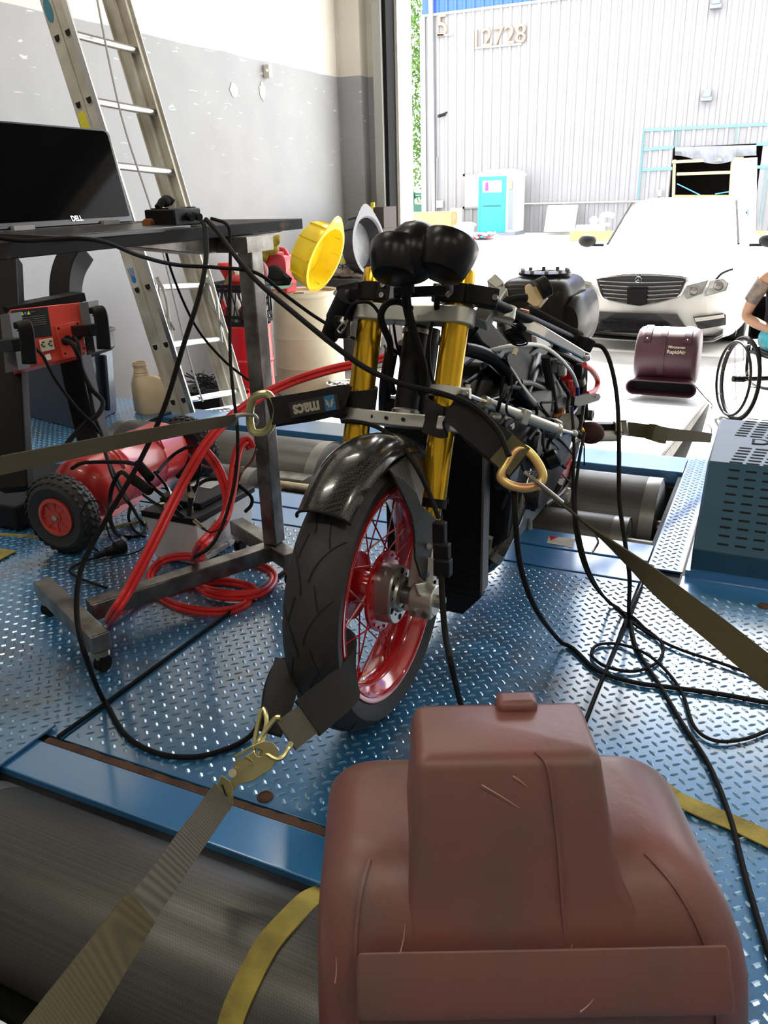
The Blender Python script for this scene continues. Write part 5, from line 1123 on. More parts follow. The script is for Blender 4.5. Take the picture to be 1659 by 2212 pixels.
def charger():
    Q = T('black_clamps', 'black charger clamps and leads biting the battery terminals', 'clamps', Pz(400, 1140, .17))
    def clip(a, b, w):
        a = V(a); b = V(b); d = (b-a).normalized(); n = d.cross(EYE-a).normalized()
        for s in (-1, 1):
            MB().ribbon([a+n*s*w, a+(b-a)*.4+n*s*w*.9, a+(b-a)*.68+n*s*w*.3, b+n*s*w*.15], .020, .007, d.cross(n), sm=3).build('clamp_jaw', 'black_gloss', Q, bev=.001)
        MB().cyl(a+(b-a)*.66-d.cross(n)*.014, a+(b-a)*.66+d.cross(n)*.014, .009, n=14).build('clamp_pivot', 'zinc', Q)
        g = [(.011, 0)]
        for k in range(9): g += [(.013, .004+k*.008), (.0105, .008+k*.008)]
        return a, d, g
    for a, b in (((305, 1010, 2.08), (388, 1098, 2.0)), ((298, 1042, 2.04), (392, 1115, 1.97))):
        A, d, g = clip(Pd(a[0]+22, a[1]+20, a[2]), Pd(*b), .014); MB().lathe(g, Pd(*a)-d*.02, d, n=18).build('grip', 'black_rubber', Q)
    clip(Pd(422, 1002, 2.02), Pd(408, 1112, 1.96), .012)
    def cb(pts, r=.0045, m='black_rubber'): MB().tube([Pd(*q) if len(q) == 3 and q[2] > .5 else Pz(*q) for q in pts], r, n=8).build('lead', m, Q)
    cb([(155, 1012, 2.55), (180, 1000, 2.5), (240, 998, 2.4), (280, 1000, 2.2), (298, 1006, 2.1)], .006)
    cb([(290, 1045, 2.05), (262, 1020, 2.15), (243, 1050, 2.2), (237, 1090, 2.2), (240, 1130, 2.1), (255, 1155, .02), (285, 1160, .01), (310, 1150, .01), (318, 1130, .02)], .006)
    cb([(232, 985, 2.6), (240, 1020, 2.45), (262, 1065, 2.3), (285, 1095, 2.15), (300, 1120, .03), (318, 1140, .01)], .005)
    cb([(282, 1095, 2.1), (278, 1120, .03), (290, 1145, .01), (312, 1160, .01)], .005)
    cb([(180, 1135, 2.4), (176, 1110, 2.4), (190, 1085, 2.4), (215, 1084, 2.4), (228, 1105, 2.35), (230, 1135, 2.2), (240, 1165, .02), (255, 1178, .02)], .0025)
    cb([(180, 1135, 2.4), (190, 1165, .02), (215, 1192, .01), (260, 1200, .01), (300, 1190, .01), (322, 1170, .01)], .0025)
    cb([(205, 1205, .01), (175, 1215, .01), (150, 1232, .01), (165, 1245, .01), (195, 1258, .01), (230, 1270, .01)], .004)
    cb([(436, 1140, 1.85), (455, 1150, 1.88), (475, 1142, 1.9), (490, 1125, 1.95)], .002)
    MB().cyl(Pd(420, 1125, 1.92), Pd(442, 1143, 1.90), .005, n=12).build('spade_plug', 'zinc', Q)
    c0, c1 = Pz(205, 1203, .02), Pz(268, 1178, .02); d = (c1-c0).normalized()
    MB().lathe([(.006, 0), (.010, .004), (.012, .04), (.016, .045), (.016, .075), (.021, .08), (.023, .11), (.014, .118)], c0, d, n=20).build('inline_socket', 'black_plastic', Q)
    a = V((-1.72, 2.02, .19)); MB().tube([Pd(418, 1055, 2.06), Pd(450, 1036, 2.12), Pd(500, 1040, 2.2), Pd(540, 1070, 2.22), Pd(543, 1090, 2.22), Pd(530, 1105, 2.2)], .005).build('lead', 'black_rubber', Q)
    MB().tube([Pd(340, 1020, 2.2), Pd(372, 985, 2.3), Pd(400, 968, 2.2), Pd(414, 966, 2.13)], .005).build('lead', 'black_rubber', Q)
charger()
def tote():
    C0, C1, C2 = V((-3.10, 2.92, .013)), V((-3.21, 3.34, .013)), V((-3.66, 3.05, .013))
    t = T('storage_tote', 'dark navy plastic storage tote on the blue deck behind the red machine', 'tote', (-3.4, 3.15, .013))
    mat('navy_plastic', (.022, .026, .045), .35, coat=.2)
    c = (C1+C2)/2; C3 = C1+C2-C0
    def ring(z, s): return [V((c.x+(p.x-c.x)*s, c.y+(p.y-c.y)*s, z)) for p in (C0, C1, C3, C2)]
    MB().rings([ring(.013, .88), ring(.36, .98), ring(.37, 1.04), ring(.46, 1.05), ring(.455, 1.10), ring(.475, 1.10), ring(.47, 1.02), ring(.37, .98), ring(.03, .86)]).build('shell', 'navy_plastic', t, bev=.006)
    for q in (.3, .7):
        a = C0+(C1-C0)*q; b = a+V((.035, .01, 0)); MB().bar(V((a.x-.02, a.y, .05)), V((a.x+.012, a.y, .35)), .03, .02, YY).build('side_rib', 'navy_plastic', t, bev=.004)
    u = (C2-C0).normalized(); p = C0+(C2-C0)*.62; p.z = .33; q = V((-.03, -.012, 0)); nn = V((-u.y, u.x, 0)); nn = nn if nn.y < 0 else -nn
    MB().box(p+nn*.012+V((0, 0, 0)), (.075, .003, .055), (u, nn, ZZ)).build('paper_label', 'outlet', t)
tote()
def jug():
    p = V((-2.985, 3.36, .003)); p = Pz(345, 893, .004)+V((-.04, .03, 0)); J = T('plastic_jug', 'beige translucent jug with ribbed neck standing before the ladder foot', 'jug', p)
    mat('jug_beige', (.66, .52, .33), .35, var=.12, scale=8)
    u = V((.42, .90, 0)).normalized(); v = V((-u.y, u.x, 0)); 
    def ring(z, a, b, ox=0): return [p+u*(ox+a*math.copysign(abs(cos(t))**.6, cos(t)))+v*(b*math.copysign(abs(sin(t))**.6, sin(t)))+V((0, 0, z)) for t in [2*pi*k/28 for k in range(28)]]
    MB().rings([ring(0, .105, .065), ring(.02, .12, .075), ring(.13, .12, .075), ring(.17, .10, .065, -.02), ring(.20, .06, .05, -.05), ring(.215, .04, .04, -.065)]).build('body', 'jug_beige', J, sm=50)
    o = p-u*.065+V((0, 0, .21)); MB().lathe([(.040, 0), (.042, .01), (.038, .016), (.040, .024), (.036, .03), (.036, .055), (.040, .058), (.040, .066), (.036, .068), (.036, .078), (.028, .078), (.026, .0)], o, ZZ, n=30).build('ribbed_neck', 'jug_beige', J)
    MB().cyl(p+u*.045+V((0, 0, .17)), p+u*.05+V((0, 0, .20)), .018).build('vent_neck', 'jug_beige', J)
jug()
def drums():
    mat('drum_white', (.68, .62, .44), .4, col2=(.52, .46, .33), scale=2.2, coat=.1); mat('drum_red', (.55, .012, .02), .3, coat=.4)
    cx, cy = -3.60, 6.05; top = Py(640, 632, cy-.2).z
    w_ = T('white_drum', 'cream plastic drum with ribs by the shop door carrying the pans and fuel can', 'drum', (cx, cy, GZ))
    H = top-GZ; r = .295
    MB().lathe([(r*.92, 0), (r, .03), (r*1.0, H*.28), (r*1.02, H*.30), (r*1.0, H*.32), (r*1.0, H*.56), (r*1.02, H*.58), (r, H*.60), (r*.985, H*.80), (r*.93, H*.90), (r*.88, H*.95), (r*.94, H*.965), (r*.95, H*.985), (r*.92, H), (r*.85, H*.99), (r*.84, H*.965), (0, H*.965)], (cx, cy, GZ), n=64).build('barrel', 'drum_white', w_)
    ztop = GZ+H*.966
    MB().cyl((cx-.0, cy-.12, ztop), (cx, cy-.12, ztop+.018), .045).build('bung', 'rust', w_)
    # red drum
    rc = Pd(541, 780, 6.0); rx, ry = rc.x, rc.y; tz = Py(545, 704, ry-.1).z; rr = .17; Hh = tz-GZ
    rd = T('red_drum', 'slim red steel drum with rolled hoops left of the cream drum', 'drum', (rx, ry, GZ))
    MB().lathe([(rr, 0), (rr*1.04, .005), (rr, .02), (rr, Hh*.33), (rr*1.04, Hh*.345), (rr*1.04, Hh*.36), (rr, Hh*.375), (rr, Hh*.64), (rr*1.05, Hh*.655), (rr*1.05, Hh*.67), (rr, Hh*.685), (rr, Hh*.96), (rr*1.04, Hh*.985), (rr*1.02, Hh), (rr*.96, Hh*.985), (rr*.95, Hh*.97), (0, Hh*.97)], (rx, ry, GZ), n=56).build('barrel', 'drum_red', rd)
    MB().cyl((rx+.09, ry-.07, tz-.02), (rx+.09, ry-.07, tz+.025), .035).build('white_bung', 'white_paint', rd)
    # milk crate on the red drum
    mk = T('milk_crate', 'black lattice milk crate of bottles on the red drum', 'crate', (rx-.06, ry, tz))
    a0, a1, b0, b1, z0, z1 = rx-.25, rx+.12, ry-.17, ry+.15, tz+.004, Py(505, 616, ry-.17).z
    for (p, q) in (((a0, b0), (a1, b0)), ((a1, b0), (a1, b1)), ((a1, b1), (a0, b1)), ((a0, b1), (a0, b0))):
        P0, P1 = V((*p, 0)), V((*q, 0)); L = (P1-P0).length; d = (P1-P0).normalized()
        m = MB(); hh = z1-z0
        for z in (z0+.012, z0+.06, z1-.012, z1-.04): m.bar(P0+V((0, 0, z)), P1+V((0, 0, z)), .012, .024, ZZ)
        for k in range(7):
            m.bar(P0+d*(L*k/6)+V((0, 0, z0)), P0+d*(L*min(6, k+1)/6)+V((0, 0, z1)), .006, .008, d.cross(ZZ)); m.bar(P0+d*(L*min(6, k+1)/6)+V((0, 0, z0)), P0+d*(L*k/6)+V((0, 0, z1)), .006, .008, d.cross(ZZ))
        m.build('lattice_side', 'black_plastic', mk, sm=0)
    MB().bb((a0, b0, z0), (a1, b1, z0+.01)).build('crate_floor', 'black_plastic', mk)
    for k, (dx, dy, c, h, lb) in enumerate(((-.16, -.05, 'red_paint', .15, 'red bottle in the milk crate, the one nearest the ladder'), (-.06, -.04, 'off_white', .2, 'white bottle standing in the milk crate'), (.03, -.06, 'clamp_red', .14, 'dark red bottle in the milk crate'))):
        o = MB().lathe([(.04, 0), (.042, .01), (.042, h*.65), (.02, h*.85), (.015, h), (0, h)], (rx+dx, ry+dy, z0+.0105), n=24).build('bottle', c); tag(o, lb, 'bottle', 'bottles in the milk crate')
    zt = z1
    o = MB().poly([Py(480, 618, ry-.02), Py(505, 617, ry-.02), Py(508, 588, ry-.02), Py(499, 580, ry-.02)], (0, .03, 0)).build('cardboard_piece', 'raw_wood'); tag(o, 'tan cardboard wedge sticking out of the milk crate', 'cardboard')
    fn = MB().lathe([(.05, .0), (.055, .02), (.012, .11), (.008, .2)], Py(487, 583, ry)+V((0, 0, .05)), (0, 0, -1), n=24).build('red_funnel', 'red_cable'); tag(fn, 'small red funnel upside down in the milk crate', 'funnel')
    hb = Py(515, 606, ry-.05); o = MB().ell(hb, (.07, .06, .045)).box(hb+V((0, 0, -.04)), (.14, .1, .04)).build('red_canister', 'red_paint'); tag(o, 'red canister lying on top of the milk crate', 'canister')
    hb = Py(556, 585, ry-.05); o = MB().lathe([(.05, -.03), (.075, -.02), (.075, .02), (.05, .03)], hb, (.8, -.5, .3), n=28).build('red_reel', 'clamp_red'); tag(o, 'dark red round reel behind the bench post', 'reel')
    # tray with black bits on the drums
    tr = T('mint_tray', 'pale mint oval tray of black parts resting on the cream drum edge', 'tray', (cx-.25, cy-.2, ztop))
    tc = Py(588, 622, cy-.28); n = 32
    MB().rings([[tc+V((.20*s*cos(2*pi*k/n), .15*s*sin(2*pi*k/n), z-.01*cos(2*pi*k/n)*0)) for k in range(n)] for s, z in ((.7, 0), (1, .03), (1.03, .03), (.97, .026), (.68, .006))]).build('dish', mat('mint', (.35, .62, .5), .4), tr)
    MB().ell(tc+V((-.02, 0, .04)), (.15, .11, .04)).build('dark_rags', 'black_rubber', tr)
    hd = tc+V((.03, 0, .10)); o = MB().ell(hd, (.085, .07, .08)).poly([hd+V((.04, 0, .04)), hd+V((.13, 0, -.03)), hd+V((.10, 0, -.08)), hd+V((.03, 0, -.06))], (0, .06, 0)).build('black_bundle', 'black_rubber'); tag(o, 'black rubber bundle sitting in the mint tray', 'bundle')
    # fuel can
    f0 = Py(600, 612, cy-.02); f0 = V((Py(602, 600, cy+.03).x, cy+.03, ztop)); g = T('fuel_can', 'red plastic fuel can with moulded handle on the cream drum', 'fuel can', f0)
    hh = Py(600, 540, cy).z-ztop; a = .125
    mat('can_red', (.68, .04, .07), .35, coat=.2)
    MB().rings([[f0+V((x*a, y*.085, z*hh)) for x, y in ((-s, -1), (s2, -1), (s2, 1), (-s, 1))] for z, s, s2 in ((0, .95, .95), (.04, 1, 1), (.72, 1, 1), (.88, .55, .9), (.93, .45, .35))]).build('body', 'can_red', g, bev=.012, seg=3)
    MB().tube([f0+V((-.03, 0, hh*.92)), f0+V((0, 0, hh*1.0)), f0+V((.07, 0, hh*1.0)), f0+V((.105, 0, hh*.86))], .018, n=10).build('handle', 'can_red', g)
    MB().bb(f0+V((-.02, -.092, hh*.15)), f0+V((.1, -.085, hh*.62))).build('embossed_panel', 'can_red', g, bev=.003)
    # glove
    gl = T('yellow_glove', 'crumpled yellow work glove hanging over the fuel can', 'glove', Py(575, 560, cy-.05))
    mat('glove_yellow', (.48, .40, .05), .8, col2=(.22, .18, .03), scale=25); nz = MB()
    for (x, y, sx, sz) in ((570, 520, .09, .085), (588, 518, .07, .07), (565, 545, .07, .08), (585, 536, .07, .06), (556, 562, .045, .05)):
        c = Py(x, y, cy-.1); e = MB().ell(c, (sx, .04, sz), n=18, m=10); nz.add([p+V((noise.noise(p*22)*.022, 0, noise.noise(p*19+V((3, 1, 2)))*.022)) for p in e.v], e.f)
    nz.build('glove_body', 'glove_yellow', gl, sm=60)
    # drain pans
    def pan(C_, nrm, r, dep_, m1, m2, name, label, upv):
        t = T(name, label, 'drain pan', C_-V((0, 0, r)))
        nrm = V(nrm).normalized(); x = V(upv).cross(nrm).normalized(); up = nrm.cross(x)
        n = 48; def_ = []
        def ring(s, h, ear=0): return [C_+x*(r*s*cos(2*pi*k/n))+up*(r*s*sin(2*pi*k/n)+ (ear*max(0, sin(2*pi*k/n))**8))+nrm*h for k in range(n)]
        MB().rings([ring(.85, -dep_), ring(.92, -dep_*.9), ring(.97, -.02), ring(.97, -.005), ring(1.05, -.004, r*.28), ring(1.05, .004, r*.28), ring(.95, .006, 0), ring(.88, -dep_*.4), ring(.80, -dep_*.8), ring(.2, -dep_*.8)]).build('pan_body', m1, t, sm=45)
        for k in range(10): a = 2*pi*k/10; e = x*cos(a)+up*sin(a); MB().bar(C_+e*r*.955-nrm*.02, C_+e*r*.90-nrm*dep_*.95, .01, .03, e).build('wall_rib', m1, t)
        hc = C_+up*(r*1.20); MB().box(hc+nrm*.0045, (r*.42, r*.10, .003), (x, up, nrm)).build('grip_hole', 'slot_dark' if m2 != 'pan_yellow' else 'drum_white', t)
        MB().cyl(C_-nrm*(dep_*.80), C_-nrm*(dep_*.79), r*.78, n=40).build('pan_floor', m2, t)
        if m2 != 'pan_yellow': MB().rings([ring(1.055, .003, r*.28), ring(1.055, .0065, r*.28), ring(.94, .0085, 0), ring(.88, -.01, 0)], caps=False).build('front_rim', 'pan_rim', t, sm=45)
        return t
    mat('pan_yellow', (.86, .62, .01), .4, var=.15, scale=6); mat('pan_black', (.03, .03, .033), .4); mat('pan_rim', (.17, .17, .18), .4); mat('pan_grey', (.22, .22, .225), .35, col2=(.12, .12, .125), scale=7)
    c = Py(697, 560, cy-.06); pan(Py(703, 560, cy-.06), (.90, .02, -.38), .265, .19, 'pan_yellow', 'pan_yellow', 'yellow_drain_pan', 'bright yellow round drain pan balanced on its edge on the cream drum', (.4, 0, .9))
    # black drum with grey pan
    by = 7.35; bxx = Py(772, 640, by).x; tz2 = Py(760, 600, by-.2).z
    o = T('black_drum', 'black drum in the corner by the door post', 'drum', (bxx, by, GZ)); Hb = tz2-GZ; rb = .30
    MB().lathe([(rb, 0), (rb*1.02, .01), (rb, .03), (rb, Hb*.33), (rb*1.03, Hb*.345), (rb, Hb*.36), (rb, Hb*.64), (rb*1.03, Hb*.655), (rb, Hb*.67), (rb, Hb*.97), (rb*1.03, Hb*.985), (rb, Hb), (rb*.95, Hb*.975), (0, Hb*.975)], (bxx, by, GZ), n=56).build('barrel', mat('drum_black', (.03, .032, .035), .4), o)
    c = Py(797, 528, by-.05); pan(c, (.98, -.10, .08), .275, .16, 'pan_black', 'pan_grey', 'grey_drain_pan', 'black rimmed drain pan with grey basin leaning over the black drum', (-.1, 0, 1))
    gj = V((Py(735, 575, by-.1).x, by-.02, tz2-.008)); G = T('hand_cleaner_tub', 'white tub of hand cleaner with yellow band on the black drum', 'tub', gj); hg = Py(735, 548, by).z-tz2
    MB().lathe([(.085, 0), (.09, .01), (.095, hg*.9), (.1, hg*.92), (.1, hg), (0, hg)], gj, n=32).build('pail', 'off_white', G)
    MB().lathe([(.0925, hg*.68), (.096, hg*.69), (.0968, hg*.86), (.0935, hg*.87)], gj, n=32, caps=False, closed=True).build('yellow_band', 'label_yellow', G)
    MB().lathe([(.0875, hg*.02), (.0905, hg*.03), (.0912, hg*.14), (.0885, hg*.15)], gj, n=32, caps=False, closed=True).build('yellow_band', 'label_yellow', G)
    text('GOJO', .055, gj+V((.012, -.0975, hg*.50)), (1, .12, 0), ZZ, 'black_paint', G, 'lettering', .001, .001)
    gv = V((bxx-.02, by-.20, tz2+.0)); rg = T('work_gloves', 'grey brown work gloves lying on the black drum', 'gloves', gv); mm = MB()
    for k in range(5): e = MB().ell(gv+V((-.13+k*.065, .0+.02*(k % 2), .02)), (.06, .05, .022), n=16, m=8); mm.add([p+V((0, 0, noise.noise(p*25)*.018)) for p in e.v], e.f)
    mm.build('glove', mat('glove_brown', (.2, .16, .13), .9, var=.4), rg)
    yb = Py(806, 470, 7.9); yb2 = T('yellow_bottle', 'tall yellow bottle on the ledge beside the door post', 'bottle', V((yb.x, 7.9, Py(806, 492, 7.9).z)))
    z0 = Py(806, 492, 7.9).z; h = Py(806, 437, 7.9).z-z0; MB().lathe([(.045, 0), (.048, .01), (.048, h*.6), (.03, h*.75), (.022, h*.85), (.022, h), (0, h)], (yb.x, 7.9, z0), n=24).build('flask', 'label_yellow', yb2)
    o = MB().bb((Py(798, 480, 7.8).x-.04, 7.72, GZ), (Py(835, 480, 7.8).x, 8.1, z0-.001)).bb((Py(812, 480, 7.8).x, 7.75, z0), (Py(834, 480, 7.8).x, 8.05, z0+.20)).build('dark_shelf', mat('dark_wood', (.05, .035, .03), .7)); tag(o, 'dark ledge with a small box behind the grey pan', 'shelf')
    # carton and parts bucket behind the drum
    yy = 6.6; o = T('carton_stack', 'stacked tan cartons behind the cream drum', 'carton', (Py(706, 850, yy).x, yy, GZ))
    z_ = GZ
    for k in range(4):
        z1 = Py(706, 838-k*26, yy-.15).z if k < 3 else Py(706, 762, yy-.15).z
        MB().bb((Py(690, 800, yy).x, yy-.15, z_), (Py(712-(k == 3)*4, 800, yy).x, yy+.15, max(z_+.1, z1))).build('carton', 'raw_wood', o, bev=.003); z_ = max(z_+.1, z1)+.004
    bc = Pz(738, 868, GZ); bc = V((bc.x-.0, bc.y, GZ)); hb = Py(738, 826, bc.y).z-GZ; rb = .115
    bk = T('parts_bucket', 'white bucket full of small metal parts between drum and motorcycle', 'bucket', bc)
    MB().lathe([(rb*.85, 0), (rb*.87, .01), (rb, hb*.9), (rb*1.06, hb*.91), (rb*1.06, hb), (rb*.97, hb), (rb*.95, hb*.8), (0, hb*.8)], bc, n=36).build('pail', 'white_paint', bk)
    rnd = random.Random(2); s_ = MB()
    for k in range(60): a = rnd.random()*6.28; q = rb*.85*math.sqrt(rnd.random()); s_.box(bc+V((q*cos(a), q*sin(a), hb*.82+rnd.random()*.03)), (.03, .02, .015), rz=rnd.random()*3)
    o = s_.build('small_parts', 'steel', bk, sm=0); o['kind'] = 'stuff'
    # red bucket behind the ladder foot
    rc = Pd(492, 892, 5.45); hb = .22; bx_ = V((rc.x, rc.y, GZ)); zt = Py(480, 848, rc.y).z; bh = zt-GZ
    rb_ = T('red_bucket', 'bright red bucket standing behind the ladder foot', 'bucket', bx_)
    MB().lathe([(.13, 0), (.132, .01), (.16, bh*.9), (.17, bh*.91), (.17, bh), (.155, bh), (.15, bh*.85), (.12, .03), (0, .03)], bx_, n=40).build('pail', 'red_cable', rb_)
    # dark scrap bin
    sc_ = T('wire_scrap', 'tangle of dark wire scrap behind the ladder', 'scrap', Pd(440, 850, 5.2)); z = Pd(440, 850, 5.2)
    MB().bb((z.x-.25, z.y, GZ), (z.x+.12, z.y+.3, z.z)).build('bin', 'black_plastic', sc_)
    for k in range(9):
        MB().tube([V((z.x-.2+rnd.random()*.3, z.y+rnd.random()*.2, z.z+rnd.random()*.12)) for _ in range(6)], .005, n=5).build('wire', 'dark_metal', sc_)
drums()
# ================================================================== BLOWERS, STRAPS, LEADS
def front_blower():
    o = V((-.213, .795, 0)); u = V((.904, .426, 0)).normalized(); v = V((-u.y, u.x, 0))
    Bl = T('carpet_blower', 'large scuffed maroon plastic blower standing close in the foreground', 'blower', o)
    mat('maroon', (.185, .068, .058), .42, col2=(.125, .074, .056), scale=7, bump=.12, lo=.3, hi=.6)
    def q(a, b, z): return o+u*a+v*b+V((0, 0, z))
    def rr(uL, uR, vF, vB, z, rF=.06, n=7):
        out = []
        for cx, cy, s0 in ((uR-rF, vB-rF, 0), (uL+rF, vB-rF, 90), (uL+rF, vF+rF, 180), (uR-rF, vF+rF, 270)):
            for k in range(n): an = R(s0+90*k/(n-1)); out.append(q(cx+rF*cos(an), cy+rF*sin(an), z))
        return out
    zs = []
    for z in (0.003, .02, .12, .20, .25, .29, .32, .345, .365, .380, .388, .392):
        t = max(0, (z-.16)/.233); c_ = math.sqrt(max(0, 1-t**2.2))
        tl = max(0, (z-.30)/.0925); cl = math.sqrt(max(0, 1-tl**2.4))
        tr = max(0, (z-.18)/.2125); cr = math.sqrt(max(0, 1-tr**2.6))
        uL = -.255+.012*(z/.42)-.0+(1-cl)*.05; uR = .262-.010*(z/.42)-(1-cr)*.12
        zs.append(rr(uL, uR, -.175*(.30+.70*c_), .165*(.35+.65*c_), z, .045))
    MB().rings(zs).build('housing', 'maroon', Bl, sm=60, bev=.0)
    # seams down the moulded shell
    for uu in (-.200, .205):
        MB().ribbon([q(uu-(.10*(1-math.sqrt(max(0, 1-max(0, (z-.18)/.2125)**2.6))) if uu > 0 else -.03*(1-math.sqrt(max(0, 1-max(0, (z-.30)/.0925)**2.4)))), -.176*(.30+.70*math.sqrt(max(0, 1-max(0, (z-.16)/.233)**2.2))), z) for z in (.05, .15, .22, .28, .32, .35, .37, .385)], .004, .004, u, sm=4).build('moulding_seam', 'maroon', Bl)
    bf = lambda z: -.175*(.30+.70*math.sqrt(max(0, 1-max(0, (z-.16)/.233)**2.2)))-.0012
    bk = [rr(-.143, .122, bf(z_), .05, z_, .012) for z_ in (.22, .26, .295, .32, .342)]+[rr(-.139, .104, -.1225, .045, .368, .015), rr(-.136, .097, -.112, .045, .40, .018), rr(-.133, .091, -.096, .045, .44, .016), rr(-.128, .082, -.075, .04, .498, .014), rr(-.124, .078, -.068, .036, .507, .012), rr(-.116, .070, -.058, .028, .510, .010)]
    b_ = MB().rings(bk).build('motor_hood', 'maroon', Bl, sm=50)
    MB().box(q(.0, .03, .507), (.05, .03, .03), (u, v, ZZ)).build('cord_lug', 'maroon', b_, bev=.008)
    MB().ribbon([q(.008, -.061, .5105), q(.0195, -.077, .500), q(.027, -.0975, .44), q(.030, -.1140, .40), q(.033, -.134, .342), q(.036, -.1555, .295), q(.038, -.168, .25)], .0035, .003, u, sm=6).build('parting_line', 'maroon', b_)
    MB().prism([(-.165, .335), (-.198, .285), (-.200, .268), (-.19, .262), (-.165, .262)], q(-.198, 0, 0), v, ZZ, u*.405).build('front_lip', 'maroon', Bl, bev=.005, seg=3)
    mat('scratch', (.48, .27, .22), .6); rnd = random.Random(4)
    for (a, b, z, L, an) in ((-.055, -.083, .488, .05, -.6), (-.02, -.078, .495, .02, -.7), (-.15, -.166, .335, .035, 1.4), (.03, -.1625, .315, .02, 1.2), (.04, -.1985, .283, .02, .8), (.13, -.1705, .31, .02, 1.0), (-.222, -.172, .30, .03, 1.5)):
        p = q(a, b-.004, z); d = (u*cos(an)+(ZZ*.95+v*.25)*sin(an)).normalized(); MB().tube([p, p+d*L*.5+u*.001, p+d*L], [.0009, .0003], n=5).build('scratch', 'scratch', Bl)
    for s in (-1, 1): MB().box(q(s*.17, 0, .006), (.05, .24, .011), (u, v, ZZ)).build('foot', 'black_rubber', Bl)
    MB().lathe([(.11, -.012), (.105, .0), (.0, .0)], q(.262, .0, .15), u, n=40).build('side_cover', 'maroon', Bl)
front_blower()
def far_blower():
    zr = lambda y: -.02+(y-3.56)*(GZ+.08)/3.19
    Y = 6.40; X = Py(1437, 830, Y).x; z0 = zr(Y-.15)+.012
    Bl = T('carpet_blower', 'small maroon blower with wide black outlet at the foot of the ramp', 'blower', (X, Y, z0))
    mat('maroon_far', (.065, .017, .03), .45, var=.2, scale=6)
    pr = []
    cz, r = .285, .205
    def prof(s): return [(Y+r*s*cos(a), z0+cz+r*s*sin(a)*1.03) for a in [2*pi*k/40 for k in range(40)]]
    xs = ((-.205, .86), (-.215+.0, .93), (-.225, .0)) 
    rs = []
    for x, s in ((-.222, .80), (-.216, .90), (-.200, .97), (-.18, 1.), (.18, 1.), (.200, .97), (.216, .90), (.222, .80)): rs.append([V((X+x, y, z)) for y, z in prof(s)])
    MB().rings(rs).build('housing', 'maroon_far', Bl, sm=50)
    MB().poly([V((X-.18, Y-.10, z0+.0)), V((X+.18, Y-.10, z0)), V((X+.18, Y+.16, z0)), V((X-.18, Y+.16, z0))], (0, 0, .06)).build('base', 'maroon_far', Bl, bev=.006)
    def stad(hw, hh, y, zc): 
        o = []
        for k in range(13): a = -pi/2+pi*k/12; o.append(V((X+hw-hh+hh*cos(a), y, zc+hh*sin(a))))
        for k in range(13): a = pi/2+pi*k/12; o.append(V((X-hw+hh+hh*cos(a), y, zc+hh*sin(a))))
        return o
    zc = z0+.095
    MB().rings([stad(.20, .045, Y-.05, zc+.02), stad(.235, .050, Y-.24, zc), stad(.248, .056, Y-.27, zc), stad(.248, .056, Y-.285, zc), stad(.238, .046, Y-.285, zc), stad(.225, .038, Y-.15, zc)]).build('outlet_nozzle', 'maroon_far', Bl, sm=40)
    MB().rings([stad(.226, .039, Y-.18, zc), stad(.2, .03, Y-.12, zc)]).build('outlet_inside', 'slot_dark', Bl)
    def face(x0, x1, a0, a1, nm, m, th=.008, par=Bl):
        p = []; n = 6
        for k in range(n+1): a = a0+(a1-a0)*k/n; p.append([V((X+x, Y-(r+th)*cos(a), z0+cz+(r+th)*1.03*sin(a))) for x in (x0, x1)])
        mb = MB(); fl = [q for row in p for q in row]; m_ = len(fl); inn = [V((q.x, Y+(q.y-Y)*(r-.002)/(r+th), z0+cz+(q.z-z0-cz)*(r-.002)/(r+th))) for q in fl]
        f = [(2*i, 2*i+1, 2*i+3, 2*i+2) for i in range(n)]+[(m_+2*i, m_+2*i+2, m_+2*i+3, m_+2*i+1) for i in range(n)]
        f += [(0, m_, m_+1, 1), (2*n, 2*n+1, m_+2*n+1, m_+2*n)]+[(2*i, 2*i+2, m_+2*i+2, m_+2*i) for i in range(n)]+[(2*i+1, m_+2*i+1, m_+2*i+3, 2*i+3) for i in range(n)]
        return mb.add(fl+inn, f).build(nm, m, par)
    face(-.05, -.005, -.5, 1.45, 'centre_rib', 'maroon_far', .01)
    for x0 in (-.165, .115): t = face(x0, x0+.05, .62, 1.5, 'mount_tab', 'maroon_far', .012); MB().ell((X+x0+.025, Y-(r+.013)*cos(.75), z0+cz+(r+.013)*sin(.75)), (.006, .005, .006), n=10, m=6).build('rivet', 'white_paint', t)
    a = .22; ay = V((0, sin(a), cos(a))); c = V((X+.075, Y-(r+.004)*cos(a+.12), z0+cz+r*1.03*sin(a+.12)+.012))
    text('Minuteman', .026, c+ay*.017+V((0, -.004, 0)), XX, ay, 'outlet', Bl, 'lettering', .001, .0004); text('RapidAir', .036, c-ay*.018+V((0, -.004, 0)), XX, ay, 'outlet', Bl, 'lettering', .001, .0008)
    MB().tube([V((X+.18, Y-.05, z0+.12)), V((X+.30, Y-.1, z0+.01)), V((X+.36, Y-.25, z0-.0)), V((X+.37, Y-.45, z0+.02))], .004).build('mains_lead', 'black_rubber', Bl)
far_blower()
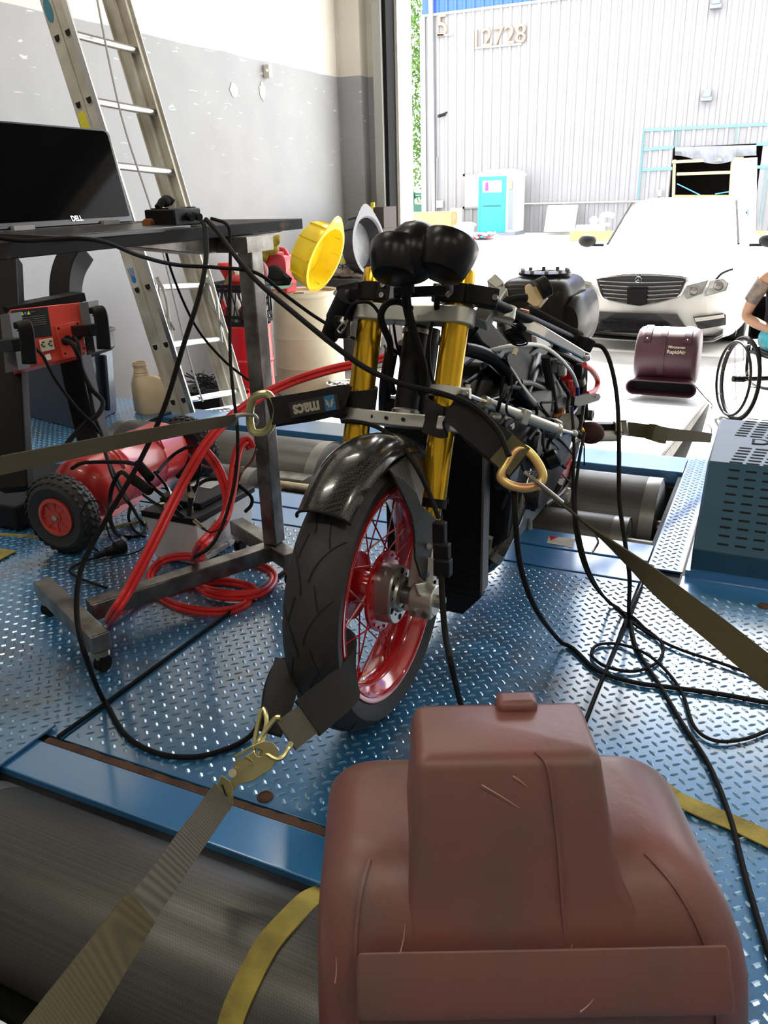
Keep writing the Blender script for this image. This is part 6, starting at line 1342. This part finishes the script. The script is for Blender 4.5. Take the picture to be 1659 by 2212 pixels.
def straps():
    wavemix('web_olive', (.085, .068, .026), (.055, .045, .018), 330, 'DIAGONAL', bump=.5, dist=.001, r=.85)
    wavemix('web_grey', (.135, .12, .09), (.07, .062, .05), 260, 'DIAGONAL', bump=.5, dist=.001, r=.9)
    mat('web_black', (.012, .0115, .011), .9, bump=.3, scale=60); mat('web_yellow', (.40, .32, .06), .85, col2=(.22, .17, .04), scale=14, bump=.4)
    mat('zinc_yellow', (.62, .57, .27), .3, .85, var=.25, scale=18); mat('zinc_orange', (.85, .42, .20), .36, .7, col2=(.80, .62, .2), scale=26)
    # left fork strap
    S = T('left_tie_strap', 'black padded strap tying the left fork leg to an olive webbing line', 'strap', Pd(690, 870, 1.85))
    up = FA
    c = FK(BX-.1, .672); rr_ = .034
    loop = [Pd(582, 889, 1.86), Pd(680, 874, 1.82), Pd(745, 862, 1.74), c+V((-.025, -rr_, -.004)), c+V((.012, -rr_-.004, 0)), c+V((rr_+.002, 0, 0)), c+V((0, rr_, 0)), c+V((-rr_, .02, 0)), Pd(680, 880, 1.90), Pd(584, 895, 1.88)]
    MB().ribbon(loop, .062, .006, V((.12, .1, 1)), sm=6).build('padded_sleeve', 'web_black', S)
    a, b = Pd(632, 886, 1.827), Pd(736, 866, 1.737)
    d = (b-a).normalized(); n = d.cross(V((.12, .1, 1))).normalized(); n = n if n.dot(EYE-a) > 0 else -n; up_ = n.cross(d); up_ = up_ if up_.z > 0 else -up_
    mat('label_dark', (.022, .022, .02), .6); mat('label_cream', (.42, .38, .28), .6); mat('label_azure', (.03, .16, .33), .5)
    mid = (a+b)/2+n*.008
    L = MB().box(mid, ((b-a).length*1.0, .034, .0012), (d, up_, n)).build('woven_label', 'label_dark', S)
    text('macs', .040, mid+n*.0012-d*(b-a).length*.15-up_*.003, -d, -up_, 'label_cream', L, 'lettering', .0003, .0014)
    e = mid+d*(b-a).length*.34+n*.001; MB().box(e, (.030, .032, .0008), (d, up_, n)).build('blue_patch', 'label_azure', L)
    w_ = []
    for s in (-1, 1):
        MB().prism([(s*.001, -.006), (s*.004, .004), (s*.012, .009), (s*.009, .002), (s*.012, -.002), (s*.007, -.004), (s*.005, -.010), (s*.002, -.008)], e+n*.0006, d, up_, n*.0005).build('winged_mark', 'label_cream', L)
    def dring(c, ax, ay, w, h, r, m, par, nm='d_ring'):
        pts = [(-w*.2, h), (w*.5, h*.95), (w*.75, h*.45), (w*.75, -h*.45), (w*.5, -h*.95), (-w*.2, -h), (-w*.55, -h*.6), (-w*.7, 0), (-w*.55, h*.6)]
        return MB().tube([c+ax*p[0]+ay*p[1] for p in pts], r, n=10, sm=4, closed=True).build(nm, m, par)
    dring(Pd(568, 893, 1.87), -(Pd(640, 880, 1.86)-Pd(566, 892, 1.88)).normalized(), V((.05, .1, .99)), .042, .044, .0095, 'zinc_yellow', S)
    MB().tube([Pd(470, 918, 1.86), Pd(505, 899, 1.87), Pd(545, 896, 1.87), Pd(557, 908, 1.87), Pd(552, 918, 1.88)], [.006, .003], n=10).build('hook', 'steel', S)
    MB().ribbon([Pd(512, 906, 1.88), Pd(420, 922, 1.70), Pd(300, 945, 1.52), Pd(150, 975, 1.35), Pd(0, 1006, 1.22), Pd(-160, 1042, 1.10), V((-1.62, .62, .03))], (.026, .031), .003, V((.1, .1, 1)), sm=6).build('webbing', 'web_olive', S)
    # right fork strap
    S = T('right_tie_strap', 'black padded strap from the right fork leg to a brass coloured ring and olive webbing', 'strap', Pd(1020, 930, 1.72))
    c = FK(BX+.1, .655)
    loop = [Pd(1112, 990, 1.60), Pd(1045, 934, 1.615), Pd(980, 882, 1.63), c+V((.02, -.038, .0)), c+V((-.02, -.035, .006)), c+V((-.036, 0, .01)), c+V((0, .034, 0)), c+V((.05, .03, -.02)), Pd(1045, 945, 1.72), Pd(1122, 1004, 1.64)]
    sd = (Pd(1065, 985, 1.62)-Pd(1105, 925, 1.62)).normalized()
    MB().ribbon(loop, (.066, .066), .006, [sd, sd, sd, FA*-1, FA*-1, FA*-1, FA*-1, sd, sd, sd], sm=6).build('padded_sleeve', 'web_black', S)
    MB().ribbon([Pd(1084, 968, 1.595), Pd(1104, 985, 1.588), Pd(1122, 999, 1.585)], .066, .020, sd, sm=4).build('leather_loop', 'strap_olive', S)
    ax = (Pd(1150, 1020, 1.60)-Pd(1110, 990, 1.60)).normalized()
    MB().tube([Pd(x, y, 1.585) for x, y in ((1112, 976), (1130, 969), (1150, 984), (1168, 1012), (1172, 1035), (1157, 1050), (1128, 1054), (1100, 1047), (1083, 1034), (1085, 1020), (1097, 1000))], .0092, n=12, sm=5, closed=True).build('d_ring', 'zinc_orange', S)
    MB().tube([Pd(1132, 1020, 1.575), Pd(1150, 1033, 1.57), Pd(1180, 1058, 1.56), Pd(1215, 1088, 1.55)], [.003, .006], n=10).build('hook', 'steel', S)
    va = ray(1200, 1100).normalized(); im = (Pd(1400, 1320, 1.3)-Pd(1440, 1250, 1.3)).normalized()
    mix = lambda t: (va*(1-t)+im*t).normalized()
    MB().ribbon([Pd(1165, 1050, 1.57), Pd(1225, 1098, 1.52), Pd(1290, 1152, 1.47), Pd(1370, 1218, 1.38), Pd(1450, 1285, 1.28), Pd(1560, 1372, 1.17), Pd(1670, 1462, 1.08), Pd(1780, 1552, 1.0), V((.34, .72, .02))], (.034, .044), .003, [mix(0), mix(.06), mix(.10), mix(.35), mix(.7), mix(.95), mix(1), mix(1), mix(1)], sm=6).build('webbing', 'web_olive', S)
    MB().tube([Pd(1283, 1152, 1.46), Pd(1292, 1170, 1.46), Pd(1285, 1185, 1.45), Pd(1278, 1196, 1.45)], .002).build('loose_thread', 'steel', S)
    # wheel strap with hook
    S = T('wheel_tie_strap', 'black sleeved strap around the front tyre pulled by a zinc hook across the blue bar', 'strap', Pz(560, 1640, .05))
    tyre = lambda x, uu, off: AX+V((x, -(.305+off)*cos(uu), (.305+off)*sin(uu)))
    sq = (Pd(752, 1542, 1.48)-Pd(700, 1480, 1.48)).normalized(); s2 = (Pd(640, 1520, 1.45)-Pd(560, 1496, 1.45)).normalized()
    MB().ribbon([Pd(664, 1552, 1.42), Pd(700, 1522, 1.45), Pd(736, 1492, 1.49), Pd(760, 1462, 1.55), Pd(765, 1430, 1.63), Pd(757, 1405, 1.70), Pd(744, 1390, 1.76)], (.074, .070), .007, [sq, sq, sq, (sq-ZZ).normalized(), V((0, -.2, -1)), V((0, -.4, -1)), V((0, -.4, -1))], sm=6).build('sleeve', 'web_black', S)
    MB().ribbon([Pd(618, 1590, 1.39), Pd(648, 1566, 1.41), Pd(684, 1540, 1.435)], .058, .005, sq, sm=4).build('webbing_stub', 'web_grey', S)
    MB().ribbon([Pd(578, 1582, 1.40), Pd(592, 1545, 1.44), Pd(606, 1505, 1.50), Pd(616, 1465, 1.57), Pd(624, 1430, 1.66)], (.050, .06), .006, s2, sm=6).build('sleeve', 'web_black', S)
    MB().tube([Pd(566, 1532, 1.42), Pd(549, 1610, 1.38), Pd(553, 1640, 1.37), Pd(562, 1622, 1.37), Pd(576, 1560, 1.40)], .0042, n=8, sm=4, closed=True).build('triangle_ring', 'zinc_yellow', S)
    MB().tube([Pd(606, 1550, 1.39), Pd(592, 1554, 1.39), Pd(560, 1598, 1.38), Pd(558, 1612, 1.37), Pd(600, 1640, 1.36), Pd(622, 1618, 1.37), Pd(628, 1605, 1.38)], .0046, n=8, sm=4).build('triangle_ring', 'zinc_yellow', S)
    hk = [(497, 1690), (520, 1640), (548, 1622), (556, 1634), (564, 1634), (567, 1622), (548, 1614), (508, 1640), (505, 1632), (540, 1612), (570, 1600), (590, 1604), (602, 1620), (601, 1640), (585, 1662), (545, 1688), (515, 1694), (506, 1706), (496, 1702)]
    MB().poly([Pd(x, y, 1.36) for x, y in hk], ray(550, 1650).normalized()*.006).build('hook_plate', 'zinc_yellow', S, bev=.001)
    MB().poly([Pd(x, y, 1.353) for x, y in ((497, 1672), (512, 1640), (530, 1638), (545, 1648), (510, 1674))], ray(550, 1650).normalized()*.004).build('hook_latch', 'zinc_yellow', S)
    c = Pd(502, 1670, 1.35); MB().cyl(c, c-ray(500, 1670).normalized()*.006, .007, n=16).build('latch_rivet', 'zinc', S)
    bp = [(478, 1674), (496, 1686), (504, 1700), (504, 1735), (496, 1752), (488, 1750), (468, 1700)]
    MB().poly([Pd(x, y, 1.352) for x, y in bp], ray(490, 1710).normalized()*.005).build('slotted_plate', 'zinc_yellow', S, bev=.001)
    MB().poly([Pd(x, y, 1.3505) for x, y in ((478, 1694), (482, 1696), (495, 1736), (491, 1738))], ray(490, 1710).normalized()*.0015).build('plate_slot', 'slot_dark', S)
    sv = (Pd(500, 1745, 1.33)-Pd(458, 1695, 1.33)).normalized()
    MB().ribbon([Pd(482, 1716, 1.345), Pd(450, 1762, 1.28), Pd(400, 1832, 1.18), Pd(350, 1903, 1.08), Pd(300, 1972, .99)], (.046, .043), .004, sv, sm=5).build('webbing', 'web_grey', S)
    MB().ribbon([Pd(302, 1962, .985), Pd(262, 2022, .92), Pd(205, 2105, .83), Pd(150, 2186, .75), Pd(80, 2290, .66)], (.050, .055), .008, sv, sm=5).build('padded_webbing', 'web_olive', S)
    # loose straps
    zt = lambda x, y: 0
    rt = lambda x, y: Pd(x, y, 1)
    def onroll(px, py):
        r = ray(px, py); oy, oz, rad = .765, -.115, .158; A = r.y**2+r.z**2; B = 2*(r.y*(-oy)+r.z*(CH-oz)); Cc = oy*oy+(CH-oz)**2-rad*rad; D = B*B-4*A*Cc
        t = (-B-math.sqrt(max(0, D)))/(2*A); return EYE+r*t
    pts = [onroll(700, 1925), onroll(668, 1942), onroll(625, 1985), onroll(578, 2040), onroll(540, 2110), onroll(508, 2180), onroll(490, 2240)]
    o = MB().ribbon(pts, .040, .004, (pts[0]-pts[3]).cross(V((0, -.5, 1))), sm=5).build('yellow_webbing', 'web_yellow'); tag(o, 'dirty yellow webbing strap lying on the near roller left of the maroon blower', 'strap')
    Q = [Pz(1290, 1684, .012), Pz(1330, 1682, .02), Pz(1362, 1672, .03), Pz(1405, 1690, .022), Pz(1455, 1722, .012), Pz(1520, 1752, .006), Pz(1590, 1780, .006), Pz(1680, 1822, .006), Pz(1760, 1850, .006), Pz(1900, 1880, .006)]
    o = MB().ribbon(Q[:5], (.03, .042), .003, [V((.1, .3, 1)), V((.1, .4, 1)), V((.1, .6, .8)), V((.0, .9, .5)), V((0, 1, .1))], sm=5); o.ribbon(Q[4:], (.042, .042), .003, V((-.1, 1, 0)), sm=5)
    o = o.build('yellow_webbing', 'web_yellow'); tag(o, 'twisted yellow webbing strap lying on the deck right of the maroon blower', 'strap')
    o = MB().ribbon([Pz(-60, 1190, .006), Pz(-10, 1196, .006), Pz(18, 1200, .006)], .075, .003, (.3, 1, 0), sm=3).build('yellow_webbing', 'web_yellow'); tag(o, 'yellow webbing end on the deck at the left picture edge', 'strap')
    o = MB().tube([Pz(-40, 1152), Pz(50, 1158), Pz(105, 1160), Pz(160, 1150), Pz(230, 1142), Pz(262, 1136), Pz(300, 1128), Pz(330, 1120)], .007).build('yellow_air_hose', 'web_yellow'); tag(o, 'thin yellow hose on the deck running behind the cart tyre', 'hose')
    # rear strap on the right
    S = T('rear_tie_strap', 'dark ratchet strap with buckle pulling from the rear axle out to the right', 'strap', Pd(1420, 930, 3.2))
    MB().ribbon([Pd(1352, 926, 3.0), Pd(1400, 932, 3.05), Pd(1440, 938, 3.1)], .052, .008, (0, .2, 1), sm=3).build('strap_loop', 'web_olive', S)
    MB().ribbon([Pd(1405, 932, 3.03), Pd(1435, 942, 3.08)], .058, .03, (0, .2, 1), sm=0).build('rolled_webbing', 'strap_olive', S)
    MB().ribbon([Pd(1440, 938, 3.1), Pd(1490, 942, 3.2), Pd(1536, 946, 3.3)], (.050, .038), .004, (0, .2, 1), sm=3).build('webbing', 'web_olive', S)
    MB().bar(Pd(1348, 908, 2.98), Pd(1350, 940, 2.98), .022, .03, YY).build('buckle', 'steel', S)
    MB().tube([Pd(1320, 930, 2.95), Pd(1338, 932, 2.96), Pd(1352, 930, 2.98)], .006).build('hook', 'steel', S)
    st = T('rear_stand_arm', 'dark steel stand arm with brass nut beside the rear axle extension', 'stand', Pd(1300, 925, 2.9))
    MB().bar(Pd(1262, 922, 2.9), Pd(1326, 922, 2.95), .04, .03).build('arm', 'dark_metal', st, bev=.003)
    MB().cyl(Pd(1326, 926, 2.93), Pd(1338, 926, 2.93), .03, n=6).build('nut', 'zinc', st)
    MB().ell(Pd(1275, 935, 2.86), (.05, .035, .04)).build('wrapped_rag', mat('rag_maroon', (.06, .022, .018), .9), st)
straps()
def leads():
    def lead(name, label, pts, r, m='black_rubber', sm=6, cat='cable'):
        P = spline([Pd(*q) if q[2] > .3 else Pz(*q) for q in pts], sm)
        P = [V((p.x, p.y, max(p.z, r+.001))) if p.y < 2.6 else p for p in P]; o = MB().tube(P, r, n=8, sm=0).build(name, m); tag(o, label, cat); return o
    lead('data_cable', 'black cable looping from the bench box down across the deck towards the wheel hook', [(437, 478, 1.98), (444, 500, 1.95), (445, 560, 1.88), (430, 640, 1.85), (395, 750, 1.85), (355, 880, 1.86), (300, 1000, 1.85), (225, 1130, 1.82), (175, 1230, 1.78), (166, 1330, 1.72), (186, 1420, 1.66), (222, 1510, .012), (268, 1585, .006), (335, 1626, .006), (415, 1636, .006), (485, 1620, .006), (540, 1590, .01), (566, 1545, .03), (574, 1490, .03), (590, 1445, .01), (614, 1424, .01)], .0058)
    lead('data_cable', 'long black cable from the bench box across the fork and out over the right deck', [(445, 474, 1.98), (470, 500, 1.93), (510, 555, 1.85), (560, 612, 1.80), (640, 680, 1.72), (720, 745, 1.66), (790, 795, 1.64), (870, 830, 1.62), (960, 852, 1.62), (1025, 880, 1.60), (1075, 930, 1.57), (1100, 985, 1.55)], .0058)
    lead('data_cable', 'black cable hanging below the brass ring and curving over the deck to the right edge', [(1112, 1052, 1.60), (1114, 1130, 1.60), (1126, 1230, 1.66), (1160, 1320, 1.78), (1215, 1390, .012), (1290, 1448, .007), (1370, 1474, .007), (1450, 1485, .007), (1560, 1500, .007), (1690, 1522, .007), (1850, 1530, .007), (2100, 1500, .007)], .0058)
    lead('data_cable', 'thin black lead dropping from the bench box past the steel post to the battery', [(457, 472, 2.0), (490, 485, 1.95), (497, 520, 1.95), (497, 620, 1.95), (497, 760, 1.95), (504, 850, 1.94), (513, 930, 1.93), (510, 1020, 1.92), (495, 1090, 1.9), (474, 1150, 1.88), (450, 1185, 1.86), (418, 1205, 1.86)], .0042)
    lead('laptop_lead', 'black lead from under the laptop swinging over to the left handlebar', [(-20, 512, 1.5), (60, 520, 1.5), (160, 515, 1.5), (230, 524, 1.55), (300, 552, 1.65), (380, 572, 1.75), (470, 578, 1.8), (555, 590, 1.85), (620, 640, 1.9), (690, 690, 1.95), (760, 728, 2.0), (820, 752, 2.05)], .0042)
    lead('thin_lead', 'thin black lead hanging behind the bench across the ladder', [(330, 470, 2.3), (345, 466, 2.25), (360, 474, 2.2), (352, 500, 2.4), (370, 585, 2.5), (420, 700, 2.5), (480, 775, 2.5), (538, 822, 2.5)], .004)
    lead('probe_cable', 'black cable hanging from the fork connector behind the maroon blower', [(953, 1240, 1.60), (956, 1300, 1.58), (962, 1370, 1.56), (978, 1450, 1.52), (1000, 1540, .01), (1012, 1575, .01)], .006)
    lead('sensor_cable', 'black cable falling from the right bar end to the deck and lower right', [(1280, 744, 1.93), (1303, 752, 1.93), (1320, 790, 1.93), (1333, 860, 1.93), (1337, 960, 1.93), (1338, 1080, 1.93), (1350, 1170, 1.92), (1360, 1250, 1.9), (1359, 1330, .02), (1375, 1400, .007), (1425, 1480, .007), (1472, 1560, .007), (1530, 1650, .007), (1575, 1760, .007), (1612, 1900, .007), (1660, 2060, .007), (1700, 2160, .007), (1760, 2320, .007), (1900, 2420, .007)], .0052)
    lead('sensor_cable', 'thin cable from the motorcycle curving over the deck to the right edge', [(1262, 935, 2.05), (1250, 1000, 2.0), (1243, 1080, 1.98), (1250, 1150, 1.95), (1275, 1240, 1.95), (1318, 1305, .01), (1375, 1352, .007), (1450, 1395, .007), (1550, 1430, .007), (1690, 1475, .007), (1850, 1490, .007), (2050, 1470, .007)], .004)
    lead('coiled_cable', 'coiled thin cable making a ring on the deck right of the motorcycle', [(1235, 880, 2.05), (1240, 960, 2.0), (1238, 1060, 1.98), (1247, 1170, 1.95), (1282, 1262, 1.95), (1342, 1322, .01), (1400, 1362, .007), (1432, 1394, .007), (1420, 1430, .007), (1370, 1450, .007), (1310, 1440, .007), (1278, 1415, .007), (1292, 1393, .007), (1340, 1392, .007), (1395, 1412, .012), (1440, 1450, .007), (1475, 1500, .007), (1500, 1570, .007), (1545, 1600, .007), (1610, 1596, .007), (1690, 1570, .007), (1820, 1560, .007), (2000, 1600, .007)], .004)
    lead('seam_cord', 'thin dark cord on the deck seam between ring of cable and maroon blower', [(1388, 1262, .007), (1360, 1330, .007), (1325, 1410, .007), (1290, 1490, .007), (1255, 1580, .007)], .0035, sm=3)
    lead('seam_cord', 'black twisted cord lying along the left deck seam', [(125, 1592, .005), (240, 1510, .005), (370, 1415, .005), (500, 1320, .005), (620, 1232, .005), (650, 1210, .005)], .0045, sm=3)
leads()
# ================================================================== WHEELCHAIR AND PERSON
def rider():
    W = Pz(1580, 908, GZ); f = V((.454, -.891, 0)).normalized(); l = V((-f.y, f.x, 0))
    S = W+l*.29; S.z = GZ
    def q(a, b, z): return S+l*a+f*b+V((0, 0, z))
    C_ = T('wheelchair', 'black framed manual wheelchair on the bright floor at the right edge', 'wheelchair', S)
    for s in (-1, 1):
        c = q(s*.27, 0, .305); nr = (l*s+V((0, 0, .06))).normalized()
        pf = [(.283, -.010)]+[(.305-.012*abs(t)**2, t*.0125) for t in (-1, -.5, 0, .5, 1)]+[(.283, .010)]
        ty = MB().lathe(pf, c, nr, n=64, caps=False, closed=True).build('tyre', 'black_rubber', C_)
        MB().lathe([(.272, -.008), (.284, -.010), (.284, .010), (.272, .008)], c, nr, n=64, caps=False, closed=True).build('wheel_rim', 'dark_metal', ty)
        x, y, z = frame(nr)
        MB().tube([c+nr*.05+(x*cos(t)+y*sin(t))*.262 for t in [2*pi*k/40 for k in range(40)]], .0095, n=10, sm=0, closed=True).build('push_rim', 'dark_metal', ty)
        MB().cyl(c-nr*.035, c+nr*.05, .022).build('wheel_hub', 'black_paint', ty)
        for k in range(14):
            a = 2*pi*k/14; e = x*cos(a)+y*sin(a); e2 = x*cos(a+.35)+y*sin(a+.35); MB().cyl(c+e2*.02+nr*(.03 if k % 2 else -.03), c+e*.275, .0018, n=5).build('spoke', 'steel', ty)
        for k in range(5): a = 2*pi*k/5; e = x*cos(a)+y*sin(a); MB().cyl(c+e*.277+nr*.005, c+e*.262+nr*.05, .004, n=6).build('rim_post', 'steel', ty)
        MB().tube([q(s*.21, -.08, .95), q(s*.21, -.05, .52), q(s*.21, .02, .50), q(s*.21, .36, .50), q(s*.20, .46, .42), q(s*.16, .52, .12)], .0125, n=10).build('side_frame', 'dark_metal', C_)
        MB().tube([q(s*.21, -.06, .52), q(s*.21, 0, .31), q(s*.21, .30, .30), q(s*.20, .42, .40)], .011, n=10).build('lower_tube', 'dark_metal', C_)
        MB().tube([q(s*.215, .16, .30), q(s*.22, .17, .46), q(s*.235, .14, .56)], .007).build('brake_lever', 'black_paint', C_)
        cc = q(s*.20, .44, .055); MB().cyl(cc-l*.013, cc+l*.013, .055, n=28).build('front_caster', 'black_rubber', C_); MB().bar(q(s*.20, .42, .07), q(s*.20, .40, .28), .03, .05, l).build('caster_fork', 'dark_metal', C_)
    MB().cyl(q(-.27, 0, .305), q(.27, 0, .305), .018, n=20).build('axle_tube', 'dark_metal', C_)
    MB().box(q(0, .16, .51), (.40, .40, .035), (l, f, ZZ)).build('seat_cushion', 'black_plastic', C_, bev=.012)
    MB().box(q(0, -.10, .72), (.40, .025, .30), (l, f, ZZ)).build('back_sling', 'black_plastic', C_, bev=.01)
    MB().tube([q(-.16, .52, .12), q(0, .56, .11), q(.16, .52, .12)], .012).build('footrest', 'dark_metal', C_)
    # ---- the person: one skinned body
    Pn = T('person', 'seated person in black tank top and turquoise shorts with tattooed upper arm', 'person', q(0, .1, .53))
    mat('skin', (.62, .34, .22), .5, var=.12, scale=6, bump=.05); mat('tattoo_ink', (.16, .15, .14), .55, col2=(.42, .28, .2), scale=22, lo=.35, hi=.6)
    vs = []; es = []; rd = []
    def j(p, r, par=None):
        vs.append(q(*p)); rd.append(r)
        if par is not None: es.append((par, len(vs)-1))
        return len(vs)-1
    pel = j((0, .03, .62), (.15, .11)); ab = j((0, .04, .76), (.135, .10), pel); ch = j((0, .04, .93), (.155, .11), ab); up = j((0, .03, 1.03), (.12, .085), ch)
    nk = j((0, .05, 1.10), (.055, .055), up); hd = j((0, .07, 1.19), (.075, .085), nk); h2 = j((0, .085, 1.27), (.078, .098), hd); j((0, .075, 1.335), (.055, .07), h2)
    for s in (-1, 1):
        sh = j((s*.185, .03, 1.02), (.056, .056), up); ua = j((s*.235, -.02, .88), (.047, .047), sh); el = j((s*.265, -.06, .735), (.040, .040), ua); fa = j((s*.225, .08, .70), (.037, .037), el); wr = j((s*.15, .235, .665), (.024, .021), fa); pm = j((s*.12, .295, .655), (.032, .016), wr)
        for k, (dx, L) in enumerate(((-.027, .075), (-.009, .088), (.009, .083), (.026, .066))):
            a1 = j((s*(.115)+dx, .335, .652), (.0085, .0085), pm); a2 = j((s*.11+dx*.95, .335+L*.5, .640), (.008, .008), a1); j((s*.107+dx*.9, .335+L*.8, .618), (.0068, .0068), a2)
        t1 = j((s*.12-s*.035, .275, .668), (.010, .010), pm); j((s*.12-s*.055, .315, .665), (.0085, .0085), t1)
        hp = j((s*.09, .05, .60), (.095, .085), pel); kn = j((s*.12, .46, .585), (.062, .060), hp); cf = j((s*.12, .50, .40), (.052, .055), kn); an = j((s*.12, .50, .20), (.036, .038), cf); ft = j((s*.12, .57, .145), (.036, .028), an); j((s*.12, .66, .135), (.034, .020), ft)
    me = bpy.data.meshes.new('body'); base = wl(Pn); me.from_pydata([v-base for v in vs], es, [])
    tmp = bpy.data.objects.new('tmp', me); C.objects.link(tmp)
    sk = tmp.modifiers.new('skin', 'SKIN'); sk.use_smooth_shade = True
    for v_, r_ in zip(me.skin_vertices[0].data, rd): v_.radius = r_
    me.skin_vertices[0].data[0].use_root = True
    sb = tmp.modifiers.new('sub', 'SUBSURF'); sb.levels = sb.render_levels = 2
    m2 = bpy.data.meshes.new_from_object(tmp.evaluated_get(bpy.context.evaluated_depsgraph_get())); bpy.data.objects.remove(tmp)
    m2.name = 'body'; m2.materials.clear(); m2.materials.append(MT['skin'])
    # facial features added to the same mesh
    fm = MB(); hc = (0, .085, 1.245)
    fm.ell(q(0, .188, 1.235), (.014, .016, .024), (l, f, ZZ), n=12, m=8)
    for s in (-1, 1): fm.ell(q(s*.082, .075, 1.24), (.010, .020, .030), (l, f, ZZ), n=12, m=8).ell(q(s*.033, .165, 1.262), (.020, .014, .008), (l, f, ZZ), n=12, m=6)
    fm.ell(q(0, .172, 1.198), (.026, .012, .008), (l, f, ZZ), n=12, m=6).ell(q(0, .155, 1.165), (.030, .024, .020), (l, f, ZZ), n=12, m=8)
    fe = bpy.data.meshes.new('face'); fe.from_pydata([v-base for v in fm.v], [], fm.f)
    import bmesh
    bm = bmesh.new(); bm.from_mesh(m2); bm.from_mesh(fe); bm.to_mesh(m2); bm.free(); m2.shade_smooth()
    bo = bpy.data.objects.new('body', m2); C.objects.link(bo); bo.parent = Pn
    for s in (-1, 1): MB().ell(q(s*.033, .176, 1.252), (.012, .008, .008), (l, f, ZZ), n=12, m=8).build('eye', 'white_paint', Pn)
    mat('hair', (.03, .02, .012), .8, bump=.3, scale=40)
    MB().ell(q(0, .06, 1.285), (.088, .108, .078), (l, f, ZZ), n=24, m=14, lo=-15).build('hair', 'hair', Pn)
    # clothing
    mat('shirt_black', (.010, .011, .014), .85, bump=.25, scale=30)
    def er(a, b, z, dx=0, dy=0, n=32): return [q(dx+a*math.copysign(abs(cos(t))**.8, cos(t)), dy+b*math.copysign(abs(sin(t))**.9, sin(t)), z) for t in [2*pi*k/n for k in range(n)]]
    MB().rings([er(.178, .135, .56, dy=.045), er(.165, .130, .66, dy=.045), er(.158, .122, .78, dy=.045), er(.170, .128, .88, dy=.045), er(.182, .132, .95, dy=.042), er(.150, .118, 1.02, dy=.036), er(.108, .09, 1.075, dy=.036), er(.098, .08, 1.078, dy=.036)], caps=False).build('tank_top', 'shirt_black', Pn, sm=60)
    mat('shorts_teal', (.02, .42, .52), .7, col2=(.35, .75, .8), scale=9, lo=.42, hi=.55)
    for s in (-1, 1):
        rs = []
        for t, r1, r2 in ((0, .115, .10), (.3, .112, .098), (.7, .098, .092), (1.0, .100, .09)):
            c = V((s*.09+s*.03*t, .05+.40*t, .60-.01*t)); rs.append([q(c.x+r1*cos(a), c.y, c.z+r2*sin(a)) for a in [2*pi*k/24 for k in range(24)]])
        MB().rings(rs).build('shorts_leg', 'shorts_teal', Pn, sm=60)
    for s in (-1, 1): MB().rings([[q(s*.12+.046*cos(a)*w_, y, z+.036*sin(a)*w_) for a in [2*pi*k/16 for k in range(16)]] for y, z, w_ in ((.455, .16, .8), (.50, .15, 1), (.60, .145, 1), (.68, .135, .7))]).build('shoe', 'black_rubber', Pn, sm=60)
    # tattoo sleeve on the right upper arm
    a, b = q(-.190, .025, 1.00), q(-.252, -.045, .83); d = (b-a).normalized(); x, y, _ = frame(d)
    fr = [[(a+(b-a)*t)+(x*cos(an)+y*sin(an))*(.0555-.006*t+.001) for an in [2*pi*k/24 for k in range(24)]] for t in (.08, .3, .6, .9)]
    MB().rings(fr, caps=False).build('tattoo', 'tattoo_ink', Pn, sm=60)
    t0 = q(-.085, .178, .90); text('BR', .12, t0, l, ZZ, 'white_paint', Pn, 'shirt_print', .002, .002)
    MB().ell(q(-.09, .176, .82), (.05, .006, .022), (l, f, ZZ)).build('shirt_print_patch', 'violet', Pn); MB().box(q(-.05, .20, .735), (.12, .10, .07), (l, f, ZZ)).build('red_pouch', 'red_cable', Pn, bev=.015)
rider()
